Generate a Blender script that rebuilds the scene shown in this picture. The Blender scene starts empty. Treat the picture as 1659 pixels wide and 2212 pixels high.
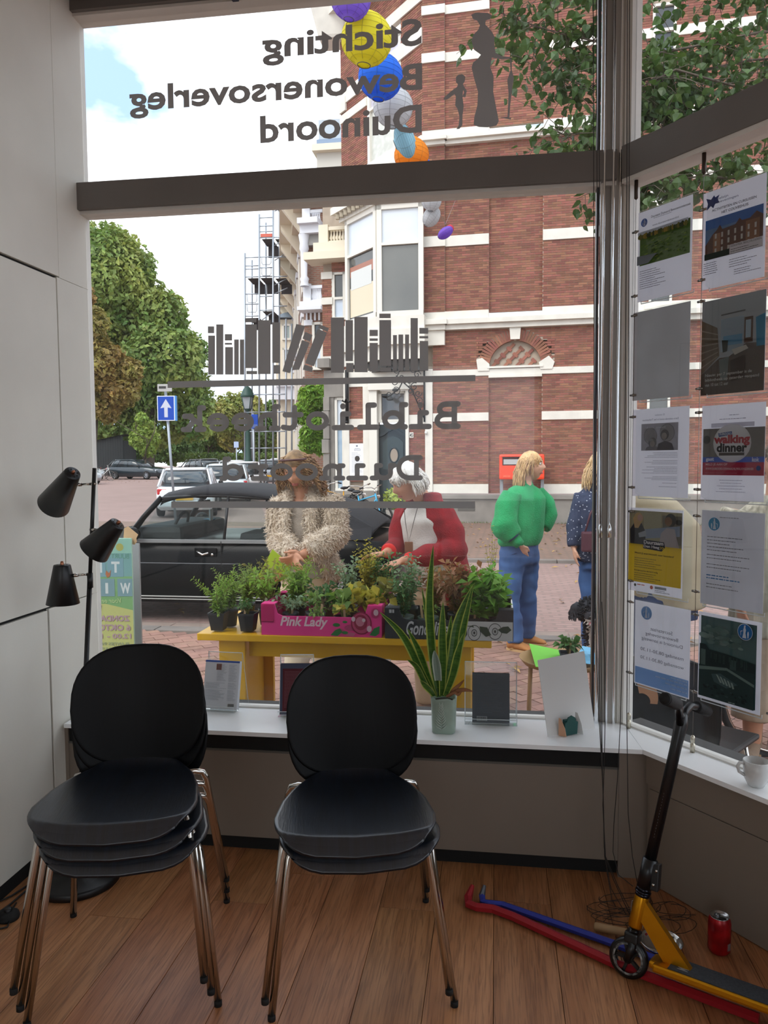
import bpy, bmesh, math, random
from mathutils import Vector as V, Matrix as MX, noise
random.seed(7)
PI = math.pi
scene = bpy.context.scene
COL = scene.collection

# ------------------------------------------------------------------ camera
CAM = V((0, -3.05, 1.5)); FPX = 1670.0; PW, PH = 1659, 2212
PITCH, YAW, ROLL = map(math.radians, (-3.7, 8.2, 0.38))
RC = MX.Rotation(YAW, 3, 'Z') @ MX.Rotation(PITCH, 3, 'X') @ MX.Rotation(ROLL, 3, 'Y')
cd = bpy.data.cameras.new('camera'); co = bpy.data.objects.new('camera', cd); COL.objects.link(co)
cd.sensor_fit = 'HORIZONTAL'; cd.sensor_width = 36; cd.lens = 36 * FPX / PW; cd.clip_end = 500; cd.clip_start = .02
m4 = MX((RC.col[0], RC.col[2], -RC.col[1])).transposed().to_4x4(); m4.translation = CAM
co.matrix_world = m4; scene.camera = co

# ------------------------------------------------------------------ exposure
scene.view_settings.view_transform = 'Standard'; scene.view_settings.look = 'None'
scene.view_settings.gamma = 1; scene.view_settings.use_curve_mapping = False
scene.view_settings.exposure = 0.78
scene.cycles.transparent_max_bounces = 40
scene.cycles.sample_clamp_indirect = 4; scene.cycles.max_bounces = 10; scene.cycles.diffuse_bounces = 6

# ------------------------------------------------------------------ sky
w = bpy.data.worlds.new('sky'); scene.world = w; w.use_nodes = True
nt = w.node_tree; nt.nodes.clear()
N = lambda t, **k: (lambda n: ([setattr(n, a, b) for a, b in k.items()], n)[1])(nt.nodes.new(t))
out = N('ShaderNodeOutputWorld'); bg = N('ShaderNodeBackground'); tc = N('ShaderNodeTexCoord')
nz = N('ShaderNodeTexNoise'); nz.inputs['Scale'].default_value = 4.2; nz.inputs['Detail'].default_value = 6; nz.inputs['Roughness'].default_value = .55
mp = N('ShaderNodeMapping'); mp.inputs['Scale'].default_value = (1, 1, 1.8); mp.inputs['Location'].default_value = (7.21, 3.69, 1.36)
rp = N('ShaderNodeValToRGB'); rp.color_ramp.elements[0].position = .36; rp.color_ramp.elements[0].color = (.33, .48, .72, 1)
rp.color_ramp.elements[1].position = .50; rp.color_ramp.elements[1].color = (1.05, 1.08, 1.12, 1)
nt.links.new(tc.outputs['Generated'], mp.inputs['Vector']); nt.links.new(mp.outputs['Vector'], nz.inputs['Vector'])
nt.links.new(nz.outputs['Fac'], rp.inputs['Fac']); nt.links.new(rp.outputs['Color'], bg.inputs['Color'])
bg.inputs['Strength'].default_value = 1.2
nt.links.new(bg.outputs[0], out.inputs[0])
# soft hazy sun, high over the roofs behind the camera
sl = bpy.data.lights.new('sun', 'SUN'); sl.energy = 1.2; sl.angle = math.radians(35); sl.color = (1, .95, .88)
so = bpy.data.objects.new('sun', sl); COL.objects.link(so)
so.rotation_euler = (math.radians(42), 0, math.radians(-28)); so.location = (0, -10, 20)

# ------------------------------------------------------------------ pixel helpers (photo pixel -> ray)
def ray(x, y): return RC @ V(((x - PW / 2) / FPX, 1, -(y - PH / 2) / FPX))
def onz(x, y, z): r = ray(x, y); return CAM + r * ((z - CAM.z) / r.z)
def ony(x, y, Y): r = ray(x, y); return CAM + r * ((Y - CAM.y) / r.y)
def onx(x, y, X): r = ray(x, y); return CAM + r * ((X - CAM.x) / r.x)

class Frame:
    """vertical plane: origin P, direction u (to the right in the photo), normal d towards the camera side"""
    def __init__(s, P, u):
        s.P = V((P[0], P[1], 0)); s.u = V((u[0], u[1], 0)).normalized(); s.n = V((s.u.y, -s.u.x, 0))
    def uv(s, x, y, d=0):
        r = ray(x, y); P = s.P + s.n * d; t = (P - CAM).dot(s.n) / r.dot(s.n); q = CAM + r * t
        return (q - s.P).dot(s.u), q.z
    def pt(s, u, z, d=0): return s.P + s.u * u + s.n * d + V((0, 0, z))
    def mat(s, u=0, z=0, d=0):
        m = MX((s.u, V((0, 0, 1)), s.n)).transposed().to_4x4(); m.translation = s.pt(u, z, d); return m   # local x=u, y=up, z=towards viewer

# ------------------------------------------------------------------ materials
def c(h, a=1):
    h = h.lstrip('#'); f = lambda v: v / 12.92 if v <= .04045 else ((v + .055) / 1.055) ** 2.4
    return tuple(f(int(h[i:i + 2], 16) / 255) for i in (0, 2, 4)) + (a,)
MATS = {}
def M(name, col, rough=.6, metal=0, var=0, vscale=6, bump=0, bscale=40, spec=.5, coat=0, island=0, emit=0, stretch=None, trans=0, sheen=0, col2=None, coord='Object'):
    """procedural principled material: base colour with noise variation, per-piece variation and fine relief"""
    if name in MATS: return MATS[name]
    m = bpy.data.materials.new(name); m.use_nodes = True; MATS[name] = m
    t = m.node_tree; b = t.nodes['Principled BSDF']; L = t.links.new
    C = c(col) if isinstance(col, str) else col
    b.inputs['Base Color'].default_value = C; b.inputs['Roughness'].default_value = rough; b.inputs['Metallic'].default_value = metal
    b.inputs['Specular IOR Level'].default_value = spec
    if coat: b.inputs['Coat Weight'].default_value = coat; b.inputs['Coat Roughness'].default_value = .05
    if sheen: b.inputs['Sheen Weight'].default_value = sheen
    if emit: b.inputs['Emission Color'].default_value = C; b.inputs['Emission Strength'].default_value = emit
    tcn = t.nodes.new('ShaderNodeTexCoord'); src = tcn.outputs[coord]
    if stretch:
        mpn = t.nodes.new('ShaderNodeMapping'); mpn.inputs['Scale'].default_value = stretch; L(src, mpn.inputs['Vector']); src = mpn.outputs['Vector']
    colout = None
    if var or col2:
        n1 = t.nodes.new('ShaderNodeTexNoise'); n1.inputs['Scale'].default_value = vscale; n1.inputs['Detail'].default_value = 5; L(src, n1.inputs['Vector'])
        mx = t.nodes.new('ShaderNodeMix'); mx.data_type = 'RGBA'
        rr = t.nodes.new('ShaderNodeMapRange'); rr.inputs['From Min'].default_value = .35; rr.inputs['From Max'].default_value = .65; L(n1.outputs['Fac'], rr.inputs['Value'])
        L(rr.outputs['Result'], mx.inputs['Factor'])
        mx.inputs['A'].default_value = C if col2 else tuple(v * (1 - var) for v in C[:3]) + (1,)
        mx.inputs['B'].default_value = (c(col2) if isinstance(col2, str) else col2) if col2 else tuple(min(1, v * (1 + var)) for v in C[:3]) + (1,)
        colout = mx.outputs['Result']
    if island:
        g = t.nodes.new('ShaderNodeNewGeometry'); oi = t.nodes.new('ShaderNodeObjectInfo')
        ad = t.nodes.new('ShaderNodeMath'); ad.operation = 'ADD'; L(g.outputs['Random Per Island'], ad.inputs[0]); L(oi.outputs['Random'], ad.inputs[1])
        fr = t.nodes.new('ShaderNodeMath'); fr.operation = 'FRACT'; L(ad.outputs[0], fr.inputs[0])
        hs = t.nodes.new('ShaderNodeHueSaturation')
        mr = t.nodes.new('ShaderNodeMapRange'); mr.inputs['To Min'].default_value = 1 - island; mr.inputs['To Max'].default_value = 1 + island; L(fr.outputs[0], mr.inputs['Value'])
        L(mr.outputs['Result'], hs.inputs['Value'])
        fm = t.nodes.new('ShaderNodeMath'); fm.operation = 'MULTIPLY'; fm.inputs[1].default_value = 7.31; L(fr.outputs[0], fm.inputs[0])
        f2 = t.nodes.new('ShaderNodeMath'); f2.operation = 'FRACT'; L(fm.outputs[0], f2.inputs[0])
        mh = t.nodes.new('ShaderNodeMapRange'); mh.inputs['To Min'].default_value = .5 - island * .05; mh.inputs['To Max'].default_value = .5 + island * .05; L(f2.outputs[0], mh.inputs['Value'])
        L(mh.outputs['Result'], hs.inputs['Hue'])
        if colout: L(colout, hs.inputs['Color'])
        else: hs.inputs['Color'].default_value = C
        colout = hs.outputs['Color']
    if colout: L(colout, b.inputs['Base Color'])
    if bump:
        n2 = t.nodes.new('ShaderNodeTexNoise'); n2.inputs['Scale'].default_value = bscale; n2.inputs['Detail'].default_value = 3; L(src, n2.inputs['Vector'])
        bp = t.nodes.new('ShaderNodeBump'); bp.inputs['Strength'].default_value = bump; bp.inputs['Distance'].default_value = .02; L(n2.outputs['Fac'], bp.inputs['Height']); L(bp.outputs['Normal'], b.inputs['Normal'])
    if trans:
        # thin translucent sheet: light comes through the back
        tr = t.nodes.new('ShaderNodeBsdfTranslucent'); ms = t.nodes.new('ShaderNodeMixShader'); ms.inputs[0].default_value = trans
        if colout: L(colout, tr.inputs['Color'])
        else: tr.inputs['Color'].default_value = C
        L(b.outputs[0], ms.inputs[1]); L(tr.outputs[0], ms.inputs[2]); L(ms.outputs[0], t.nodes['Material Output'].inputs[0])
    return m
def glass(name, tint=(1, 1, 1), gloss=.06, rough=0., fres=True, opacity=0, ocol=(1, 1, 1)):
    if name in MATS: return MATS[name]
    m = bpy.data.materials.new(name); m.use_nodes = True; MATS[name] = m; t = m.node_tree; L = t.links.new
    t.nodes.remove(t.nodes['Principled BSDF'])
    tr = t.nodes.new('ShaderNodeBsdfTransparent'); tr.inputs[0].default_value = (*tint, 1)
    gl = t.nodes.new('ShaderNodeBsdfGlossy'); gl.inputs['Roughness'].default_value = rough
    ms = t.nodes.new('ShaderNodeMixShader')
    if fres:
        lw = t.nodes.new('ShaderNodeLayerWeight'); lw.inputs['Blend'].default_value = .12
        mu = t.nodes.new('ShaderNodeMath'); mu.operation = 'MULTIPLY_ADD'; mu.inputs[1].default_value = .6; mu.inputs[2].default_value = gloss * .5
        L(lw.outputs['Fresnel'], mu.inputs[0]); L(mu.outputs[0], ms.inputs[0])
    else: ms.inputs[0].default_value = gloss
    L(tr.outputs[0], ms.inputs[1]); L(gl.outputs[0], ms.inputs[2]); last = ms
    if opacity:
        df = t.nodes.new('ShaderNodeBsdfDiffuse'); df.inputs[0].default_value = (*ocol, 1); m2 = t.nodes.new('ShaderNodeMixShader'); m2.inputs[0].default_value = opacity
        L(ms.outputs[0], m2.inputs[1]); L(df.outputs[0], m2.inputs[2]); last = m2
    L(last.outputs[0], t.nodes['Material Output'].inputs[0]); return m

# ------------------------------------------------------------------ geometry builder
class B:
    def __init__(s): s.v = []; s.f = []; s.k = []; s.sm = []
    def add(s, vs, fs, k=0, sm=False):
        o = len(s.v); s.v += [tuple(p) for p in vs]
        for f in fs: s.f.append([i + o for i in f]); s.k.append(k); s.sm.append(sm)
        return s
    def box(s, cx, cy, cz, sx, sy, sz, mat=None, k=0, bev=0, taper=1):
        hx, hy, hz = sx / 2, sy / 2, sz / 2
        if bev:
            bm = bmesh.new(); bmesh.ops.create_cube(bm, size=1)
            for q in bm.verts: q.co = V((q.co.x * sx * (taper if q.co.z > 0 else 1), q.co.y * sy * (taper if q.co.z > 0 else 1), q.co.z * sz))
            bmesh.ops.bevel(bm, geom=bm.edges[:], offset=bev, segments=2, affect='EDGES', profile=.6)
            bm.verts.index_update()
            vs = [q.co + V((cx, cy, cz)) for q in bm.verts]; fs = [[q.index for q in f.verts] for f in bm.faces]; bm.free()
        else:
            vs = [V((cx + x * hx * (taper if z > 0 else 1), cy + y * hy * (taper if z > 0 else 1), cz + z * hz)) for z in (-1, 1) for y in (-1, 1) for x in (-1, 1)]
            fs = [(0, 2, 3, 1), (4, 5, 7, 6), (0, 1, 5, 4), (2, 6, 7, 3), (0, 4, 6, 2), (1, 3, 7, 5)]
        if mat: vs = [mat @ q for q in vs]
        return s.add(vs, fs, k)
    def fbox(s, F, u0, u1, z0, z1, d0, d1, k=0, bev=0):
        return s.box((u0 + u1) / 2, (z0 + z1) / 2, (d0 + d1) / 2, abs(u1 - u0), abs(z1 - z0), abs(d1 - d0), F.mat(), k, bev)
    def quad(s, a, b, cc, d, k=0): return s.add([a, b, cc, d], [(0, 1, 2, 3)], k)
    def rings(s, rs, cap=True, k=0, sm=True, closed=False):
        n = len(rs[0]); vs = [p for r in rs for p in r]; fs = []
        m = len(rs)
        for i in range(m if closed else m - 1):
            for j in range(n):
                a, b = i * n + j, i * n + (j + 1) % n; i2 = (i + 1) % m
                fs.append((a, b, i2 * n + (j + 1) % n, i2 * n + j))
        if cap and not closed: fs.append(tuple(range(n - 1, -1, -1))); fs.append(tuple((m - 1) * n + j for j in range(n)))
        return s.add(vs, fs, k, sm)
    def tube(s, path, r, n=8, k=0, sm=True, cap=True, closed=False, flat=1):
        P = [V(p) for p in path]; R = r if isinstance(r, (list, tuple)) else [r] * len(P); rs = []
        up = None
        for i, p in enumerate(P):
            if closed: t = (P[(i + 1) % len(P)] - P[i - 1]).normalized()
            else: t = (P[min(i + 1, len(P) - 1)] - P[max(i - 1, 0)]).normalized()
            if up is None: up = V((0, 0, 1)) if abs(t.z) < .9 else V((1, 0, 0))
            a = (up - t * up.dot(t))
            if a.length < 1e-5: a = V((0, 1, 0)) - t * t.y
            a.normalize(); b = t.cross(a); up = a
            rs.append([p + (a * math.cos(q) * flat + b * math.sin(q)) * R[i] for q in (2 * PI * j / n for j in range(n))])
        return s.rings(rs, cap, k, sm, closed)
    def cyl(s, p0, p1, r0, r1=None, n=12, k=0, cap=True): return s.tube([p0, p1], [r0, r0 if r1 is None else r1], n, k, True, cap)
    def lathe(s, prof, n=20, mat=None, k=0, cap=False, sm=True, sx=1, sy=1):
        rs = [[V((r * math.cos(2 * PI * j / n) * sx, r * math.sin(2 * PI * j / n) * sy, z)) for j in range(n)] for r, z in prof]
        if mat: rs = [[mat @ p for p in r] for r in rs]
        return s.rings(rs, cap, k, sm)
    def prism(s, poly, h, mat=None, k=0, sm=False):
        """poly in xy, extruded along z 0..h"""
        n = len(poly); vs = [V((x, y, 0)) for x, y in poly] + [V((x, y, h)) for x, y in poly]
        if mat: vs = [mat @ q for q in vs]
        s.add(vs, [tuple(range(n - 1, -1, -1)), tuple(range(n, 2 * n))], k)
        o = len(s.v) - 2 * n
        for j in range(n): s.f.append([o + j, o + (j + 1) % n, o + n + (j + 1) % n, o + n + j]); s.k.append(k); s.sm.append(sm)
        return s
    def ball(s, p, rx, ry=None, rz=None, n=12, m=8, k=0, mat=None):
        ry = rx if ry is None else ry; rz = rx if rz is None else rz; p = V(p)
        rs = [[V((rx * math.sin(PI * i / m) * math.cos(2 * PI * j / n), ry * math.sin(PI * i / m) * math.sin(2 * PI * j / n), -rz * math.cos(PI * i / m))) for j in range(n)] for i in range(m + 1)]
        rs[0] = [q + V((1e-4 * math.cos(j), 1e-4 * math.sin(j), 0)) for j, q in enumerate(rs[0])]; rs[-1] = [q + V((1e-4 * math.cos(j), 1e-4 * math.sin(j), 0)) for j, q in enumerate(rs[-1])]
        rs = [[(mat @ q if mat else q) + p for q in r] for r in rs]
        return s.rings(rs, True, k, True)
    def xf(s, mat, start=0): s.v = s.v[:start] + [tuple(mat @ V(p)) for p in s.v[start:]]; return s
    def mesh(s, name, mats):
        me = bpy.data.meshes.new(name); me.from_pydata(s.v, [], s.f)
        for m in (mats if isinstance(mats, (list, tuple)) else [mats]): me.materials.append(m)
        me.polygons.foreach_set('material_index', s.k); me.polygons.foreach_set('use_smooth', s.sm); me.update()
        return me
def wm(o):
    return (wm(o.parent) @ o.matrix_parent_inverse if o.parent else MX()) @ o.matrix_basis
def link(name, data, parent=None, **kw):
    o = bpy.data.objects.new(name, data); COL.objects.link(o)
    if parent: o.parent = parent; o.matrix_parent_inverse = wm(parent).inverted()
    for a, b in kw.items():
        if b: o[a] = b
    return o
def put(name, b, mats, parent=None, **kw):
    """one mesh object, geometry given in world coordinates"""
    return link(name, b.mesh(name, mats), parent, **kw)
def thing(name, loc, label, category, group=None, rz=0):
    o = link(name, None, None, label=label, category=category, group=group)
    o.empty_display_size = .05; o.matrix_basis = MX.Translation(V(loc)) @ MX.Rotation(rz, 4, 'Z'); return o
def tag(o, label, category, group=None):
    o['label'] = label; o['category'] = category
    if group: o['group'] = group
    return o
def local(mat, b): return b.xf(mat)
def struct(name, b, mats, parent=None): return put(name, b, mats, parent, kind='structure')
def copy_tree(root, mat, **kw):
    """copy of a thing with copies of its parts and sub-parts; placed by matrix"""
    r = root.copy(); COL.objects.link(r); r.matrix_basis = mat
    for a, b in kw.items(): r[a] = b
    def rec(src, dst):
        for ch in list(src.children):
            if ch.parent is not src: continue
            d = ch.copy(); COL.objects.link(d); d.parent = dst; d.matrix_parent_inverse = ch.matrix_parent_inverse.copy(); rec(ch, d)
    rec(root, r); return r

# ------------------------------------------------------------------ lettering
_tc = {}
def text_geo(s, bold=0., shear=0.):
    key = (s, bold, shear)
    if key not in _tc:
        cu = bpy.data.curves.new('txt', 'FONT'); cu.body = s; cu.size = 1; cu.offset = bold; cu.shear = shear; cu.resolution_u = 3
        o = bpy.data.objects.new('txt', cu); me = bpy.data.meshes.new_from_object(o)
        _tc[key] = ([q.co.copy() for q in me.vertices], [list(f.vertices) for f in me.polygons])
        bpy.data.objects.remove(o); bpy.data.curves.remove(cu); bpy.data.meshes.remove(me)
    return _tc[key]
def text_to(b, s, F, u0, u1, z0, z1, d=.001, bold=.0, shear=0., mirror=False, k=0, slant=None):
    """flat lettering filling the box u0..u1, z0..z1 on frame F"""
    vs, fs = text_geo(s, bold, shear)
    if not vs: return
    xs = [q.x for q in vs]; ys = [q.y for q in vs]; x0, x1, y0, y1 = min(xs), max(xs), min(ys), max(ys)
    out = []
    for q in vs:
        a = (q.x - x0) / (x1 - x0); bb = (q.y - y0) / (y1 - y0)
        if mirror: a = 1 - a
        out.append(F.pt(u0 + (u1 - u0) * a, z0 + (z1 - z0) * bb, d))
    b.add(out, fs, k)
def scribble(b, F, u0, u1, z, h, d=.001, k=0, rnd=random, align=0, fill=.9):
    """one line of small print as word-long dashes"""
    L = (u1 - u0) * fill; x = u0 if align <= 0 else u1 - L
    if align == 0: x = u0 + (u1 - u0 - L) / 2
    end = x + L
    while x < end - h:
        wd = min(rnd.uniform(1.2, 5) * h, end - x); b.quad(F.pt(x, z, d), F.pt(x + wd, z, d), F.pt(x + wd, z + h, d), F.pt(x, z + h, d), k); x += wd + h * .7
# ================================================================== ROOM SHELL
WX = -1.69; SILL = .485; TOP = 3.29
RD = V((.6225, -.7826, 0)); RN = V((-.7826, -.6225, 0))          # right window: direction and normal into the room
K = V((.48, 0, 0)); RLEN = 2.6
FW = Frame((0, -.004), (1, 0)); FR = Frame(K, RD)
GZ = -.12                                                          # street level
wallm = M('warm_white_paint', '#e4e3da', .55, var=.03, vscale=3, bump=.02, bscale=120)
panelm = M('taupe_laminate', '#80756a', .5, var=.03, vscale=2)
sillm = M('white_sill_laminate', '#f7fafc', .28, var=.02, vscale=3)
darkm = M('black_recess', '#0d0d0d', .8)
framem = M('grey_window_paint', '#6f6b67', .5, var=.04, vscale=5)
whitef = M('white_frame_paint', '#d8d6d0', .45, var=.03, vscale=7)
# floor planks
fm = M('oak_laminate', '#9b653f', .38, col2='#b47e56', vscale=2.2, stretch=(9, .55, 1), island=.10, bump=.03, bscale=30, spec=.4)
# fine grain on top of the plank tone
t = fm.node_tree; b0 = t.nodes['Principled BSDF']; wv = t.nodes.new('ShaderNodeTexNoise'); wv.inputs['Scale'].default_value = 5; wv.inputs['Detail'].default_value = 8; wv.inputs['Distortion'].default_value = 1.2
mq = t.nodes.new('ShaderNodeMapping'); mq.inputs['Scale'].default_value = (26, 1.1, 1); tq = t.nodes.new('ShaderNodeTexCoord'); t.links.new(tq.outputs['Object'], mq.inputs[0]); t.links.new(mq.outputs[0], wv.inputs['Vector'])
rq = t.nodes.new('ShaderNodeValToRGB'); rq.color_ramp.elements[0].position = .36; rq.color_ramp.elements[0].color = (.62, .60, .58, 1); rq.color_ramp.elements[1].position = .56; rq.color_ramp.elements[1].color = (1, 1, 1, 1); t.links.new(wv.outputs['Fac'], rq.inputs[0])
mm = t.nodes.new('ShaderNodeMix'); mm.data_type = 'RGBA'; mm.blend_type = 'MULTIPLY'; mm.inputs['Factor'].default_value = 1
old = b0.inputs['Base Color'].links[0].from_socket; t.links.new(old, mm.inputs['A']); t.links.new(rq.outputs[0], mm.inputs['B']); t.links.new(mm.outputs['Result'], b0.inputs['Base Color'])
floor = struct('floor', B().box(.7, -2.4, -.03, 5.2, 5.6, .04), M('dark_joint', '#2a1a10', .9))
for i in range(22):
    x = -1.69 + i * .191 - .03; y = .05 - random.uniform(0, 1.2)
    y1 = 0.05
    while y1 > -5.0:
        y0 = max(y, -5.05)
        if y1 - y0 > .02:
            q = B().box(0, 0, 0, .1895, y1 - y0 - .0015, .011, None, 0, .0012)
            o = put('plank', q, fm, floor); o.matrix_basis = MX.Translation(V((x + .095, (y0 + y1) / 2, -.0055)))
        y1 = y; y -= 1.28
# walls
b = B(); b.box(WX - .055, -2.64, 1.75, .1, 5.3, 3.6); wl = struct('wall_left', b, darkm)
def lp(nm, y0, y1, z0, z1, m=wallm, th=.02): return struct(nm, B().box(WX + th / 2 - .012, (y0 + y1) / 2, (z0 + z1) / 2, th, y1 - y0, z1 - z0, None, 0, .002), m, wl)
g = .006
lp('panel', -4.5, -.2, 2.222 + g, 3.48); lp('panel', -4.5, -.216 - g, .951 + g, 2.222 - g); lp('panel', -4.5, -.35 - g, .05, .951 - g)
lp('panel', -.216 + g * .2, .02, .951 + .002, 2.222 + g * .2); lp('panel', -.35 + g, -.06, .0, .951 - g * .3); lp('panel', -.2 + .001, .02, 2.222 + g * .4, 3.48); lp('panel', -.059, .02, .0, .950)
struct('baseboard_left', B().box(WX + .002, -2.4, .025, .01, 4.2, .05), darkm)
b = B()
b.fbox(Frame((0, -.262), (1, 0)), WX, .44, .062, .405, -.03, 0)            # radiator cover
b.fbox(Frame((0, -.262), (1, 0)), .441, .565, 0, .47, -.03, -.001)
b.fbox(Frame((0, -.262), (1, 0)), WX, WX + .022, 0, .47, -.03, .006)
wf = struct('wall_front', b, panelm)
struct('plinth_block', B().fbox(Frame((0, -.262), (1, 0)), -.77, -.33, .0, .062, -.03, -.002), M('pale_laminate', '#b5aa9d', .5), wf)
struct('vent_slot', B().box(-.62, -.235, .435, 2.12, .05, .062), darkm, wf)
struct('kick_recess', B().box(-.62, -.20, .03, 2.12, .06, .06), darkm, wf)
struct('vent_edge', B().box(-.62, -.259, .402, 2.12, .012, .008), M('grey_edge', '#565550', .5), wf)
struct('outer_wall', B().box(-.62, .06, .2, 2.3, .1, .56), M('dark_plinth', '#3a3836', .8), wf)
FRS = Frame(V((.515, -.29, 0)) + RN * -.03, RD)                       # wall under the right sill
b = B(); b.fbox(FRS, .0, RLEN, 0, .47, -.06, 0); wr = struct('wall_right', b, panelm)
struct('panel', B().fbox(FRS, .012, RLEN, .345, .468, .0, .006, 0, .001), panelm, wr)
struct('panel', B().fbox(FRS, .012, RLEN, .004, .342, .0, .006, 0, .001), panelm, wr)
struct('panel', B().fbox(FRS, .0, .095, .36, .468, .004, .010, 0, .001), panelm, wr)
struct('outer_wall', B().fbox(FR, .0, RLEN, -.1, .48, -.12, -.02), M('dark_plinth', '#3a3836', .8), wr)
# back of the room: walls with a wide glazed opening, ceiling
b = B(); X1 = 2.25
b.box(.28, -5.1, .25, 4.1, .1, .5); b.box(.28, -5.1, 3.0, 4.1, .1, 1.0); b.box(-1.44, -5.1, 1.8, .6, .1, 3.6); b.box(1.35, -5.1, 1.8, 1.9, .1, 3.6)
struct('wall_back', b, wallm)
b = B(); b.box(2.3, -3.5, .25, .1, 3.3, .5); b.box(2.3, -3.5, 3.3, .1, 3.3, .5); b.box(2.3, -4.95, 1.8, .1, .4, 2.6); b.box(2.3, -2.0, 1.8, .1, .3, 2.6); ws_ = struct('wall_side', b, wallm); struct('pane', B().box(2.3, -3.45, 1.78, .008, 2.62, 2.56), glass('window_pane', (.97, .98, .98), .03), ws_)
struct('ceiling', B().box(.5, -2.5, 3.53, 5.2, 5.1, .08), wallm)
struct('pane', B().box(-.37, -5.1, 1.5, 1.56, .008, 2.05), glass('window_pane', (.97, .98, .98), .03), bpy.data.objects['wall_back'])
# sills
b = B(); c0 = V((.515, -.292)); sl_ = [(WX + .02, .02), (K.x + .01, .02), (c0.x, c0.y), (WX + .02, c0.y)]
b.prism(sl_, .016, MX.Translation(V((0, 0, SILL - .016)))); sill = struct('windowsill_front', b, sillm)
gz_ = V((K.x + .012, .02)); e1 = gz_ + V((RD.x, RD.y)) * RLEN; e2 = c0 + V((RD.x, RD.y)) * RLEN
b = B(); b.prism([(gz_.x + .001, gz_.y - .001), (e1.x, e1.y), (e2.x, e2.y), (c0.x + .001, c0.y)][::-1], .016, MX.Translation(V((0, 0, SILL - .016)))); struct('windowsill_right', b, sillm)
# ---------------- window 1 and 2 frames
paneg = glass('veiled_window_pane', (.98, .985, .985), .03, 0, True, .012, (.85, .87, .9))  # faint pale film stands in for the veil of reflections on the glass
F0 = Frame((0, 0), (1, 0))
b = B(); b.fbox(F0, WX, .44, 2.53, 2.638, -.05, .05, 0, .004); b.fbox(F0, WX, .44, 2.516, 2.53, -.045, .03, 1)
b.fbox(F0, WX, WX + .006, SILL, TOP, -.05, .02, 1)
b.fbox(F0, WX, .44, TOP, TOP + .012, -.05, .04, 1); b.fbox(F0, WX, .44, TOP + .012, 3.5, -.05, .06, 0)
b.fbox(F0, WX, .44, SILL - .002, SILL + .006, -.03, .012, 1)
w1 = struct('window_1', b, [framem, whitef])
b = B(); b.fbox(F0, WX, .44, 3.345, 3.5, .06, .19, 0, .01); struct('blind_cassette', b, M('navy_blind_cassette', '#1d2a40', .5), w1)
b = B(); b.fbox(F0, -1.01, -.985, 3.28, 3.33, .05, .2); struct('cassette_bracket', b, M('navy_blind_cassette', '#1d2a40', .5), w1)
struct('pane', B().fbox(F0, WX + .003, .44, SILL + .005, 2.517, -.012, -.006), paneg, w1)
struct('pane', B().fbox(F0, WX + .003, .44, 2.637, TOP + .002, -.012, -.006), paneg, w1)
b = B()
b.fbox(FR, .02, RLEN, 2.53, 2.648, -.05, .05, 0, .004); b.fbox(FR, .02, RLEN, 2.514, 2.53, -.045, .045, 1); b.fbox(FR, .02, RLEN, TOP, 3.5, -.05, .06, 0)
b.fbox(FR, .005, .03, SILL, 3.4, -.04, .012, 1); b.fbox(FR, .018, RLEN, SILL - .002, SILL + .006, -.03, .012, 1)
w2 = struct('window_2', b, [framem, whitef])
struct('pane', B().fbox(FR, .03, RLEN, SILL + .005, 2.517, -.012, -.006), paneg, w2)
struct('pane', B().fbox(FR, .03, RLEN, 2.64, TOP + .002, -.012, -.006), paneg, w2)
# corner mullion: stepped metal post
steel = M('brushed_steel', '#b9bcc0', .28, 1, var=.05, vscale=4, stretch=(1, 1, .1))
dgrey = M('grey_post', '#a09c95', .4, .1)
mull = struct('trim_mullion', B().fbox(F0, .425, .455, SILL, 3.5, -.06, .025, 0, .003), dgrey)
struct('edge_strip', B().fbox(F0, .372, .382, SILL, 3.5, -.03, .012, 0, .003), M('dark_steel', '#55565a', .35, .8), mull)
bead = M('chrome_bead', '#eef1f4', .12, 1)
for x_b, r_b in ((.390, .008), (.4275, .005), (.4545, .006)): struct('bead', B().cyl(V((x_b, -.024, SILL)), V((x_b, -.024, 3.5)), r_b, None, 16, 0, False), bead, mull)
struct('post_cover', B().fbox(F0, .398, .426, SILL, 3.5, -.03, .014, 0, .003), dgrey, mull)
struct('edge_strip', B().fbox(F0, .455, .468, SILL, 3.5, -.05, .02, 0, .003), M('pale_strip', '#a8a49a', .4, .2), mull)
struct('edge_strip', B().fbox(FR, -.012, .008, SILL, 3.5, -.05, .02, 0, .003), M('bright_strip', '#e6e5df', .35), mull)
b = B()
pz = FW.uv(1292, 1275)
b.fbox(F0, .392, .398, FW.uv(1292, 1342)[1], FW.uv(1292, 1290)[1], .014, .026, 0, .002)
struct('latch_plate', b, steel, mull)

# ---------------- lettering on the glass (seen from behind, so mirrored)
vinyl = M('grey_vinyl', '#a0a0a0', .6, trans=.1)
FV = Frame((0, -.0005), (1, 0))
def px(F, x, y): return F.uv(x, y)
def word(s, xl, xr, zb, zt, bold=.026):
    b = B(); text_to(b, s, FV, xl, xr, zb, zt, 0, bold, 0, True)
    put('lettering', b, vinyl, w1)
X = lambda x, y: px(FV, x, y)[0]; Z = lambda x, y: px(FV, x, y)[1]
word('Stichting', X(567, 110), X(911, 70), Z(578, 143), Z(895, 40))
word('Bewonersoverleg', X(280, 225), X(912, 165), Z(292, 257), Z(898, 137))
word('Duinoord', X(562, 285), X(911, 260), Z(905, 287), Z(572, 250))
def silh(pts):
    b = B(); q = [px(FV, *p) for p in pts]
    b.add([FV.pt(u, z, 0) for u, z in q], [tuple(range(len(q)))]); put('lettering', b, vinyl, w1)
sc = lambda L, ox, oy, s: [(ox + x / s, oy + y / s) for x, y in L]
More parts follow.
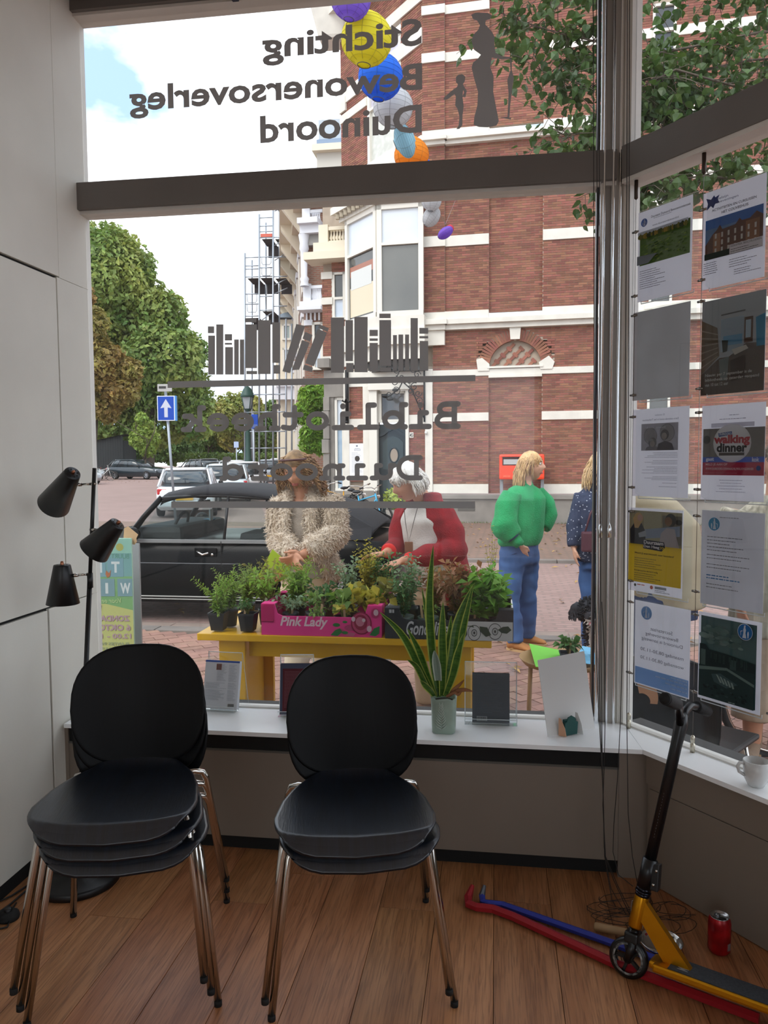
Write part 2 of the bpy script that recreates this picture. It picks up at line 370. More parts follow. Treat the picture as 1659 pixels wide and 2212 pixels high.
silh(sc([(990, 75), (1015, 65), (1075, 66), (1098, 80), (1085, 98), (1065, 105), (1062, 125), (1085, 150), (1098, 165), (1110, 190), (1108, 225), (1115, 270), (1150, 288), (1190, 292), (1196, 300), (1150, 304), (1095, 295), (1088, 345), (1105, 390), (1103, 470), (1120, 560), (1132, 620), (1120, 642), (1075, 652), (1030, 650), (1003, 640), (1006, 600), (1022, 540), (1025, 470), (1005, 400), (992, 345), (1000, 320), (1025, 300), (1040, 280), (1005, 255), (992, 210), (1000, 180), (1028, 150), (1035, 128), (1020, 105), (1000, 98)], 600, 0, 2.37))
silh(sc([(1188, 296), (1198, 300), (1198, 360), (1210, 400), (1200, 450), (1190, 540), (1186, 605), (1196, 600), (1192, 612), (1140, 602), (1176, 598), (1182, 480), (1175, 410), (1192, 360)], 600, 0, 2.37))
silh(sc([(912, 395), (925, 382), (945, 380), (960, 392), (958, 415), (948, 432), (955, 445), (968, 465), (960, 500), (945, 495), (955, 470), (948, 462), (946, 500), (952, 545), (946, 590), (945, 640), (930, 660), (914, 661), (925, 645), (930, 600), (922, 560), (908, 540), (912, 495), (905, 482), (870, 508), (850, 512), (850, 500), (890, 465), (918, 445), (922, 432), (912, 420)], 600, 0, 2.37))
b = B()
def bar(b, pts): q = [px(FV, *p) for p in pts]; b.add([FV.pt(u, z, 0) for u, z in q], [tuple(range(len(q)))])
BK = [(965, 152, 1003, 193), (967, 207, 1008, 440), (1015, 140, 1058, 440), (1066, 198, 1110, 237), (1066, 250, 1110, 262), (1068, 275, 1115, 440), (1122, 230, 1150, 440), (1156, 230, 1181, 440), (1187, 103, 1255, 128), (1190, 140, 1258, 402), (1195, 418, 1260, 438), (1264, 115, 1340, 437), (1350, 128, 1394, 370), (1358, 383, 1396, 435)]
BK2 = [(272, 85, 340, 368), (347, 98, 385, 308), (350, 318, 388, 365), (392, 82, 460, 365), (470, 148, 512, 180), (470, 192, 512, 205), (470, 215, 512, 362), (520, 65, 578, 88), (520, 98, 580, 333), (525, 342, 580, 362), (590, 175, 610, 358), (618, 172, 642, 358), (652, 172, 672, 358), (680, 88, 717, 358), (725, 138, 770, 168), (725, 180, 770, 192), (727, 205, 770, 357)]
tilt = [[(95, 118), (140, 128), (62, 370), (24, 360)], [(140, 158), (178, 175), (165, 208), (127, 193)], [(125, 200), (163, 215), (110, 352), (72, 355)], [(215, 120), (262, 140), (255, 158), (207, 138)], [(205, 142), (252, 163), (185, 335), (140, 318)], [(136, 325), (180, 342), (176, 365), (128, 352)]]
for L, ox, oy, s in ((BK, 100, 650, 2.765), (BK2, 600, 650, 2.37)):
    for x0, y0, x1, y1 in L: bar(b, sc([(x0, y1), (x1, y1), (x1, y0), (x0, y0)], ox, oy, s))
for p in tilt: bar(b, sc(p[::-1], 600, 650, 2.37))
put('book_emblem', b, vinyl, w1)
b = B(); bar(b, [(362, 838), (1027, 823.5), (1027, 810), (362, 824)]); put('ruled_line', b, vinyl, w1)
b = B(); bar(b, [(370, 1097), (1026, 1098), (1026, 1083), (370, 1083)]); put('ruled_line', b, vinyl, w1)
# rounded typewriter letters from strokes
def arc(cx, cy, rx, ry, a0, a1, n=14): return [(cx + rx * math.cos(math.radians(a0 + (a1 - a0) * i / n)), cy + ry * math.sin(math.radians(a0 + (a1 - a0) * i / n))) for i in range(n + 1)]
x_ = .62
GL = {'B': [[(.2, 0), (.2, 1)], [(.06, 0), (.55, 0)], [(.06, 1), (.5, 1)], [(.2, .53), (.55, .53)], arc(.5, .765, .26, .235, 90, -90), arc(.55, .265, .3, .265, 90, -90)],
 'i': [[(.5, 0), (.5, x_)], [(.26, x_), (.5, x_)], [(.16, 0), (.84, 0)], [(.49, .95), (.49, .99)]],
 'b': [[(.2, 0), (.2, 1)], [(.05, 1), (.2, 1)], arc(.54, .32, .32, .32, 0, 360, 24), [(.07, 0), (.2, 0)]],
 'l': [[(.5, 0), (.5, 1)], [(.26, 1), (.5, 1)], [(.16, 0), (.84, 0)]],
 'o': [arc(.5, .32, .36, .32, 0, 360, 26)],
 't': [[(.4, .95), (.4, .22)], arc(.62, .22, .22, .22, 180, 270, 6) + [(.86, .05)], [(.14, x_), (.78, x_)]],
 'h': [[(.2, 0), (.2, 1)], [(.05, 1), (.2, 1)], arc(.48, .38, .28, .26, 180, 0) + [(.76, 0)], [(.06, 0), (.34, 0)], [(.62, 0), (.92, 0)]],
 'e': [arc(.5, .32, .36, .32, 0, 315, 22), [(.14, .33), (.86, .33)]],
 'k': [[(.24, 0), (.24, 1)], [(.07, 1), (.24, 1)], [(.24, .26), (.72, x_)], [(.45, .42), (.8, 0)], [(.07, 0), (.38, 0)], [(.66, 0), (.94, 0)], [(.58, x_), (.88, x_)]],
 'D': [[(.2, 0), (.2, 1)], [(.05, 0), (.48, 0)], [(.05, 1), (.48, 1)], arc(.46, .5, .42, .5, 90, -90, 18)],
 'u': [[(.2, x_), (.2, .25)] + arc(.46, .25, .26, .25, 180, 360, 12), [(.74, x_), (.74, 0)], [(.05, x_), (.2, x_)], [(.58, x_), (.74, x_)], [(.74, 0), (.92, 0)]],
 'n': [[(.2, 0), (.2, x_)], [(.05, x_), (.2, x_)], arc(.48, .36, .28, .26, 180, 0) + [(.76, 0)], [(.06, 0), (.34, 0)], [(.62, 0), (.92, 0)]],
 'r': [[(.32, 0), (.32, x_)], [(.12, x_), (.32, x_)], [(.1, 0), (.66, 0)], arc(.62, .36, .3, .26, 180, 60)],
 'd': [[(.8, 0), (.8, 1)], [(.62, 1), (.8, 1)], arc(.46, .32, .32, .32, 0, 360, 24), [(.8, 0), (.94, 0)]]}
def typed(s, xl, xr, zb, zt, th=.125):
    n = len(s); adv = (xr - xl) / (n - .1); H = zt - zb; b = B(); lay_ = 0
    for i, ch in enumerate(s):
        P = lambda p: FV.pt(xr - (i + p[0] - .05) * adv, zb + p[1] * H, 0); r = th * H
        for st in GL[ch]:
            q = [P(p) for p in st]
            for a, e in zip(q, q[1:]):
                d = (e - a).normalized(); nn = V((-d.z, 0, d.x)) * r
                lay_ += 1; oo = V((0, -4e-5 * lay_, 0)); b.quad(a + nn + oo, e + nn + oo, e - nn + oo, a - nn + oo)
            for a in q: lay_ += 1; b.add([a + V((math.cos(j * PI / 5) * r, -4e-5 * lay_, math.sin(j * PI / 5) * r)) for j in range(10)], [tuple(range(10))])
    put('lettering', b, vinyl, w1)
typed('Bibliotheek', X(398, 905), X(990, 905), Z(420, 928), Z(420, 882))
typed('Duinoord', X(480, 1012), X(908, 1012), Z(700, 1033), Z(700, 990))
# ================================================================== CHAIRS
seatm = M('blue_sheen_ash_veneer', '#0a0d13', .34, col2='#131924', vscale=6, stretch=(14, 1.2, 1), spec=.85, bump=.05, bscale=18)  # blue tint puts the sky sheen of the seats into the black veneer
backm = M('black_ash_back', '#030304', .5, col2='#060608', vscale=6, stretch=(14, 1, 1.2), spec=.22)
chrome = M('chrome_tube', '#c9c4bd', .12, 1)
rubber = M('black_rubber', '#101010', .8)
def sup(t, n): cc, ss = math.cos(t), math.sin(t); return (abs(cc) ** (2 / n) * (1 if cc > 0 else -1), abs(ss) ** (2 / n) * (1 if ss > 0 else -1))
RHO = [.02, .15, .3, .45, .58, .68, .76, .82, .87, .89, .91, .93, .95, .975, 1]
def shell(fn, th, n=44, m=9):
    rs = []
    for side, rr in ((1, RHO), (-1, RHO[::-1])):
        for rho in rr: rs.append([fn(rho, 2 * PI * j / n, side * th / 2 * (.5 if rho > .99 else 1)) for j in range(n)])
    return B().rings(rs, True)
def seat_fn(rho, t, o):
    sx, sy = sup(t, 3.2 if math.sin(t) > 0 else 5.5); x = rho * sx; y = rho * sy
    w = .228 - .066 * max(0, y + .25); Y = -.036 + .222 * y + (-.022 * (1 - x * x) if y < 0 else 0) * rho
    z = .447 + .014 * x * x - .004
    if y < -.88: z -= .036 * ((-.88 - y) / .12) ** 1.2
    if y > .6: z += .03 * ((y - .6) / .4) ** 2
    return V((w * x, Y + (o * .8 if y < -.8 else 0), z + o))
def back_fn(rho, t, o):
    sx, sy = sup(t, 3.0); x = rho * sx; z = rho * sy
    w = .208 - .012 * max(z, 0) ** 2 - .03 * max(-z, 0) ** 1.5
    Z = .637 + .187 * z
    return V((w * x, .165 + .06 * (z + 1) / 2 + .012 * z * z - .05 * x * x - o, Z))
def make_chair(loc, rz, label):
    t = thing('stacking_chair', (0, 0, 0), label, 'chair', None)
    b = shell(seat_fn, .011); put('seat', b, seatm, t)
    b = shell(back_fn, .011); put('backrest', b, backm, t)
    for sx in (-1, 1):
        for p in ([(.10, -.13, .425), (.172, -.148, .425), (.192, -.154, .418), (.202, -.160, .398), (.25, -.255, .012)],
                  [(.10, .12, .43), (.172, .14, .432), (.195, .15, .424), (.206, .156, .40), (.25, .255, .012)]):
            q = [V((sx * a, y, z)) for a, y, z in p]
            lg = put('leg', B().tube(q, .0105, 10), chrome, t); put('foot_cap', B().cyl(q[-1] + V((0, 0, .004)), q[-1] - V((0, 0, .012)), .0108, .0108, 10), rubber, lg)
    b = B(); b.tube([(-.10, -.13, .425), (.10, -.13, .425)], .0095, 8); b.tube([(-.10, .12, .43), (.10, .12, .43)], .0095, 8)
    for s in (-1, 1): b.tube([(s * .1, -.13, .425), (s * .1, .12, .43)], .009, 8)
    put('under_frame', b, chrome, t)
    for s in (-1, 1): put('back_bracket', B().tube([(s * .09, .10, .436), (s * .09, .16, .44), (s * .085, .178, .47), (s * .08, .196, .56)], [.008, .008, .008, .006], 8), rubber, t)
    t.matrix_basis = MX.Translation(V(loc)) @ MX.Rotation(rz, 4, 'Z'); return t
def stack(cx, cy, deg, labels, group):
    rz = math.radians(deg); R = MX.Rotation(rz, 4, 'Z')
    for i, lb in enumerate(labels):
        p = V((cx, cy, 0)) + R @ V((-.008 * i, -.004 * i, .045 * i)); m = MX.Translation(p) @ R @ MX.Rotation(-.035 * i, 4, 'Z')
        o = proto_chair if False else (copy_tree(stack.proto, m) if stack.proto else make_chair(p, rz, lb))
        if not stack.proto: stack.proto = o
        o['label'] = lb; o['group'] = group
stack.proto = None
stack(-1.07, -.917, 17, ['black veneer chair on the floor, lowest of the three stacked by the white wall', 'black veneer chair in the middle of the three stacked by the white wall', 'black veneer chair on top of the three stacked beside the lamp'], 'stacked black chairs')
stack(-.412, -.815, 14, ['black veneer chair standing on the floor under another chair, left of the snake plant', 'black veneer chair on top of the stack of two below the glass lettering'], 'stacked black chairs')

# ================================================================== FLOOR LAMP
lampm = M('satin_black_metal', '#111214', .38, spec=.5)
lampin = M('lamp_white_inside', '#cfcfca', .5)
LY = -.535
lp0 = V((-1.49, LY, 0))
lt = thing('floor_lamp', lp0, 'black floor lamp with three cone shades standing in the corner', 'lamp')
put('base', B().lathe([(.002, 0), (.148, 0), (.15, .006), (.15, .022), (.144, .028), (.02, .030), (.02, .034)], 40, MX.Translation(lp0)), lampm, lt)
ptop = ony(204, 1011, LY); pm = ony(190, 1245, LY); pm.x = lp0.x + (ptop.x - lp0.x) * pm.z / ptop.z
b = B(); b.tube([lp0 + V((0, 0, .03)), pm], .0085, 14); b.tube([pm, ptop], .0068, 14); b.tube([pm + V((0, 0, -.04)), pm + V((0, 0, .012))], .0098, 14)
put('pole', b, lampm, lt)
def shade(ps, pb, rs, rb, arm0, arm1, dy0, dy1):
    a = ony(*ps, LY + dy0); e = ony(*pb, LY + dy1); ax = (e - a).normalized()
    q = MX.Translation(a) @ ax.to_track_quat('Z', 'Y').to_matrix().to_4x4(); L = (e - a).length
    s = put('lamp_shade', B().lathe([(.002, .0), (rs * .95, 0), (rs, .004), (rb, L), (rb - .002, L + .001), (rs - .003, .006), (.002, .004)], 36, q), lampm, lt)
    b = B(); b.lathe([(.006, .0), (.006, -.006), (.0045, -.012), (.001, -.013)], 12, q)
    put('finial', b, M('copper_nut', '#a8735a', .3, 1), s)
    b = B()
    for j in range(8): b.lathe([(.0005, -.0006), (.0028, -.0006)], 8, q @ MX.Translation(V((rs * .6 * math.cos(j * PI / 4), rs * .6 * math.sin(j * PI / 4), 0))))
    put('vent_hole', b, M('hole_black', '#010101', .9), s)
    b = B(); b.lathe([(.002, .03), (.012, .032), (.016, .06), (.024, .085), (.022, .105), (.004, .115)], 16, q); put('bulb', b, lampin, s)
    z0 = ony(*arm0, LY).z; f = z0 / ptop.z; P0 = V((lp0.x + (ptop.x - lp0.x) * f, LY, z0)); P1 = ony(*arm1, LY + (dy0 + dy1) * .35)
    b = B(); b.tube([P0, P1], .0042, 10); b.tube([P0 - (P1 - P0) * .1, P0 + (P1 - P0) * .22], .0056, 10); b.tube([P1 - (P1 - P0) * .25, P1 + (P1 - P0) * .1], .0066, 10); put('arm', b, chrome, lt)
shade((157, 1022), (116, 1090), .028, .057, (196, 1045), (166, 1047), -.03, .05)
shade((254, 1131), (203, 1190), .027, .055, (193, 1144), (228, 1144), -.06, -.05)
shade((134, 1220), (136, 1304), .029, .056, (189, 1240), (160, 1243), -.02, -.02)
cordm = M('black_cable', '#0c0c0c', .6)
b = B(); P = [onz(*p, .006) for p in ((150, 1915), (90, 1918), (55, 1925), (20, 1955), (-30, 1990))]
b.tube(P, .0035, 6); b.tube([onz(*p, .006) for p in ((100, 1905), (60, 1912), (25, 1935), (-30, 1960))], .0035, 6); b.tube([onz(*p, .005) for p in ((35, 1950), (25, 1965), (20, 1975))], .003, 6)
tag(put('power_cord', b, cordm), 'thin black cables running along the foot of the white wall', 'cord')
sp = onz(18, 1984, 0)
t = thing('foot_switch', sp, 'round black floor switch of the lamp by the white wall', 'switch')
put('body', B().lathe([(.002, 0), (.034, 0), (.036, .006), (.033, .018), (.02, .026), (.002, .027)], 24, MX.Translation(sp)), rubber, t)
put('button', B().lathe([(.013, .024), (.013, .034), (.010, .037), (.001, .037)], 16, MX.Translation(sp)), lampm, t)
put('cable', B().tube([sp + V(p) for p in ((.02, -.02, .008), (.03, -.05, .004), (-.01, -.075, .004), (-.06, -.06, .004))], .003, 6), cordm, t)

# ================================================================== SCOOTER
gold = M('gold_anodised', '#c98a10', .3, .85, var=.08, vscale=6, spec=.6)
blk = M('satin_black_paint', '#0c0d11', .32, spec=.5)
grip = M('foam_grip', '#141416', .75, bump=.2, bscale=220)
tape = M('grip_tape', '#33363b', .9, var=.25, vscale=160)
sw = onz(1355, 2112, 0)
hd = V((-.89, .46, 0)).normalized(); sd = V((.46, .89, 0)).normalized()
LEAN = math.radians(12)
Msc = MX((hd, -sd, V((0, 0, 1)))).transposed().to_4x4(); Msc.translation = sw      # local x forward, y left(near), z up
Msc = Msc @ MX.Rotation(LEAN, 4, 'X')
t = thing('kick_scooter', sw, 'gold and black stunt scooter leaning in the corner by the sill', 'scooter')
S = lambda b: b.xf(Msc)
WR = .056
ry = MX.Rotation(PI / 2, 4, 'X')
def wheel(x):
    m = MX.Translation(V((x, 0, WR))) @ ry
    wv = put('wheel', S(B().lathe([(.040, -.012), (.050, -.012), (WR, -.006), (WR, .006), (.050, .012), (.040, .012)], 40, m)), M('black_urethane', '#0a0a0b', .35), t)
    put('rim_ring', S(B().lathe([(.038, -.0125), (.044, -.0128), (.044, .0128), (.038, .0125)], 40, m)), M('white_print_ring', '#a7a8a6', .5, col2='#1c1c1c', vscale=90), wv)
    b = B(); b.lathe([(.004, -.013), (.013, -.013), (.013, .013), (.004, .013)], 20, m)
    for j in range(5): b.box(.026, 0, 0, .03, .008, .012, m @ MX.Rotation(j * 2 * PI / 5, 4, 'Z'))
    put('hub', S(b), blk, wv)
wheel(0); wheel(-.60)
ax = V((-.145, 0, 1)).normalized()                                    # steering axis, raked back
hp = lambda z: V((-.006 + ax.x / ax.z * (z - .11), 0, z))
b = B()
b.tube([hp(.14), hp(.115), V((-.012, .02, .095)), V((0, .02, WR))], [.014, .015, .012, .011], 10); b.tube([hp(.115), V((-.012, -.02, .095)), V((0, -.02, WR))], [.015, .012, .011], 10)
b.cyl(V((0, -.024, WR)), V((0, .024, WR)), .006, .006, 10); b.box(hp(.118).x, 0, .118, .04, .05, .03, None, 0, .006)
put('fork', S(b), blk, t)
put('head_tube', S(B().tube([hp(.145), hp(.15), hp(.235), hp(.24)], [.019, .0205, .0205, .019], 20)), gold, t)
b = B(); e = hp(.19)
pts = [(e.x - .0, e.z + .044), (e.x - .012, e.z + .044), (e.x - .155, .085), (e.x - .085, .078), (e.x - .012, e.z - .02)]
b.prism([(x, z) for x, z in pts], .026, MX.Translation(V((0, .013, 0))) @ MX.Rotation(PI / 2, 4, 'X'))
put('down_tube', S(b), gold, t)
b = B(); b.box(-.33, 0, .072, .50, .105, .022, None, 0, .006); b.box(-.09, 0, .072, .05, .07, .022, None, 0, .008); b.box(-.575, .032, .065, .10, .012, .02, None, 0, .003); b.box(-.575, -.032, .065, .10, .012, .02, None, 0, .003)
dk = put('deck', S(b), gold, t)
b = B(); b.box(-.335, 0, .0838, .43, .095, .0016); put('grip_tape', S(b), tape, dk)
b = B(); Fd = Frame((0, 0), (1, 0)); text_to(b, 'MGP', Fd, 0, .05, 0, .03, 0, .02)
b.xf(MX.Translation(V((-.17, .03, .0852))) @ MX.Rotation(-PI / 2, 4, 'Z') @ MX.Rotation(-PI / 2, 4, 'X')); put('deck_print', S(b), M('pale_print', '#8d8f8f', .6), dk)
b = B()
b.tube([hp(.237), hp(.247)], [.021, .021], 18); b.tube([hp(.247), hp(.252)], [.023, .023], 18); b.tube([hp(.252), hp(.262)], [.021, .021], 18); put('headset', S(b), M('dark_chrome', '#33343c', .2, .9), t)
b = B(); b.tube([hp(.262), hp(.345)], .0215, 18); q0 = hp(.30); b.box(q0.x - .026, 0, q0.z, .022, .03, .075, None, 0, .003)
cl = put('clamp', S(b), blk, t)
for z in (.28, .32): qq = hp(z); put('clamp_bolt', S(B().cyl(V((qq.x - .026, -.018, z)), V((qq.x - .026, .018, z)), .004, .004, 8)), chrome, cl)
zt = .735
b = B(); b.tube([hp(.34), hp(.68), hp(.745), hp(.775)], [.0165, .0165, .0195, .012], 16)
for s in (-1, 1): b.tube([hp(.745) + V((0, s * .012, 0)), hp(.775) + V((.004, s * .035, .004)), hp(.795) + V((0, s * .065, 0)), hp(.80) + V((-.004, s * .105, s * .008)), hp(.80) + V((-.008, s * .25, s * .03))], .0115, 12)
b.tube([hp(.755) + V((0, -.03, .012)), hp(.755) + V((0, .03, .012))], .011, 10)
hb = put('handlebar', S(b), blk, t)
b = B()
for i in range(16): f = .41 + i * .0085; b.tube([hp(f) + V((0, .0166, 0)), hp(f + .004) + V((0, .0166, 0))], .0006, 4)
put('bar_print', S(b), M('bar_print_grey', '#5a5a60', .5), hb)
for s in (-1, 1):
    b = B(); b.tube([hp(.80) + V((-.005, s * .115, s * .010)), hp(.80) + V((-.005, s * .118, s * .010)), hp(.80) + V((-.008, s * .248, s * .03)), hp(.80) + V((-.008, s * .252, s * .03))], [.015, .0175, .0175, .0165], 18)
    g_ = put('grip', S(b), grip, hb); b = B(); b.tube([hp(.80) + V((-.008, s * .252, s * .03)), hp(.80) + V((-.008, s * .259, s * .031))], [.0155, .0145], 18); put('bar_end', S(b), rubber, g_)
b = B(); q0 = hp(.2); b.box(q0.x + .0215, 0, .2, .001, .014, .03); put('head_badge', S(b), M('pale_print', '#8d8f8f', .6), t)

# ================================================================== THINGS ON THE FLOOR
def hexbar(name, pts, r, mat, tipmat, label, grp):
    o = thing(name, pts[3], label, 'crowbar', grp)
    put('bar', B().tube(pts[1:], r, 6, sm=False), mat, o)
    put('claw', B().tube(pts[:2] , [r * .45, r], 6, sm=False), tipmat, o)
redp = M('red_enamel', '#981c26', .4, spec=.4); bluep = M('blue_enamel', '#2a3a9c', .4); steelg = M('worn_steel', '#6a6f78', .4, .7)
zr = .016
hexbar('crowbar', [onz(1021, 1912, .05)] + [onz(*p, z) for p, z in (((1011, 1940), .02), ((1012, 1952), zr), ((1030, 1959), zr), ((1065, 1963), zr), ((1110, 1980), zr), ((1330, 2082), zr))] + [onz(1640, 2200, zr)], .0145, redp, redp, 'red hexagonal crowbar lying on the wooden floor, nearest the room', 'crowbars on the floor')
zr = .014
hexbar('crowbar', [onz(1047, 1912, .05)] + [onz(*p, z) for p, z in (((1041, 1935), .02), ((1043, 1948), zr), ((1055, 1951), zr), ((1085, 1954), zr), ((1330, 2040), zr))] + [onz(1475, 2092, zr)], .0115, bluep, steelg, 'blue crowbar with bare steel hook lying behind the red one', 'crowbars on the floor')
pc = onz(1428, 2052, 0)
t = thing('metal_pan', pc, 'small shiny metal dish with a round wooden handle, on the floor behind the scooter', 'pan')
put('dish', B().lathe([(.002, .004), (.045, .006), (.058, .02), (.062, .03), (.064, .03), (.06, .018), (.046, .002), (.002, .001)], 36, MX.Translation(pc)), M('polished_steel', '#d5d5d5', .12, 1), t)
h0 = onz(1284, 2001, .016); h1 = pc + (h0 - pc).normalized() * .063 + V((0, 0, .024)); put('handle', B().tube([h0, h0 + (h1 - h0) * .03, h1], [.010, .0135, .011], 14), M('beech_handle', '#a0805a', .55, var=.1, vscale=20), t)
cp = onz(1553, 2056, 0); cp.z = 0
t = thing('soda_can', cp, 'opened red soda can standing on the floor by the wall', 'can')
put('body', B().lathe([(.022, 0), (.026, .003), (.033, .012), (.033, .098), (.030, .108), (.0275, .113)], 32, MX.Translation(cp)), M('red_can_print', '#b3141d', .3, .3, col2='#7d0d14', vscale=25), t)
lid = put('lid', B().lathe([(.0275, .113), (.0285, .1155), (.027, .1155), (.0255, .111), (.001, .111)], 32, MX.Translation(cp)), M('can_alu', '#b9bbbe', .25, 1), t)
b = B(); b.lathe([(.0005, .1115), (.0105, .1115)], 18, MX.Translation(cp + V((.006, -.010, 0))), sx=1, sy=.8); put('opening', b, darkm, lid)
b = B(); b.lathe([(.004, .1118), (.008, .1135), (.004, .1140)], 14, MX.Translation(cp + V((-.004, .010, 0)))); put('pull_tab', b, M('can_alu', '#b9bbbe', .25, 1), lid)
b = B()
for j in range(7):
    a0 = math.radians(-60 + 4 * j); a1 = math.radians(-60 + 4 * j + 2.2); R_ = .0333
    b.quad(cp + V((R_ * math.cos(a0), R_ * math.sin(a0), .02)), cp + V((R_ * math.cos(a1), R_ * math.sin(a1), .02)), cp + V((R_ * math.cos(a1), R_ * math.sin(a1), .042)), cp + V((R_ * math.cos(a0), R_ * math.sin(a0), .042)))
put('barcode', b, M('pale_print', '#8d8f8f', .6), t)
# blind cords hanging from above to the floor, in front of the corner post
cm = M('grey_cord', '#2a2725', .8)
def cord(px_, label, r=.0014):
    q = []
    for x, y, Y in px_: q.append(ony(x, y, Y))
    for p in q: p.z = max(p.z, .004)
    b = B(); b.tube(q, r, 5); return tag(put('pull_string', b, cm), label, 'cord', 'blind cords by the corner post')
cord([(1281, -60, -.32), (1283, 600, -.32), (1284, 1200, -.32), (1291, 1500, -.33), (1299, 1640, -.34), (1303, 1720, -.35), (1305, 1830, -.36), (1312, 1890, -.36), (1322, 1945, -.42), (1330, 1970, -.46)], 'dark blind cord farthest left of those before the corner post')
cord([(1288, -60, -.31), (1290, 500, -.31), (1292, 1200, -.31), (1295, 1500, -.32), (1300, 1640, -.33), (1304, 1750, -.34), (1306, 1850, -.35), (1320, 1920, -.38), (1352, 1990, -.5)], 'dark blind cord second from the left before the corner post')
cord([(1293, -60, -.30), (1296, 700, -.30), (1298, 1400, -.31), (1301, 1640, -.32), (1303, 1740, -.33), (1307, 1850, -.34), (1325, 1900, -.37), (1360, 1985, -.5)], 'dark blind cord third from the left before the corner post')
cord([(1300, 1300, -.3), (1306, 1420, -.3), (1307, 1560, -.31), (1305, 1660, -.32), (1302, 1740, -.33), (1308, 1850, -.34), (1335, 1915, -.37), (1358, 1975, -.46)], 'short dark cord beginning beside the latch plate')
cord([(1355, -60, -.34), (1354, 400, -.34), (1350, 900, -.34), (1347, 1300, -.34), (1340, 1560, -.35), (1334, 1680, -.35), (1326, 1780, -.36), (1324, 1840, -.37), (1336, 1890, -.40), (1368, 1915, -.43)], 'dark blind cord curving loose right of the corner post')
cord([(1360, -60, -.36), (1359, 500, -.36), (1357, 1000, -.36), (1354, 1560, -.37), (1357, 1760, -.38), (1366, 1850, -.4), (1376, 1905, -.45)], 'dark blind cord farthest right of those near the corner post')
b = B(); rnd = random.Random(3)
for k in range(9):
    cx, cy = rnd.uniform(1300, 1520), rnd.uniform(1940, 2005); P = []
    for i in range(22):
        a = 2 * PI * i / 15 + k; P.append(onz(cx + (60 + 20 * math.sin(k + i * .3)) * math.cos(a), cy + (18 + 6 * math.sin(i * .5)) * math.sin(a), .004 + .01 * rnd.random()))
    P = [p for p in P if (p - FRS.P).dot(FRS.n) > .03 and p.y < -.3]
    if len(P) > 3: b.tube(P, .0012, 4)
tag(put('cord_tangle', b, cm, None, kind='stuff'), 'loose tangle of thin grey cord on the floor behind the scooter', 'cord')
# two clear wands before the corner post
acr = glass('clear_acrylic', (.975, .985, .985), .05)
wandm = M('polished_clear_rod', '#f4f7f9', .07, 1)
for i, x in enumerate((1300, 1318)):
    a = ony(x + 3, -60, -.05); e = ony(x - 3 if i == 0 else x - 2, 1162, -.05); a.x = e.x
    b = B(); b.tube([e + V((0, 0, .04)), V((e.x, e.y, 3.5))], .0042, 10); o = put('blind_wand', b, wandm)
    tag(o, ('left' if i == 0 else 'right') + ' one of two clear rods hanging before the corner post', 'blind wand', 'clear blind wands')
    b = B(); b.tube([e, e + V((0, 0, .002)), e + V((0, 0, .035)), e + V((0, 0, .05))], [.007, .0095, .008, .005], 12); put('end_grip', b, wandm, o)
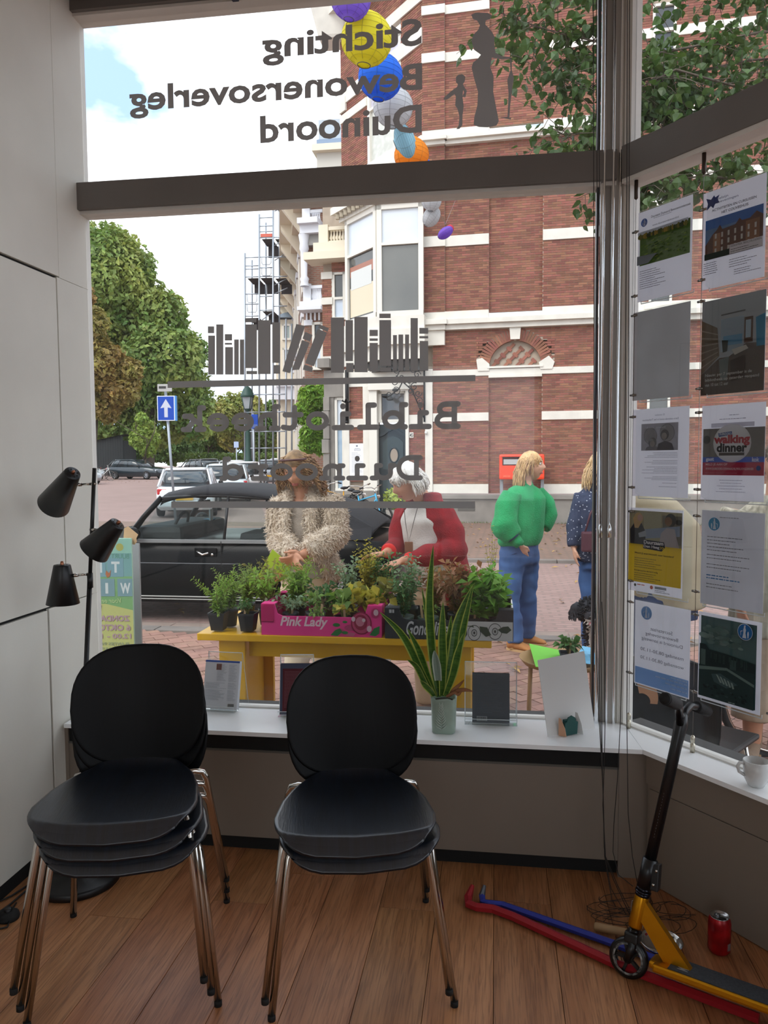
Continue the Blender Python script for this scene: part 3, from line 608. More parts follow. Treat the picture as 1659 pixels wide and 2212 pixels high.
# ================================================================== POSTERS ON CABLES
FP = Frame((.504, -.071), RD)
paper = M('white_paper', '#f0f0f6', .7, trans=.5)
def ink(h): return M('ink_' + h.strip('#'), h, .7, trans=.42)
class Print:
    """flat printed sheet on a frame; x,y run 0..1 from the top left"""
    def __init__(s, F, u0, u1, z0, z1, d=.0004): s.F, s.u0, s.u1, s.z0, s.z1, s.d = F, u0, u1, z0, z1, d; s.b = B(); s.m = []; s.n = 0
    def k(s, h):
        if h not in s.m: s.m.append(h)
        s.n += 1; return s.m.index(h)
    def P(s, x, y): return s.F.pt(s.u0 + (s.u1 - s.u0) * x, s.z1 - (s.z1 - s.z0) * y, s.d + .00012 * s.n)
    def poly(s, pts, h): k = s.k(h); s.b.add([s.P(*p) for p in pts], [tuple(range(len(pts)))], k); return s
    def rect(s, x0, y0, x1, y1, h): return s.poly([(x0, y1), (x1, y1), (x1, y0), (x0, y0)], h)
    def disc(s, x, y, r, h, ry=None):
        a = (s.u1 - s.u0) / (s.z1 - s.z0); ry = r * a if ry is None else ry
        return s.poly([(x + r * math.cos(2 * PI * j / 28), y - ry * math.sin(2 * PI * j / 28)) for j in range(28)], h)
    def text(s, t, x0, x1, y0, y1, h, bold=.0, mirror=False, shear=0):
        k = s.k(h); W_, H_ = s.u1 - s.u0, s.z1 - s.z0
        text_to(s.b, t, s.F, s.u0 + W_ * x0, s.u0 + W_ * x1, s.z1 - H_ * y1, s.z1 - H_ * y0, s.d + .00012 * s.n, bold, shear, mirror, k); return s
    def lines(s, x0, x1, y0, n, dy, h, th=.006, align=-1, seed=1):
        k = s.k(h); W_, H_ = s.u1 - s.u0, s.z1 - s.z0; r = random.Random(seed)
        for i in range(n): scribble(s.b, s.F, s.u0 + W_ * x0, s.u0 + W_ * x1, s.z1 - H_ * (y0 + i * dy), H_ * th, s.d + .00012 * s.n, k, r, align, r.uniform(.55, 1))
        return s
    def logo(s, x, y, r, h, mirror=1):
        s.disc(x, y, r, '#e6ecf4'); s.disc(x, y, r * .95, h); f = lambda dx, dy: (x + dx * r * mirror, y + dy * r * (s.u1 - s.u0) / (s.z1 - s.z0))
        s.poly([f(-.08, -.8), f(.14, -.8), f(.16, -.5), f(.24, -.2), f(.2, .1), f(.34, .75), f(-.2, .75), f(-.06, .1), f(-.14, -.25), f(-.04, -.5)], '#dfe8f2')
        s.poly([f(-.48, -.1), f(-.36, -.1), f(-.3, .2), f(-.36, .7), f(-.46, .7), f(-.52, .2)], '#dfe8f2'); s.poly([f(.34, -.15), f(.6, -.05), f(.56, .5), f(.52, .5), f(.52, 0), f(.34, -.05)], '#dfe8f2'); return s
    def done(s, parent, name='print'): return put(name, s.b, [ink(h) for h in s.m], parent)
clampm = M('clamp_steel', '#8f8a84', .25, 1); fitm = M('satin_nickel', '#c9c3b2', .3, 1)
HP = .2855
def holder(col, row, paper_rect, label, draw, pm=None, plabel=None):
    """acrylic pocket + the printed sheet inside"""
    u0, u1, z0, z1 = paper_rect
    pk = thing('acrylic_pocket', FP.pt((u0 + u1) / 2, z0, 0), plabel, 'sign holder', 'acrylic pockets on the window cables')
    a, e, zl, zh = col * HP + .018, (col + 1) * HP - .018, z0 - .008, z1 + .004
    b = B(); n_ = .012
    out = [(a + n_, zl), (e - n_, zl), (e - n_, zl + n_), (e, zl + n_ * 1.6), (e, zh), (a, zh), (a, zl + n_ * 1.6), (a + n_, zl + n_)]
    m = FP.mat(0, 0, .0018); b.prism(out, .002, m); put('front_sheet', b, acr, pk)
    b = B(); b.prism(out, .002, FP.mat(0, 0, -.004)); put('back_sheet', b, acr, pk)
    b = B(); q = [FP.pt(u, z, .0) for u, z in out]; b.tube([q[7], q[0], q[1], q[2]], .0016, 4); put('edge_glint', b, M('acrylic_edge_glint', '#e8ecee', .2, trans=.3), pk)  # whitish strip paints the bright line light makes along the acrylic edge
    po = put('poster', B().fbox(FP, u0, u1, z0, z1, -.0012, .0), pm or paper); tag(po, label, 'poster', 'sheets in the window pockets')
    if draw:
        p = Print(FP, u0, u1, z0, z1, .0003); draw(p); p.done(po)
    return po
def rect_px(tl, tr, bl, br):
    A, B_, C_, D_ = (FP.uv(*p) for p in (tl, tr, bl, br)); return ((A[0] + C_[0]) / 2, (B_[0] + D_[0]) / 2, (C_[1] + D_[1]) / 2, (A[1] + B_[1]) / 2)
R_ = random.Random(5)
def field(p, x0, y0, x1, y1):
    p.rect(x0, y0, x1, y1, '#55702f')
    for i in range(90):
        x, y = R_.uniform(x0, x1 - .07), R_.uniform(y0 + .09, y1 - .03); w_ = R_.uniform(.02, .07); p.poly([(x, y + .02), (x + w_, y + .014), (x + w_, y), (x, y + .006)], R_.choice(['#5f7d32', '#6f8a38', '#4a6329', '#7c9440', '#3f5826']))
    p.rect(x0, y0, x1, y0 + .035, '#b9c1cc')
    for i in range(26): x = x0 + (x1 - x0) * (i + .5) / 26; r = R_.uniform(.018, .032); p.disc(min(max(x, x0 + r), x1 - r), y0 + .055, r, R_.choice(['#6e6a2c', '#8a7a2e', '#4d5526', '#3c4424', '#9a8236']), R_.uniform(.018, .035))
    p.poly([(x0, y1), (x0 + .22, y1), (x0 + .38, y1 - .085), (x0, y1 - .10)], '#7d848c')
def d1(p):
    p.logo(.115, .125, .065, '#4a6bb0'); p.text('Duurzaam Duinoord Bewonersonderzoek', .25, .97, .075, .10, '#2b2b30', .01); p.lines(.3, .85, .115, 1, .02, '#8a8a90', .005)
    p.text('www.duurzaamduinoord.nl', .28, .76, .175, .195, '#3b3b42'); field(p, .04, .235, .97, .60); p.lines(.10, .62, .68, 9, .024, '#5a5a60', .006)
def house(p, x0, y0, x1, y1):
    p.rect(x0, y0, x1, y1, '#2f5f9a'); p.rect(x0, y0 + .10, x1, y1, '#6a8fb8')
    p.poly([(x0, y1), (x1, y1), (x1, y0 + .10), (x1 - .1, y0 + .05), (x1 - .2, y0 + .10), (x1 - .32, y0 + .10), (x1 - .36, y0 + .07), (x1 - .42, y0 + .12), (x0 + .28, y0 + .13), (x0 + .24, y0 + .08), (x0 + .18, y0 + .13), (x0 + .12, y0 + .16), (x0, y0 + .26)], '#6b4030')
    p.rect(x0 + .13, y0 + .16, x0 + .25, y1 - .06, '#a8795a'); p.rect(x1 - .26, y0 + .12, x1 - .05, y1 - .07, '#9a6a4a')
    for i in range(7):
        for j in range(3): p.rect(x0 + .16 + i * .105, y0 + .16 + j * .075, x0 + .19 + i * .105, y0 + .21 + j * .075, '#d5d2cc')
    p.rect(x0, y1 - .06, x1, y1, '#26332a')
def d2(p):
    p.poly([(.06, .06), (.14, .085), (.19, .05), (.21, .075), (.28, .06), (.25, .10), (.28, .14), (.21, .14), (.18, .18), (.14, .15), (.07, .185), (.09, .12)], '#23356e')
    p.text('welzijn', .22, .42, .085, .115, '#2c3560'); p.text('scheveningen', .20, .58, .12, .15, '#2c3560')
    p.text('ACTIVITEITEN EN CURSUSSEN', .16, .86, .19, .215, '#2a2a2e', .012); p.text('HET COUVEEHUIS', .32, .74, .235, .262, '#2a2a2e', .012)
    house(p, .06, .29, .97, .70); p.rect(.47, .605, .98, .70, '#dcdce4')
    p.text('KERAMIEK BESCHILDEREN', .49, .96, .612, .632, '#4a4a50'); p.lines(.49, .96, .66, 3, .022, '#5a5a60'); p.lines(.47, .93, .76, 4, .024, '#6a6a70'); p.lines(.05, .4, .74, 6, .022, '#4a4a50'); p.lines(.55, .98, .87, 3, .022, '#6a6a70')
def d4(p):
    p.rect(0, 0, 1, 1, '#8a8d8c'); p.poly([(0, 1), (1, 1), (1, .52), (.72, .5), (.45, .62), (.3, .62), (0, .78)], '#54463a')
    p.poly([(0, .78), (0, .2), (.26, .30), (.3, .60)], '#6f5f4c')
    for i in range(6): p.poly([(0, .30 + i * .08), (.28, .37 + i * .045), (.28, .38 + i * .045), (0, .315 + i * .08)], '#94887a')
    p.rect(.32, .22, .68, .56, '#8fa0ad'); p.rect(.36, .40, .66, .50, '#5c93b5'); p.poly([(.32, .17), (.70, .16), (.70, .175), (.32, .185)], '#555555'); p.rect(.69, .24, .82, .50, '#5e4a3e'); p.rect(.71, .27, .79, .45, '#a7bccb'); p.poly([(.86, .26), (1, .23), (1, .55), (.88, .55)], '#3f87a8')
    p.poly([(.34, .44), (.44, .45), (.43, .56), (.36, .57)], '#3c4340'); p.poly([(.5, .55), (.72, .52), (.76, .56), (.55, .61)], '#b9b8b0'); p.poly([(.3, .64), (.46, .62), (.44, .86), (.33, .86)], '#76807f'); p.poly([(.48, .66), (.70, .62), (.72, .85), (.5, .88)], '#40332b')
    p.text('Nieuw: per 7 september is de', .08, .82, .775, .815, '#c2c2bf', .02); p.text('bibliotheek op zaterdag geopend', .08, .93, .825, .865, '#c2c2bf', .02); p.text('van 10 tot 12 uur', .08, .46, .875, .91, '#c2c2bf', .02)
def d5(p):
    p.text('12 oktober', .4, .58, .065, .085, '#8a8898', 0, True); p.text('Extra culturele avond in het Trefcentrum', .18, .82, .115, .137, '#77758a', 0, True)
    p.rect(.16, .17, .82, .475, '#96949a')
    for x, y, r in ((.33, .31, .12), (.63, .28, .13)): p.disc(x, y, r, '#74727a'); p.disc(x, y, r * .93, '#96949a')
    p.disc(.37, .385, .075, '#6d6a70'); p.poly([(.24, .475), (.26, .44), (.34, .42), (.45, .43), (.5, .475)], '#77747a'); p.disc(.37, .40, .045, '#98908e'); p.disc(.59, .30, .075, '#66636a'); p.disc(.58, .315, .048, '#9a928f'); p.poly([(.45, .475), (.48, .40), (.6, .37), (.72, .40), (.76, .475)], '#65636a'); p.text('kom ook', .24, .6, .205, .225, '#c0bfc6', .01, True)
    for y, n in ((.505, 4), (.595, 3), (.665, 5), (.775, 3)): p.lines(.16, .82, y, n, .017, '#9c9aa8', .005, 1, n)
    p.lines(.4, .82, .845, 1, .02, '#9c9aa8', .005, 1); p.lines(.3, .82, .885, 1, .02, '#9c9aa8', .005, 1)
def d6(p):
    p.lines(.4, .65, .115, 1, .02, '#a5a3b2', .008, 0); p.lines(.16, .84, .155, 1, .02, '#a5a3b2', .008, 0); p.rect(.16, .19, .84, .235, '#c2c1cd')
    p.rect(.03, .245, 1, .545, '#65605a'); p.disc(.09, .36, .06, '#3c3835'); p.rect(.03, .545, 1, .6, '#3555a8'); p.disc(.5, .40, .30, '#d8d8de', .20); p.rect(.03, .6, 1, .735, '#9c2440'); p.disc(.5, .40, .275, '#dfdfe4', .185)
    p.poly([(.28, .295), (.5, .28), (.5, .315), (.29, .335)], '#2b4f94'); p.text('DUINOORD', .30, .49, .292, .318, '#e0e4ec', .02)
    p.text('walking', .21, .78, .315, .43, '#b3283c', .05); p.text('dinner', .26, .74, .40, .495, '#1d1c20', .04); p.rect(.3, .50, .7, .53, '#56524e')
    p.text('gast', .085, .22, .55, .595, '#dfe2ea', .04); p.text('kok', .82, .93, .55, .595, '#dfe2ea', .04); p.text('MELD JE AAN OP', .085, .44, .61, .64, '#d9c5cd', .02); p.text('WWW.DUINOORD-DENHAAG.NL/WALKINGDINNER', .085, .85, .655, .68, '#d9c5cd', .02); p.disc(.92, .66, .035, '#2f4f96'); p.lines(.085, .92, .715, 1, .02, '#c98a98', .004)
    p.lines(.2, .8, .79, 5, .03, '#a9a7b6', .006, 0)
def d7(p):
    p.rect(.02, .03, .985, .45, '#8d8566'); p.rect(.30, .05, .62, .4, '#a7a287'); p.rect(.64, .07, .98, .4, '#6b6355'); p.poly([(.3, .25), (.95, .18), (.95, .3), (.3, .36)], '#8f9eb8')
    p.poly([(.05, .45), (.04, .26), (.12, .18), (.26, .18), (.34, .28), (.33, .45)], '#2f2f36'); p.disc(.2, .12, .085, '#c8a46a'); p.poly([(.1, .12), (.13, .24), (.2, .24), (.28, .14), (.22, .05)], '#c8a46a'); p.disc(.23, .115, .052, '#c9a08a'); p.poly([(.2, .3), (.34, .26), (.36, .33), (.22, .35)], '#a6adba')
    p.poly([(.58, .45), (.62, .28), (.72, .21), (.86, .22), (.95, .45)], '#b7aeb4'); p.disc(.79, .12, .095, '#2a2320'); p.disc(.93, .14, .06, '#2a2320', .03); p.disc(.75, .135, .065, '#8b6a50')
    p.rect(.02, .43, .985, .885, '#d9bb2a'); p.poly([(.3, .37), (.68, .38), (.7, .44), (.64, .49), (.3, .475)], '#1d2036'); p.text('Duurzaam', .31, .67, .375, .42, '#e8e8ea', .035); p.text('Den Haag', .31, .6, .43, .472, '#e8e8ea', .035); p.text('>>', .61, .68, .43, .47, '#d9bb2a', .02)
    p.text('Word jij energiecoach voor huurders?', .14, .86, .525, .553, '#4f4520', .02); p.lines(.14, .8, .60, 5, .027, '#857638', .007); p.text('Energiecoaches die hard nodig', .14, .58, .735, .757, '#4f4520', .015); p.lines(.14, .8, .78, 4, .026, '#857638', .007)
    p.disc(.16, .925, .022, '#555148'); p.lines(.2, .45, .92, 1, .02, '#c07a70', .012); p.disc(.47, .925, .028, '#c06a58'); p.rect(.53, .905, .74, .935, '#9aa0a6'); p.lines(.53, .84, .955, 2, .018, '#6d6d72', .006)
def d8(p):
    p.logo(.21, .14, .10, '#4a9cc6'); p.lines(.3, .8, .07, 1, .03, '#909096', .008)
    for y, n in ((.28, 5), (.47, 2), (.57, 2)): p.lines(.1, .8, y, n, .035, '#8b8b90', .008, -1, n)
    p.lines(.1, .7, .69, 2, .03, '#5f93c2', .012); p.lines(.1, .8, .78, 2, .035, '#8b8b90', .008)
def d9(p):
    g1 = '#7a7a84'; p.logo(.22, .13, .105, '#7aa6d6', -1)
    p.text('Secretariaat', .30, .70, .285, .325, g1, .0, True); p.text('Bewonersoverleg', .21, .80, .35, .40, g1, 0, True); p.text('Duinoord is aanwezig', .14, .88, .415, .465, g1, 0, True)
    p.text('maandag 08.30-11.30', .12, .9, .545, .595, g1, 0, True); p.text('woensdag 08.30-11.30', .12, .91, .645, .695, g1, 0, True)
    p.rect(.02, .79, .99, .985, '#86aede'); p.lines(.5, .97, .82, 1, .03, '#b9d0ea', .016, 1); p.lines(.05, .97, .855, 1, .03, '#b9d0ea', .016, 1); p.lines(.35, .97, .90, 1, .03, '#b9d0ea', .016, 1); p.lines(.5, .97, .945, 1, .03, '#b9d0ea', .016, 1)
def d10(p):
    p.rect(.04, .04, .93, .96, '#3c5a58'); rr = random.Random(8)
    for i in range(40): x = rr.uniform(.1, .75); y = rr.uniform(.14, .33); r = rr.uniform(.03, .09); p.disc(x, y, r, rr.choice(['#6a8480', '#587470', '#7b938e', '#4d6a68']), r * .35)
    p.poly([(.04, .62), (.04, .36), (.14, .36), (.2, .41), (.5, .42), (.93, .46), (.93, .62)], '#1c2f30'); p.rect(.06, .42, .14, .60, '#546a66'); p.rect(.54, .47, .64, .60, '#3d5452')
    for i in range(20): x = rr.uniform(.17, .9); p.rect(x, .44, x + .012, .445 + rr.uniform(.03, .1), '#2f4644')
    p.poly([(.04, .96), (.04, .6), (.93, .56), (.93, .96)], '#223a3a'); p.poly([(.04, .62), (.5, .57), (.93, .68), (.93, .71), (.5, .60), (.04, .66)], '#6d8580'); p.poly([(.25, .68), (.4, .65), (.68, .73), (.5, .80), (.3, .76)], '#40585a')
    for i in range(5): p.poly([(.33 + i * .06, .67 + i * .012), (.36 + i * .06, .675 + i * .012), (.43 + i * .05, .75 + i * .008), (.40 + i * .05, .755 + i * .008)], '#8fa39f')
    for i in range(26): x, y = rr.uniform(.06, .88), rr.uniform(.8, .92); p.disc(x, y, rr.uniform(.012, .03), rr.choice(['#142424', '#1b2c2c', '#31494a']), .012)
    p.logo(.785, .125, .115, '#1f6fb0', -1); p.lines(.55, .72, .945, 1, .02, '#93a5a2', .01)
greyp = M('grey_paper_back', '#c4c5c9', .8, var=.05, vscale=9, bump=.15, bscale=14, trans=.35)
holder(0, 0, rect_px((1379.5, 456), (1496.5, 425), (1377, 650), (1493, 631)), 'white notice with a green meadow photo, top left sheet of the cable display', d1, None, 'clear acrylic pocket round the meadow notice')
holder(1, 0, rect_px((1517, 415), (1655, 378), (1516, 625), (1652, 600)), 'white notice with blue star logo and a photo of a brick mansion', d2, None, 'clear acrylic pocket round the mansion notice')
holder(0, 1, rect_px((1369, 672), (1491.5, 655), (1366, 864), (1488, 857)), 'plain grey back of a sheet, below the meadow notice', None, greyp, 'clear acrylic pocket round the plain grey sheet')
holder(1, 1, rect_px((1517, 650), (1655, 628), (1514, 853), (1651, 845)), 'brown photo poster of a library room with white opening text', d4, None, 'clear acrylic pocket round the brown library poster')
holder(0, 2, rect_px((1368, 884), (1489, 878), (1366, 1071), (1486, 1076)), 'white sheet seen from behind with a grey photo of two people', d5, None, 'clear acrylic pocket round the sheet with the grey photo')
holder(1, 2, rect_px((1517, 876), (1654, 869), (1513, 1079), (1650, 1085)), 'white flyer with a red and blue dinner banner', d6, None, 'clear acrylic pocket round the dinner flyer')
holder(0, 3, rect_px((1358, 1092), (1474, 1107), (1355, 1275), (1475, 1292)), 'yellow flyer with a photo of two women talking', d7, None, 'clear acrylic pocket round the yellow flyer')
holder(1, 3, rect_px((1517, 1101), (1652, 1110), (1512, 1305), (1648, 1324)), 'grey sheet seen from behind with faint print and a light blue round logo', d8, M('grey_sheet', '#d6d7de', .8, var=.04, vscale=7, bump=.1, bscale=12, trans=.4), 'clear acrylic pocket round the faint grey sheet')
holder(0, 4, rect_px((1371, 1296), (1494, 1318), (1371, 1475), (1486, 1510)), 'white opening hours sheet with mirrored print and a blue band', d9, None, 'clear acrylic pocket round the opening hours sheet')
holder(1, 4, rect_px((1510, 1322), (1645, 1343), (1507, 1500), (1642, 1552)), 'dark green photo poster of a town with a round blue logo', d10, None, 'clear acrylic pocket round the dark green town poster')
for i, lb in enumerate(('display cable next to the corner post', 'display cable between the two columns of posters', 'display cable at the far side of the second poster column')):
    u = i * HP; t = thing('display_cable', FP.pt(u, SILL, 0), lb, 'cable', 'poster display cables')
    put('wire', B().cyl(FP.pt(u, SILL + .05, 0), FP.pt(u, 2.46, 0), .0010, None, 6), clampm, t)
    b = B(); b.lathe([(.002, 0), (.0085, 0), (.0085, .030), (.006, .032), (.006, .037), (.0075, .039), (.0075, .055), (.004, .060), (.001, .06)], 16, MX.Translation(FP.pt(u, SILL, 0))); put('floor_fitting', b, fitm, t)
    b = B(); b.lathe([(.002, 2.445), (.007, 2.45), (.007, 2.528), (.002, 2.528)], 14, MX.Translation(FP.pt(u, 0, 0))); put('top_fitting', b, M('dark_fitting', '#4a403a', .35, .8), t)
    for z in (2.33, 2.10, 2.03, 1.74, 1.66, 1.40, 1.31, 1.05, .97, .70):
        b = B(); b.tube([FP.pt(u - .014, z, 0), FP.pt(u + .014, z, 0)], .0042, 8); b.cyl(FP.pt(u, z - .005, 0), FP.pt(u, z + .005, 0), .0045, None, 8)
        put('clamp', b, clampm, t)

# ================================================================== ON THE WINDOW SILL
glintm = M('acrylic_edge_glint', '#e8ecee', .2, trans=.3)  # whitish colour for strips that imitate light caught in acrylic edges
def L(x, y, rz=0, tilt=0): return MX.Translation(V((x, y, SILL))) @ MX.Rotation(rz, 4, 'Z') @ MX.Rotation(tilt, 4, 'X')
def stand(pxy, Y, w, h, rz, label, tilt=-.28, base=.10, grp='clear book stands on the sill'):
    p = onz(*pxy, SILL); m = L(p.x, p.y, rz); t = thing('book_stand', p, label, 'book stand', grp)
    def sheet(nm, pts):
        # sheet through profile points (y,z), thickness 3 mm
        b = B()
        for (y0, z0), (y1, z1) in zip(pts, pts[1:]):
            d = V((0, y1 - y0, z1 - z0)).normalized(); n = V((0, -d.z, d.y)) * .0015
            A, E = V((0, y0, z0)), V((0, y1, z1)); q = [A - n, E - n, E + n, A + n]
            b.add([m @ (k + V((s * w / 2, 0, 0))) for s in (-1, 1) for k in q], [(0, 1, 2, 3), (7, 6, 5, 4), (0, 4, 5, 1), (2, 6, 7, 3), (1, 5, 6, 2), (0, 3, 7, 4)])
        return put(nm, b, acr, t)
    ty = h * math.sin(-tilt); tz = h * math.cos(tilt)
    sheet('back_sheet', [(0, .003), (ty, tz)]); sheet('rear_leg', [(ty, tz), (ty + .055, .002)]); sheet('ledge', [(0, .003), (-.045, .006)]); sheet('front_lip', [(-.045, .006), (-.048, .03)])
    b = B()
    for a, e in (((ty, tz), (ty, tz)),): b.tube([m @ V((-w / 2, ty, tz)), m @ V((w / 2, ty, tz))], .0017, 5)
    for s in (-1, 1): b.tube([m @ V((s * w / 2, 0, .003)), m @ V((s * w / 2, ty, tz)), m @ V((s * w / 2, ty + .055, .002))], .0012, 5)
    b.tube([m @ V((-w / 2, -.048, .03)), m @ V((w / 2, -.048, .03))], .0014, 5)
    put('edge_glint', b, glintm, t); return m, t
def book(m, w, h, th, cov, lab, inner, edge='#e6e0d2', tilt=-.28, prn=None, spine=None):
    """book standing on a ledge, back cover towards the room; local x right, z up, front at y=-th"""
    q = m @ MX.Translation(V((0, -.001, .0065))) @ MX.Rotation(tilt, 4, 'X')
    b = B(); b.box(0, -.001, h / 2, w, .0025, h, q); b.box(0, -th, h / 2, w, .0025, h, q); b.box(w / 2 - .001, -th / 2, h / 2, .003, th, h, q)
    t = tag(put('book', b, cov), lab, 'book', 'books on the window sill')
    b = B(); b.box(-.003, -th / 2, h / 2, w - .008, th - .0028, h - .006, q); put('page_block', b, M('page_edges', edge, .8, var=.06, vscale=60), t)
    class FB: pass
    F = FB(); F.pt = lambda u, z, d=0: q @ V((u, -th - .0013 - d, z))
    p = Print(F, -w / 2, w / 2, 0, h, .0002); inner(p); p.done(t); return t
def in1(p):
    p.rect(0, 0, 1, .04, '#5b78c4'); p.rect(.33, .07, .48, .2, '#9a6a5e'); 
    for y, n in ((.09, 16), (.47, 6), (.62, 10)): p.lines(.36 if y < .1 else .05, .66, y + .0, n, .022, '#9aa0aa', .006, -1, n); p.lines(.70, .96, y, n, .022, '#9aa0aa', .006, -1, n + 3)
    p.rect(.72, .88, .93, .95, '#d9d9d9')
    for i in range(9): p.rect(.74 + i * .02, .885, .75 + i * .02, .945, '#3a3a3a')
def in2(p):
    p.rect(.08, .1, .98, .95, '#6b2b36'); p.lines(.14, .9, .16, 26, .028, '#a77078', .007, -1, 4)
def in3(p):
    p.lines(.12, .82, .10, 22, .033, '#5f666c', .009, -1, 9); p.rect(.12, .87, .40, .96, '#b9bcc0')
    for i in range(11): p.rect(.135 + i * .023, .88, .146 + i * .023, .95, '#2b2b2d')
m, _ = stand((478, 1534), 0, .15, .235, -.06, 'clear stand holding the pale grey book beside the left chairs', -.24)
book(m, .150, .195, .018, M('pale_book_cover', '#cfd3da', .5), 'pale grey paperback with blue top edge, in a clear stand', in1, tilt=-.24)
m, _ = stand((640, 1545), 0, .135, .24, .12, 'clear curved stand holding the navy and red book behind the right chairs', -.2)
book(m, .125, .20, .026, M('navy_book_cover', '#2b2f4a', .5), 'navy book with a dark red back panel, partly behind the chair', in2, tilt=-.2)
stand((790, 1545), 0, .19, .222, 0, 'empty clear stand rising just behind the right chair back', -.22)
stand((262, 1530), 0, .10, .225, 0, 'clear stand almost hidden behind the left chair backs', -.2)
m, _ = stand((1060, 1562), 0, .20, .235, .02, 'wide clear stand holding the dark grey book next to the snake plant', -.12)
book(m, .142, .188, .024, M('charcoal_book_cover', '#3b4046', .45), 'dark charcoal paperback with lines of print and barcode', in3, tilt=-.12)
# photo card with strut back
e0, e1 = onz(1183, 1592, SILL), onz(1284, 1574, SILL)
u = (e1 - e0).normalized(); nrm = V((u.y, -u.x, 0)); h = .29
upv = (V((0, 0, 1)) - nrm * .30).normalized()
t = thing('photo_card', (e0 + e1) / 2, 'white card seen from behind, propped up on the sill by a green and tan stand', 'picture card')
w_ = (e1 - e0).length
q = MX((u, upv, u.cross(upv))).transposed().to_4x4(); q.translation = e0 + V((0, 0, .001))
put('card', B().prism([(0, 0), (w_, .0), (w_ + .012, h), (.008, h - .012)], .003, q), M('white_card', '#d6d5d3', .7), t)
qq = MX((u, V((0, 0, 1)), nrm)).transposed().to_4x4(); qq.translation = e0 + V((0, 0, .001))
ang = lambda a: qq @ MX.Rotation(a, 4, 'Y')
b = B(); b.prism([(0, 0), (.055, .0), (.058, .045), (.048, .05), (.046, .062), (.03, .072), (.014, .066), (.008, .05), (0, .045)], .004, qq @ MX.Translation(V((.060, .002, .02)))); b.box(.088, .03, .012, .05, .055, .014, qq); put('support', b, M('dark_green_card', '#0f4a46', .6), t)
b = B(); b.prism([(0, 0), (.030, 0), (.024, .03), (.008, .064), (0, .066)], .003, qq @ MX.Translation(V((.046, .0, .005))) @ MX.Rotation(-1.0, 4, 'Y')); put('strut', b, M('tan_card', '#c79a7c', .7), t)
b = B(); b.prism([(0, 0), (.034, 0), (.026, .04), (.010, .076), (0, .078)], .003, qq @ MX.Translation(V((.122, .0, .004))) @ MX.Rotation(-1.15, 4, 'Y')); put('strut', b, M('white_card', '#d6d5d3', .7), t)
# mug
mp_ = onz(1633, 1697, SILL)
t = thing('mug', mp_, 'white coffee mug on the right hand sill', 'mug')
cer = M('white_china', '#cfd0cf', .25, spec=.5)
put('body', B().lathe([(.002, .002), (.021, 0), (.024, .002), (.034, .022), (.0365, .034), (.0372, .036), (.0395, .080), (.0375, .081), (.0348, .036), (.03, .018), (.002, .008)], 40, MX.Translation(mp_)), cer, t)
hv = (V((-.93, -.1, 0))).normalized()
put('handle', B().tube([mp_ + hv * .037 + V((0, 0, .072)), mp_ + hv * .052 + V((0, 0, .073)), mp_ + hv * .058 + V((0, 0, .062)), mp_ + hv * .053 + V((0, 0, .045)), mp_ + hv * .036 + V((0, 0, .034))], [.005, .0055, .0055, .005, .005], 10), cer, t)
# snake plant
pp = onz(959, 1578, SILL)
t = thing('snake_plant', pp, 'potted snake plant with long upright leaves on the white sill', 'plant')
celad = M('celadon_glaze', '#93a597', .3, var=.12, vscale=14, spec=.5)
def sq(t_, r): x, y = sup(t_, 4.5); return x * r, y * r
rs = []
for z, r in ((.0, .040), (.004, .044), (.03, .045), (.08, .046), (.128, .0485), (.134, .049), (.134, .045), (.11, .042)):
    rs.append([pp + V((*sq(2 * PI * j / 32 + .3, r), z + .003 * math.sin(j * 1.7) * (z > .1))) for j in range(32)])
pot = put('pot', B().rings(rs), celad, t)
put('soil', B().lathe([(.001, .118), (.042, .114)], 20, MX.Translation(pp)), M('potting_soil', '#2a2018', .95, bump=.5, bscale=120), pot)
b = B()
fp0 = Frame(pp + V((-.008, -.0468, 0)), (1, -.02))
b.tube([fp0.pt(0, SILL + .012, .0), fp0.pt(.003, SILL + .06, .0012), fp0.pt(.001, SILL + .118, .003)], .0009, 5)
for i in range(10):
    z = SILL + .02 + i * .0095; l = .022 * (1 - i / 13)
    for s in (-1, 1): b.tube([fp0.pt(.001, z, .001), fp0.pt(s * l * .6, z + .008, .0014), fp0.pt(s * l, z + .018, .0008)], [.0016, .0020, .0006], 5)
put('fern_relief', b, M('pale_relief', '#b4c0b5', .4), pot)
lfm = [M('leaf_dark', '#3f6a2c', .35, col2='#5f8a38', vscale=30, stretch=(1, 1, 5), trans=.35), M('leaf_margin', '#b4c060', .4, trans=.35)]
pale = [M('leaf_pale', '#8fa193', .5, trans=.3), M('leaf_pale_rim', '#b8c6b4', .5)]; dry = [M('leaf_dry', '#8a5a38', .7), M('leaf_dry2', '#6e4528', .7)]
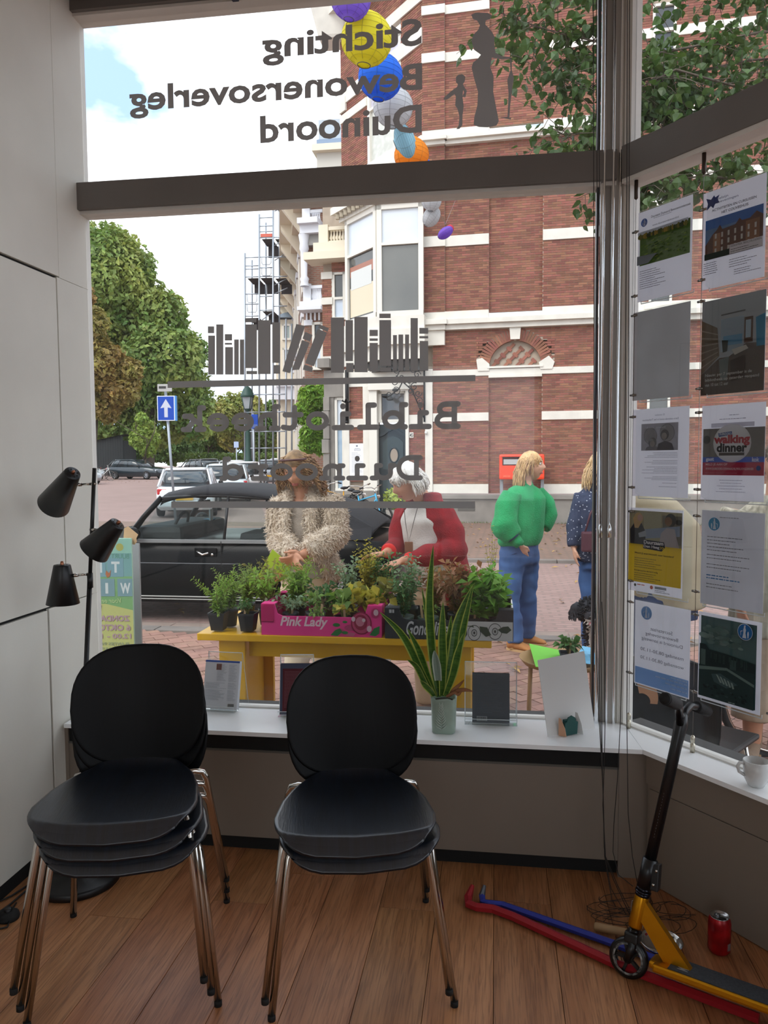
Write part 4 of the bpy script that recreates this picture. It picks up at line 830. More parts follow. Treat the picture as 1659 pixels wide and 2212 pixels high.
def strap(pts, wpx, Y0, dys, mats, base_w=.6, fold=.25):
    P = []
    n = 14; q = []
    for i, (x, y) in enumerate(pts): q.append(ony(x, y, pp.y + dys[i]))
    def at(tt):                                                    # smooth curve through the points
        tt *= len(q) - 1; i = min(int(tt), len(q) - 2); f = tt - i
        p0, p1, p2, p3 = q[max(i - 1, 0)], q[i], q[i + 1], q[min(i + 2, len(q) - 1)]
        return .5 * ((2 * p1) + (p2 - p0) * f + (2 * p0 - 5 * p1 + 4 * p2 - p3) * f * f + (3 * p1 - p0 - 3 * p2 + p3) * f ** 3)
    W_ = wpx * 2.95 / 1670 / 2; b = B(); rows = []
    for i in range(n + 1):
        f = i / n; c_ = at(f); d = (at(min(1, f + .03)) - at(max(0, f - .03))).normalized(); side = d.cross(V((.15, 1, 0))).normalized(); nn = side.cross(d)
        w0 = W_ * (base_w + (1 - base_w) * min(1, f * 2.5)) * (1 - max(0, (f - .55) / .45) ** 1.7) + .0004
        rows.append([c_ + side * w0 * k + nn * (fold * w0 * (abs(k) ** 1.5) * -1) for k in (-1, -.72, 0, .72, 1)])
    th = V((0, .0012, 0)); m_ = len(rows)
    for off in (0, 1):
        vs = [p + th * off for r in rows for p in r]; fs = []; ks = []
        for i in range(m_ - 1):
            for j in range(4):
                f = (i * 5 + j, i * 5 + j + 1, (i + 1) * 5 + j + 1, (i + 1) * 5 + j); b.add([vs[a] for a in f], [(0, 1, 2, 3)], 1 if j in (0, 3) else 0, True)
    put('leaf', b, mats, t)
sz = lambda n: [0] * n
strap([(948, 1505), (935, 1420), (928, 1300), (936, 1178)], 19, 0, (0, .01, .0, -.02), lfm)
strap([(938, 1503), (912, 1455), (872, 1375), (820, 1322)], 17, 0, (-.01, -.03, -.05, -.06), lfm)
strap([(958, 1503), (975, 1430), (990, 1340), (1026, 1258)], 20, 0, (0, .01, .03, .05), lfm)
strap([(965, 1503), (985, 1430), (1003, 1350), (1022, 1262)], 15, 0, (.01, .02, .02, .02), lfm)
strap([(955, 1503), (957, 1440), (956, 1370), (957, 1300)], 19, 0, (-.01, -.02, -.03, -.03), lfm)
strap([(944, 1503), (936, 1430), (925, 1350), (911, 1268)], 11, 0, (.02, .03, .04, .04), lfm)
strap([(940, 1503), (922, 1455), (905, 1405), (880, 1358)], 16, 0, (.0, -.02, -.04, -.05), lfm)
strap([(962, 1503), (978, 1460), (990, 1410), (1002, 1368)], 17, 0, (-.02, -.03, -.04, -.04), lfm)
strap([(936, 1503), (918, 1475), (900, 1440), (880, 1425)], 13, 0, (-.02, -.03, -.05, -.06), lfm)
strap([(938, 1503), (930, 1492), (918, 1480), (908, 1470)], 14, 0, (-.025, -.035, -.045, -.05), lfm)
strap([(950, 1503), (962, 1440), (970, 1380), (975, 1330)], 14, 0, (.02, .03, .03, .03), lfm)
strap([(947, 1470), (944, 1440), (938, 1405)], 18, 0, (-.035, -.04, -.045), pale, .8)
strap([(968, 1505), (985, 1493), (1005, 1490), (1022, 1494)], 8, 0, (-.02, -.02, -.02, -.02), dry)
strap([(966, 1505), (980, 1490), (992, 1480), (1003, 1468)], 7, 0, (-.02, -.02, -.01, -.01), dry)
strap([(964, 1505), (982, 1496), (990, 1500), (998, 1492)], 7, 0, (-.03, -.03, -.03, -.03), dry)
# ================================================================== STREET GROUND
def gz(Y): return GZ - .05 if Y < 15 else GZ - .05 + min(Y - 15, 45) * .0138
def brickmat(name, c1, c2, mortar, scale, bw=.5, rh=.25, rough=.85, rot=0, obj=True):
    if name in MATS: return MATS[name]
    m = M(name, c1, rough); t = m.node_tree; b_ = t.nodes['Principled BSDF']; L_ = t.links.new
    tcn = [n for n in t.nodes if n.type == 'TEX_COORD'][0]; mpn = t.nodes.new('ShaderNodeMapping'); mpn.inputs['Rotation'].default_value = (0, 0, rot)
    br = t.nodes.new('ShaderNodeTexBrick'); br.inputs['Color1'].default_value = c(c1); br.inputs['Color2'].default_value = c(c2); br.inputs['Mortar'].default_value = c(mortar)
    br.inputs['Scale'].default_value = scale; br.inputs['Mortar Size'].default_value = .02; br.inputs['Brick Width'].default_value = bw; br.inputs['Row Height'].default_value = rh; br.inputs['Bias'].default_value = -.1
    L_(tcn.outputs['Object'], mpn.inputs[0]); L_(mpn.outputs[0], br.inputs['Vector'])
    n1 = t.nodes.new('ShaderNodeTexNoise'); n1.inputs['Scale'].default_value = .7; n1.inputs['Detail'].default_value = 6; L_(tcn.outputs['Object'], n1.inputs['Vector'])
    mr = t.nodes.new('ShaderNodeMapRange'); mr.inputs['To Min'].default_value = .8; mr.inputs['To Max'].default_value = 1.2; L_(n1.outputs['Fac'], mr.inputs[0])
    mx = t.nodes.new('ShaderNodeVectorMath'); mx.operation = 'SCALE'; L_(br.outputs['Color'], mx.inputs[0]); L_(mr.outputs[0], mx.inputs['Scale']); L_(mx.outputs[0], b_.inputs['Base Color'])
    return m
road = brickmat('road_clinker', '#987d76', '#8b716a', '#826e67', 1, .2, .1)
pav = brickmat('far_pavement_clinker', '#85695a', '#746054', '#6b5a4e', 1, .2, .1, rot=.8)
def strip(nm, y0, y1, m, z=None, x0=-140, x1=60, n=1):
    b = B(); ys = [y0] + [y for y in (15, 60) if y0 < y < y1] + [y1]
    for a, e in zip(ys, ys[1:]): b.quad((x0, a, gz(a) if z is None else z), (x1, a, gz(a) if z is None else z), (x1, e, gz(e) if z is None else z), (x0, e, gz(e) if z is None else z))
    return struct(nm, b, m)
strip('ground', -30, 260, road)
struct('path', B().box(-1, 13.7, GZ - .07, 24, 7.6, .12), pav)
kerbm = M('kerb_stone', '#77706a', .85, var=.12, vscale=5, bump=.2, bscale=30)
kb = struct('kerb', B().box(0, 9.86, GZ - .08, .001, .001, .01), kerbm)
for i in range(24): put('stone', B().box(-11.5 + i, 9.82, GZ - .055, .99, .16, .12, None, 0, .008), kerbm, kb)
mossm = M('moss', '#5d6640', .95, var=.3, vscale=30)
pvm = M('paver_clay', '#8b6a5c', .85, island=.16, var=.1, vscale=12, bump=.15, bscale=40)
np_ = struct('pavement', B().box(.2, 1.95, GZ - .06, 16, 4.2, .1), M('sand_joint', '#5c5148', .95))
# near pavers, one by one: herringbone rows set at an angle
pts = []
ca, sa = math.cos(.62), math.sin(.62)
for i in range(-34, 60):
    for j in range(-80, 60):
        u_ = i * .212 + (j % 2) * .106; v_ = j * .106; x, y = u_ * ca - v_ * sa, u_ * sa + v_ * ca
        if -4.2 < x < 5.5 and y < 3.95 and y > .16 - max(0, x - .5) * 1.15: pts.append((x, y))
pts.sort(key=lambda p: (p[0] - 1.6) ** 2 + (p[1] - .2) ** 2 * 1.2)
pm_ = B().box(0, 0, 0, .207, .101, .04, None, 0, .004).mesh('paver', pvm)
rp_ = random.Random(2); rest = B()
for n, (x, y) in enumerate(pts):
    mt = MX.Translation(V((x, y, GZ - .018 + rp_.uniform(-.002, .002)))) @ MX.Rotation(.62 + rp_.uniform(-.02, .02), 4, 'Z') @ MX.Rotation(rp_.uniform(-.012, .012), 4, 'X')
    if n < 290: o = link('paver', pm_, np_); o.matrix_basis = mt
    else: rest.box(0, 0, 0, .206, .1, .04, mt)
put('paver_field', rest, pvm, np_, kind='stuff')
nk = struct('kerb', B().box(.2, 4.18, GZ - .09, .001, .001, .01), kerbm)
for i in range(13): put('stone', B().box(-5.8 + i, 4.12, GZ - .06, .99, .18, .12, None, 0, .01), kerbm, nk)
for i in range(13): put('gutter_stone', B().box(-5.8 + i * 1.0, 4.42, GZ - .105, .99, .30, .12, None, 0, .01), M('gutter_stone', '#8a7a70', .85, var=.1, vscale=6), nk)
# fallen leaves, nobody could count them
b = B(); rl = random.Random(11)
def litter(n, xr, yr, z):
    for _ in range(n):
        x, y = rl.uniform(*xr), rl.uniform(*yr); a = rl.uniform(0, 6.3); s_ = rl.uniform(.03, .07); d = V((math.cos(a), math.sin(a), rl.uniform(-.3, .3))) * s_; e = V((-d.y, d.x, rl.uniform(-.3, .3) * s_)) * .6
        p = V((x, y, z + .015)); b.add([p - d, p - e * .6 + V((0, 0, .01)), p + d, p + e * .6 + V((0, 0, .012))], [(0, 1, 2, 3)])
litter(420, (-5, 5), (10.2, 17.2), GZ - .01); litter(160, (-6, 6), (5, 9.7), GZ - .05); litter(500, (-42, -14), (38, 58), .40); litter(60, (-.4, 2.2), (2.5, 4.4), GZ)
put('fallen_leaves', b, M('dry_leaf', '#9a7a4c', .9, island=.35), None, kind='stuff')
b = B()
for _ in range(900):
    x = rl.uniform(-3, 9); y = 17.6 - .07 * x - abs(rl.gauss(0, .16)); h = rl.uniform(.02, .07); a = rl.uniform(0, 6.3); b.add([(x, y, GZ - .02), (x + .02 * math.cos(a), y + .02 * math.sin(a), GZ - .02), (x + rl.uniform(-.04, .04), y + rl.uniform(-.04, .04), GZ + h)], [(0, 1, 2)])
put('weeds', b, mossm, None, kind='stuff')

# ================================================================== CORNER HOUSE
FF = Frame((0, 17.7), (.9976, -.07))
brk = M('red_brick', '#835545', .85, island=.28, var=.10, vscale=2, bump=.1, bscale=60)
mort = M('mortar', '#a39585', .95, var=.08, vscale=5)
stone = M('white_painted_stone', '#d5d1c6', .6, var=.06, vscale=3)
gstone = M('grey_plinth_stone', '#827d76', .8, var=.14, vscale=2.5, bump=.1, bscale=20)
wood_w = M('cream_window_wood', '#dad6cb', .45)
pane_d = M('dark_window_glass', '#3b3e40', .05, spec=.8, col2='#4c4f4e', vscale=.8)
pane_p = M('pale_window_glass', '#b9c6d6', .08, spec=.8, col2='#cfd6dc', vscale=.6)
house = thing('corner_house', FF.pt(0, GZ), 'red brick corner house with white stone bands and an oriel window', 'house')
part = lambda nm, b, m, par=house: put(nm, b, m, par)
U = lambda x, y=900, F=FF, d=0: F.uv(x, y, d)[0]
ZF = lambda y, x=1000, F=FF, d=0: F.uv(x, y, d)[1]
_bricks = []
CH, BL = .0605, .221
def lay(F, u0, u1, z0, z1, df=0, back=-.11, hole=None, mb=None):
    """courses of bricks between the given lines, with their mortar bed behind"""
    mb.fbox(F, u0, u1, z0, z1, back - .02, df - .012) if hole is None else None
    k0 = math.floor(z0 / CH)
    for kk in range(k0, math.ceil(z1 / CH) + 1):
        a, e = max(kk * CH, z0), min((kk + 1) * CH - .009, z1)
        if e - a < .012: continue
        off = (kk % 2) * BL / 2; j = math.floor((u0 - off) / BL)
        while True:
            x0, x1 = max(j * BL + off, u0), min((j + 1) * BL + off - .009, u1); j += 1
            if x0 >= u1: break
            if x1 - x0 < .02 or (hole and hole((x0 + x1) / 2, (a + e) / 2)): continue
            _bricks.append((F, x0, x1, a, e, back, df))
MB = B()
lv = {k: ZF(v) for k, v in dict(b1t=7, b1b=27, b2t=110, b2b=131, b3t=277, b3b=297, c3b=313, b4t=408, b4b=426, b5t=508, b5b=531, b6t=672, b6b=691, c6b=713, b7t=799, b7b=813, b8t=892, b8b=910, b9t=1046, b9b=1066, pl=1068, gr=1129).items()}
# depth of the ground floor bands is read on the wall plane
uP0, uP1, uA, uB_, uR = U(914, 300), U(961, 300), U(1056, 600), U(1172, 600), 9.5
uW0, uW1 = U(1400, 700), U(1450, 700)
TOPZ = 15.2
MBp = B()
def seg(z0, z1, u0, u1): lay(FF, u0, u1, z0, z1, 0, -.11, None, MB)
rows = [(lv['b1t'], TOPZ), (lv['b2t'], lv['b1b']), (lv['b3t'], lv['b2b']), (lv['b4t'], lv['c3b']), (lv['b5t'], lv['b4b']), (lv['b6t'], lv['b5b']), (lv['b7t'], lv['c6b']), (lv['b8t'], lv['b7b']), (lv['b9t'], lv['b8b'])]
rows = [(lv['b1t'], TOPZ), (lv['b2t'], lv['b1b']), (lv['b3t'], lv['b2b']), (lv['b4t'], lv['c3b']), (lv['b5t'], lv['b4b']), (lv['b6t'], lv['b5b']), (lv['b7t'], lv['c6b']), (lv['b8t'], lv['b7b']), (lv['b9t'], lv['b8b'])]
cxA, czA, rA = (uA + uB_) / 2, ZF(796), (uB_ - uA) / 2 * .97
rV = rA + .30
archhole = lambda u, z: (z > czA and math.hypot(u - cxA, z - czA) < rV)
gfL = U(935, 900)
for i, (z0, z1) in enumerate(rows):
    # b*t rows run upwards: z0 is the top line of the band below
    left = uP1 if i < 6 else gfL
    nopanel = i in (3, 6)
    if i < 6: lay(FF, uP0, uP1, z0, z1, .07, -.11, None, MB)
    if nopanel:
        if i == 6:
            lay(FF, left, uA - .32, z0, z1, 0, -.11, None, MB); lay(FF, uB_ + .32, uR, z0, z1, 0, -.11, None, MB)
            lay(FF, uA - .32, uB_ + .32, z0, z1, 0, -.11, archhole, MB)
            MB.fbox(FF, uA - .32, uA, z0, czA + .3, -.13, -.012); MB.fbox(FF, uA - .32, uB_ + .32, czA + rA, z1, -.13, -.012); MB.fbox(FF, uB_, uB_ + .32, z0, czA + .3, -.13, -.012)
        else: seg(z0, z1, left, uR)
    else:
        seg(z0, z1, left, uA); seg(z0, z1, uB_, uW0 - .25); seg(z0, z1, uW0 - .25, uR) if i in (4,) and False else seg(z0, z1, uW1 + .25, uR)
        seg(z0, z1, uW0 - .25, uW0); seg(z0, z1, uW1, uW1 + .25)
# recessed panels (bricked-in windows)
for z0, z1 in ((lv['b9b'], lv['b7b']), (lv['b6t'] - .05, lv['b4b']), (lv['b3t'], TOPZ)): lay(FF, uA, uB_, z0, z1, -.085, -.16, None, MB)
# arch: tympanum with diagonal bricks, radial bricks
MB.fbox(FF, uA, uB_, czA - .05, czA + rA + .02, -.18, -.115); MB.fbox(FF, uA - .4, uB_ + .4, lv['b7t'], czA + rA + .6, -.24, -.185)
n_ = 0
for i in range(-9, 10):
    for j in range(-9, 10):
        for o in (0, 1):
            u_, z_ = (i + j) * .16 + o * .08, (i - j) * .16 + o * .08
            if math.hypot(u_, z_) < rA - .09 and z_ > .05: _bricks.append((FF, u_, z_, PI / 4 if o else -PI / 4, None, cxA, czA))
for i in range(35):
    a = PI * (i + .5) / 35
    if abs(a - PI / 2) > .085: _bricks.append((FF, (rA + .155) * math.cos(a), (rA + .155) * math.sin(a), a, 'v', cxA, czA))
stb = lambda u0, u1, z0, z1, d=.05, d0=-.1, m=stone, nm='stone_band': part(nm, B().fbox(FF, u0, u1, z0, z1, d0, d, 0, .008), m)
for t_, b_ in (('b1t', 'b1b'), ('b2t', 'b2b'), ('b5t', 'b5b'), ('b8t', 'b8b'), ('b9t', 'b9b')):
    l = uP0 if t_ in ('b1t', 'b2t', 'b5t') else gfL
    if l == uP0: stb(uP0 - .02, uP1 + .02, lv[b_], lv[t_], .11)
    stb(uP1 if l == uP0 else gfL, uA, lv[b_], lv[t_], .03); stb(uB_, uW0, lv[b_], lv[t_], .03); stb(uW1, uR, lv[b_], lv[t_], .03)
for t_, b_, cb in (('b3t', 'b3b', 'c3b'), ('b6t', 'b6b', 'c6b')):
    stb(uP0 - .02, uA, lv[b_], lv[t_], .06); stb(uB_, uR, lv[b_], lv[t_], .06); stb(uP0 - .1, uP1 + .08, (lv[b_] + lv[cb]) / 2, lv[b_], .30, -.1, stone, 'cornice'); stb(uP1, uR, (lv[b_] + lv[cb]) / 2, lv[b_], .24, -.1, stone, 'cornice'); stb(uP1, uR, lv[cb], (lv[b_] + lv[cb]) / 2, .14, -.1, stone, 'cornice'); stb(uP0 - .04, uP1 + .03, lv[cb], (lv[b_] + lv[cb]) / 2, .2, -.1, stone, 'cornice')
stb(uP0 - .02, uP1 + .02, lv['b4b'], lv['b4t'], .10); stb(uP1, uR, lv['b4b'], lv['b4t'], .03); stb(gfL, uR, lv['b7b'], lv['b7t'], .035)
stb(uP0 - .3, uP1, ZF(745), lv['c6b'], .12)
m_ = FF.mat(cxA, ZF(738), -.05); part('keystone', B().prism([(-.12, 0), (.12, 0), (.15, ZF(709) - ZF(738)), (-.15, ZF(709) - ZF(738))], .14, m_), stone)
for s_, x in ((-1, uA), (1, uB_)): part('impost', B().prism([(-.16 * 1, 0), (.14, 0), (.14 if s_ < 0 else .2, .18), (.05 * s_, .34), (-.2, .30 if s_ < 0 else .18)], .16, FF.mat(x + s_ * .12, ZF(803), -.1)), stone)
part('stone_sill', B().fbox(FF, uA - .03, uB_ + .03, ZF(798), ZF(794), -.1, .08), stone)
part('drip_edge', B().fbox(FF, uA, uB_, ZF(818), ZF(813), -.1, .06), stone)
part('plinth', B().fbox(FF, gfL - .4, uR, GZ - .05, lv['pl'] - .12, -.1, .10, 0, .01), gstone); part('plinth_cap', B().fbox(FF, gfL - .4, uR, lv['pl'] - .12, lv['pl'], -.1, .16, 0, .02), gstone)
part('cellar_vent', B().fbox(FF, U(990, 1090), U(1027, 1090), ZF(1103), ZF(1087), .08, .11), M('vent_grey', '#56544f', .7))
# narrow window column on the right
def hwin(F, x0, x1, z0, z1, d=-.06, rails=(), par=house, fr=.06, glassm=(pane_d,), splits=None):
    w_ = put('window', B().fbox(F, x0, x0 + fr, z0, z1, d - .05, d + .05).fbox(F, x1 - fr, x1, z0, z1, d - .05, d + .05).fbox(F, x0, x1, z0, z0 + fr, d - .05, d + .07).fbox(F, x0, x1, z1 - fr, z1, d - .05, d + .05), wood_w, par)
    zs = [z0 + fr] + list(rails) + [z1 - fr]
    for r in rails: put('rail', B().fbox(F, x0 + fr, x1 - fr, r - .035, r + .035, d - .04, d + .055), wood_w, w_)
    for i, (a, e) in enumerate(zip(zs, zs[1:])): put('pane', B().fbox(F, x0 + fr, x1 - fr, a, e, d - .03, d - .02), glassm[min(i, len(glassm) - 1)], w_)
    return w_
for z0, z1 in ((ZF(1000, 1420), ZF(820, 1420)), (ZF(660, 1420), ZF(470, 1420)), (ZF(440, 1420), ZF(330, 1420)), (ZF(125, 1420), ZF(10, 1420))):
    hwin(FF, uW0, uW1, z0, z1, .0, [(z0 + z1) / 2])
    part('stone_sill', B().fbox(FF, uW0 - .1, uW1 + .1, z0 - .1, z0, -.1, .12), stone)
MB.fbox(FF, uW0 - .02, uW1 + .02, -.2, TOPZ, -.16, -.1)
# ---- ground floor left: doorway block
lay(FF, U(755), U(785), ZF(905, 770), ZF(836, 770), 0, -.11, None, MB); lay(FF, U(755), U(785), ZF(1040, 770), ZF(923, 770), 0, -.11, None, MB)
lay(FF, U(883), U(919), ZF(897, 900), ZF(800, 900), 0, -.11, None, MB); lay(FF, U(883), U(919), ZF(1065, 900), ZF(917, 900), 0, -.11, None, MB)
MB.fbox(FF, U(743), U(816), GZ, ZF(795, 800), -.3, -.1); MB.fbox(FF, U(877), gfL + .1, GZ, ZF(795, 800), -.3, -.1)
fb = lambda nm, x0, x1, y0, y1, d0, d1, m, par=house, bev=.01: put(nm, B().fbox(FF, U(x0, (y0 + y1) / 2), U(x1, (y0 + y1) / 2), ZF(y1, (x0 + x1) / 2), ZF(y0, (x0 + x1) / 2), d0, d1, 0, bev), m, par)
fb('stone_band', 753, 787, 905, 923, -.1, .03, stone); fb('stone_band', 883, 921, 896, 917, -.1, .03, stone)
fb('pilaster', 919, 935, 822, 1068, -.1, .07, stone); fb('stone_band', 753, 935, 800, 834, -.1, .03, stone)
fb('pilaster', 743, 755, 800, 1060, -.1, .04, stone); fb('pilaster', 785, 799, 834, 1060, -.1, .05, stone); fb('pilaster', 799, 816, 828, 1060, -.1, .10, wood_w); fb('pilaster', 877, 884, 828, 1062, -.1, .09, wood_w)
fb('lintel_case', 797, 886, 823, 843, -.1, .16, wood_w); fb('plinth', 740, 816, 1060, 1125, -.1, .10, gstone); fb('plinth', 884, 936, 1062, 1125, -.1, .10, gstone)
hwin(FF, U(816), U(878), ZF(912, 850), ZF(843, 850), -.14, (), house, .08, (M('painted_warm_reflection', '#7f6a58', .08, spec=.8, col2='#434648', vscale=1.2),))  # warm reflection is mottled into the pane colour
# front door
dw = M('dark_green_door', '#1b2527', .3, spec=.5)
door = fb('door', 816, 878, 916, 1112, -.2, -.12, dw); u0, u1 = U(816), U(878); zb, zt = ZF(1112, 850), ZF(916, 850); wd = u1 - u0; hg = zt - zb
for a, e in ((.08, .40), (.42, .92)):
    pass
arch_ = [(.14, .50), (.86, .50), (.86, .80), (.70, .85), (.5, .87), (.30, .85), (.14, .80)]
mm_ = FF.mat(u0, zb, -.12)
pl = lambda P_, h_, o: B().prism([(x * wd, y * hg) for x, y in P_], h_, mm_ @ MX.Translation(V((0, 0, o))))
put('door_panel', pl(arch_, .03, 0), M('door_panel_green', '#2c393a', .3), door); put('door_panel', pl([(.14, .06), (.86, .06), (.86, .40), (.14, .40)], .03, 0), M('door_panel_green', '#2c393a', .3), door)
put('door_arch', pl([(.04, .86), (.2, .88), (.36, .92), (.5, .935), (.64, .92), (.8, .88), (.96, .86), (.96, .89), (.8, .91), (.64, .95), (.5, .965), (.36, .95), (.2, .91), (.04, .89)], .07, 0), dw, door)
ov = B(); cu, cz = u0 + wd * .54, ZF(983, 850); ov.add([FF.pt(cu + .115 * math.cos(a), cz + .19 * math.sin(a), -.085) for a in [2 * PI * j / 24 for j in range(24)]], [tuple(range(24))]); put('oval_pane', ov, M('oval_glass', '#8f7d68', .1, spec=.7), door)
ov = B(); ov.tube([FF.pt(cu + .125 * math.cos(a), cz + .20 * math.sin(a), -.085) for a in [2 * PI * j / 24 for j in range(24)]], .02, 6, closed=True); put('oval_frame', ov, dw, door)
put('door_step', B().fbox(FF, u0 - .1, u1 + .1, GZ - .02, zb, -.2, .35, 0, .01), gstone, house)
sg = fb('wall_sign', 755, 786, 958, 1028, .0, .03, M('white_enamel_sign', '#e3e3e4', .4))
p = Print(FF, U(755), U(786), ZF(1028, 770), ZF(958, 770), .032); p.rect(.45, .05, .58, .10, '#9aa0a8'); p.lines(.25, .85, .16, 3, .03, '#9aa0a8', .012, 0); p.lines(.15, .9, .30, 14, .045, '#b4b8bd', .012, -1); p.done(sg)
nb = fb('number_plate', 884.5, 893.5, 934, 946, .0, .03, M('number_white', '#e6e2d6', .5)); p = Print(FF, U(884.5), U(893.5), ZF(946, 889), ZF(934, 889), .032); p.text('45', .12, .88, .12, .88, '#3a3a38', .02); p.done(nb)
fb('lamp_bulb', 919, 924, 932, 937, .0, .14, M('lamp_white_inside', '#cfcfca', .5)); fb('letter_slot', 901, 911, 988, 992, 0, .3, M('vent_grey', '#56544f', .7))
# slim window and grey stone corner
hwin(FF, U(722), U(743), ZF(1060, 730), ZF(858, 730), -.08, (ZF(920, 730),), house, .07, (M('blue_net_glass', '#8ea6bb', .2, spec=.6, col2='#a8bccb', vscale=4), pane_p))
for i in range(8):
    y0 = 858 + i * 30.5; fb('corner_stone', 700 - (i % 2) * 2, 713, y0, y0 + 29.5, -.6, .10 + (i % 2) * .04, gstone)
fb('grey_wall', 713, 722, 800, 1110, -.5, .0, gstone); fb('grey_wall', 700, 743, 1060, 1120, -.4, .05, gstone); fb('grey_lintel', 700, 745, 800, 858, -.5, .03, gstone); fb('grey_cap', 690, 716, 776, 796, -.6, .22, gstone)
# drain pipe with iron finial and the wrought iron bracket
irn = M('black_iron', '#151517', .5, .4)
put('drain_pipe', B().cyl(FF.pt(U(752), ZF(915, 752), .1), FF.pt(U(752), ZF(800, 752), .1), .05, None, 10), irn, house)
b = B(); c0_ = V((0, 0, 0)); bz = ZF(868, 752); b.tube([FF.pt(U(752) + x, bz + z, .16) for x, z in ((-.12, .03), (-.05, -.02), (0, .10), (.05, -.02), (.12, .0))], .03, 6); b.tube([FF.pt(U(752) - .06, ZF(912, 752), .14), FF.pt(U(752) + .03, ZF(912, 752), .14)], .04, 6); put('iron_finial', b, irn, house)
b = B()
def scroll(u, z, r, turns, a0, s=1, d=.35):
    b.tube([FF.pt(u + s * r * (1 - i / 26) * math.cos(a0 + turns * 2 * PI * i / 22), z + r * (1 - i / 26) * math.sin(a0 + turns * 2 * PI * i / 22), d) for i in range(23)], .012, 5)
zb_ = ZF(870, 880)
for x, y, r, a0, s in ((848, 800, .13, 0, 1), (862, 802, .12, 2, -1), (880, 798, .12, 1, 1), (897, 800, .11, 3, -1), (906, 812, .1, 0, 1), (872, 818, .12, 2, 1), (888, 828, .12, 4, -1), (900, 838, .11, 1, 1), (908, 852, .1, 3, -1), (858, 828, .1, 2, -1), (862, 848, .12, 1, -1), (845, 855, .12, 3, 1), (912, 868, .1, 0, -1), (892, 848, .1, 5, 1)): scroll(U(x), ZF(y, x), r, 1.3, a0, s)
b.tube([FF.pt(U(918), ZF(905, 918), .1), FF.pt(U(895), ZF(845, 895), .34), FF.pt(U(862), ZF(815, 862), .38)], .02, 6); b.tube([FF.pt(U(918), ZF(800, 918), .1), FF.pt(U(838), ZF(800, 838), .36)], .02, 6); b.tube([FF.pt(U(918), ZF(912, 918), .1), FF.pt(U(918), ZF(795, 918), .1)], .025, 6); b.tube([FF.pt(U(878), ZF(822, 878), .36), FF.pt(U(868), ZF(842, 868), .36), FF.pt(U(842), ZF(862, 842), .36)], .018, 6)
put('iron_bracket', b, irn, house)
for x, y in ((848, 864), (838, 858), (860, 845)): put('iron_leaf', B().ball(FF.pt(U(x), ZF(y, x), .36), .09, .03, .05), irn, house)
# ---- oriel window
FB_ = Frame(FF.pt(0, 0, .35), FF.u); ub0, ub1 = U(815, 600, FB_), U(915, 600, FB_); du = (FF.u + FF.n).normalized(); FL = Frame(FB_.pt(ub0, 0), du); ul = FL.uv(744, 600)[0]
zt_, zs_ = ZF(440, 860, FB_), ZF(683, 860, FB_); zm = ZF(526, 860, FB_); bayp = stone
hwin(FB_, ub0, ub1, zs_, zt_, 0, (zm,), house, .13, (M('grey_reflecting_glass', '#5a5c5a', .04, spec=.8, col2='#6f706b', vscale=.5), pane_p))
hwin(FL, ul + .12, 0, zs_, zt_, 0, (zm,), house, .13, (pane_d, pane_p))
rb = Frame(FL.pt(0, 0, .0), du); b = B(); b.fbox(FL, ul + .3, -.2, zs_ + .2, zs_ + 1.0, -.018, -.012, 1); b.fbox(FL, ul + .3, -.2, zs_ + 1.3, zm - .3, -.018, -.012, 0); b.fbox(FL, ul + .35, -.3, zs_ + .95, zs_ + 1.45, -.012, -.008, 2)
part('painted_house_reflection', b, [M('reflected_brick', '#9a5f48', .2), M('reflected_cream', '#cfc2a6', .2), M('reflected_curtain', '#c6c8c4', .2)])  # mirror image of the house opposite, painted as coloured slabs on the pane
for z0, z1, o_, nm, m_ in ((zt_, zt_ + .22, .10, 'cornice', stone), (zt_ + .22, zt_ + .42, .28, 'cornice', stone), (ZF(712, 860, FB_), zs_, .08, 'oriel_sill', stone), (ZF(745, 860, FB_), ZF(712, 860, FB_), .16, 'oriel_base', stone), (ZF(776, 860, FB_), ZF(745, 860, FB_), .04, 'oriel_base', stone), (ZF(800, 860, FB_), ZF(776, 860, FB_), -.05, 'oriel_soffit', M('soffit_dark', '#3b3a38', .8))):
    q = [FB_.pt(ub1 + o_ * .3, 0, o_), FB_.pt(ub0 - o_ * .4, 0, o_), FL.pt(ul - o_, 0, o_), FL.pt(ul - o_, 0, -.9), FB_.pt(ub1 + o_ * .3, 0, -.5)]
    part(nm, B().prism([(p.x, p.y) for p in q][::-1], z1 - z0, MX.Translation(V((0, 0, z0)))), m_)
for i in range(9):
    f = i / 8; q = FL.pt(ul + (0 - ul) * f, 0, .2); part('cornice_bracket', B().box(q.x, q.y, zt_ + .16, .1, .1, .2), M('bracket_cream', '#a59a86', .7))
# ---- chamfered upper wall
FC = Frame(FF.pt(uP0, 0, .05), du); uc = FC.uv(736, 200)[0]; zc0 = zt_ + .42
cw0, cw1 = FC.uv(793, 230)[0], FC.uv(866, 230)[0]; wz0, wz1 = ZF(342, 830, FC), ZF(95, 830, FC); zmc = ZF(215, 830, FC)
cb = ((ZF(55, 900, FC), ZF(8, 900, FC)),)
lay(FC, uc, cw0, zc0, TOPZ, 0, -.11, None, MB); lay(FC, cw1, 0, zc0, TOPZ, 0, -.11, None, MB); lay(FC, cw0, cw1, zc0, wz0, 0, -.11, None, MB); lay(FC, cw0, cw1, wz1 + .3, TOPZ, 0, -.11, None, MB)
hwin(FC, cw0, cw1, wz0, wz1, -.05, (zmc,), house, .12, (M('net_curtain_glass', '#b7b9b0', .25, spec=.6, col2='#c8c9c2', vscale=6), M('lilac_blind_glass', '#b9b6c4', .3)))
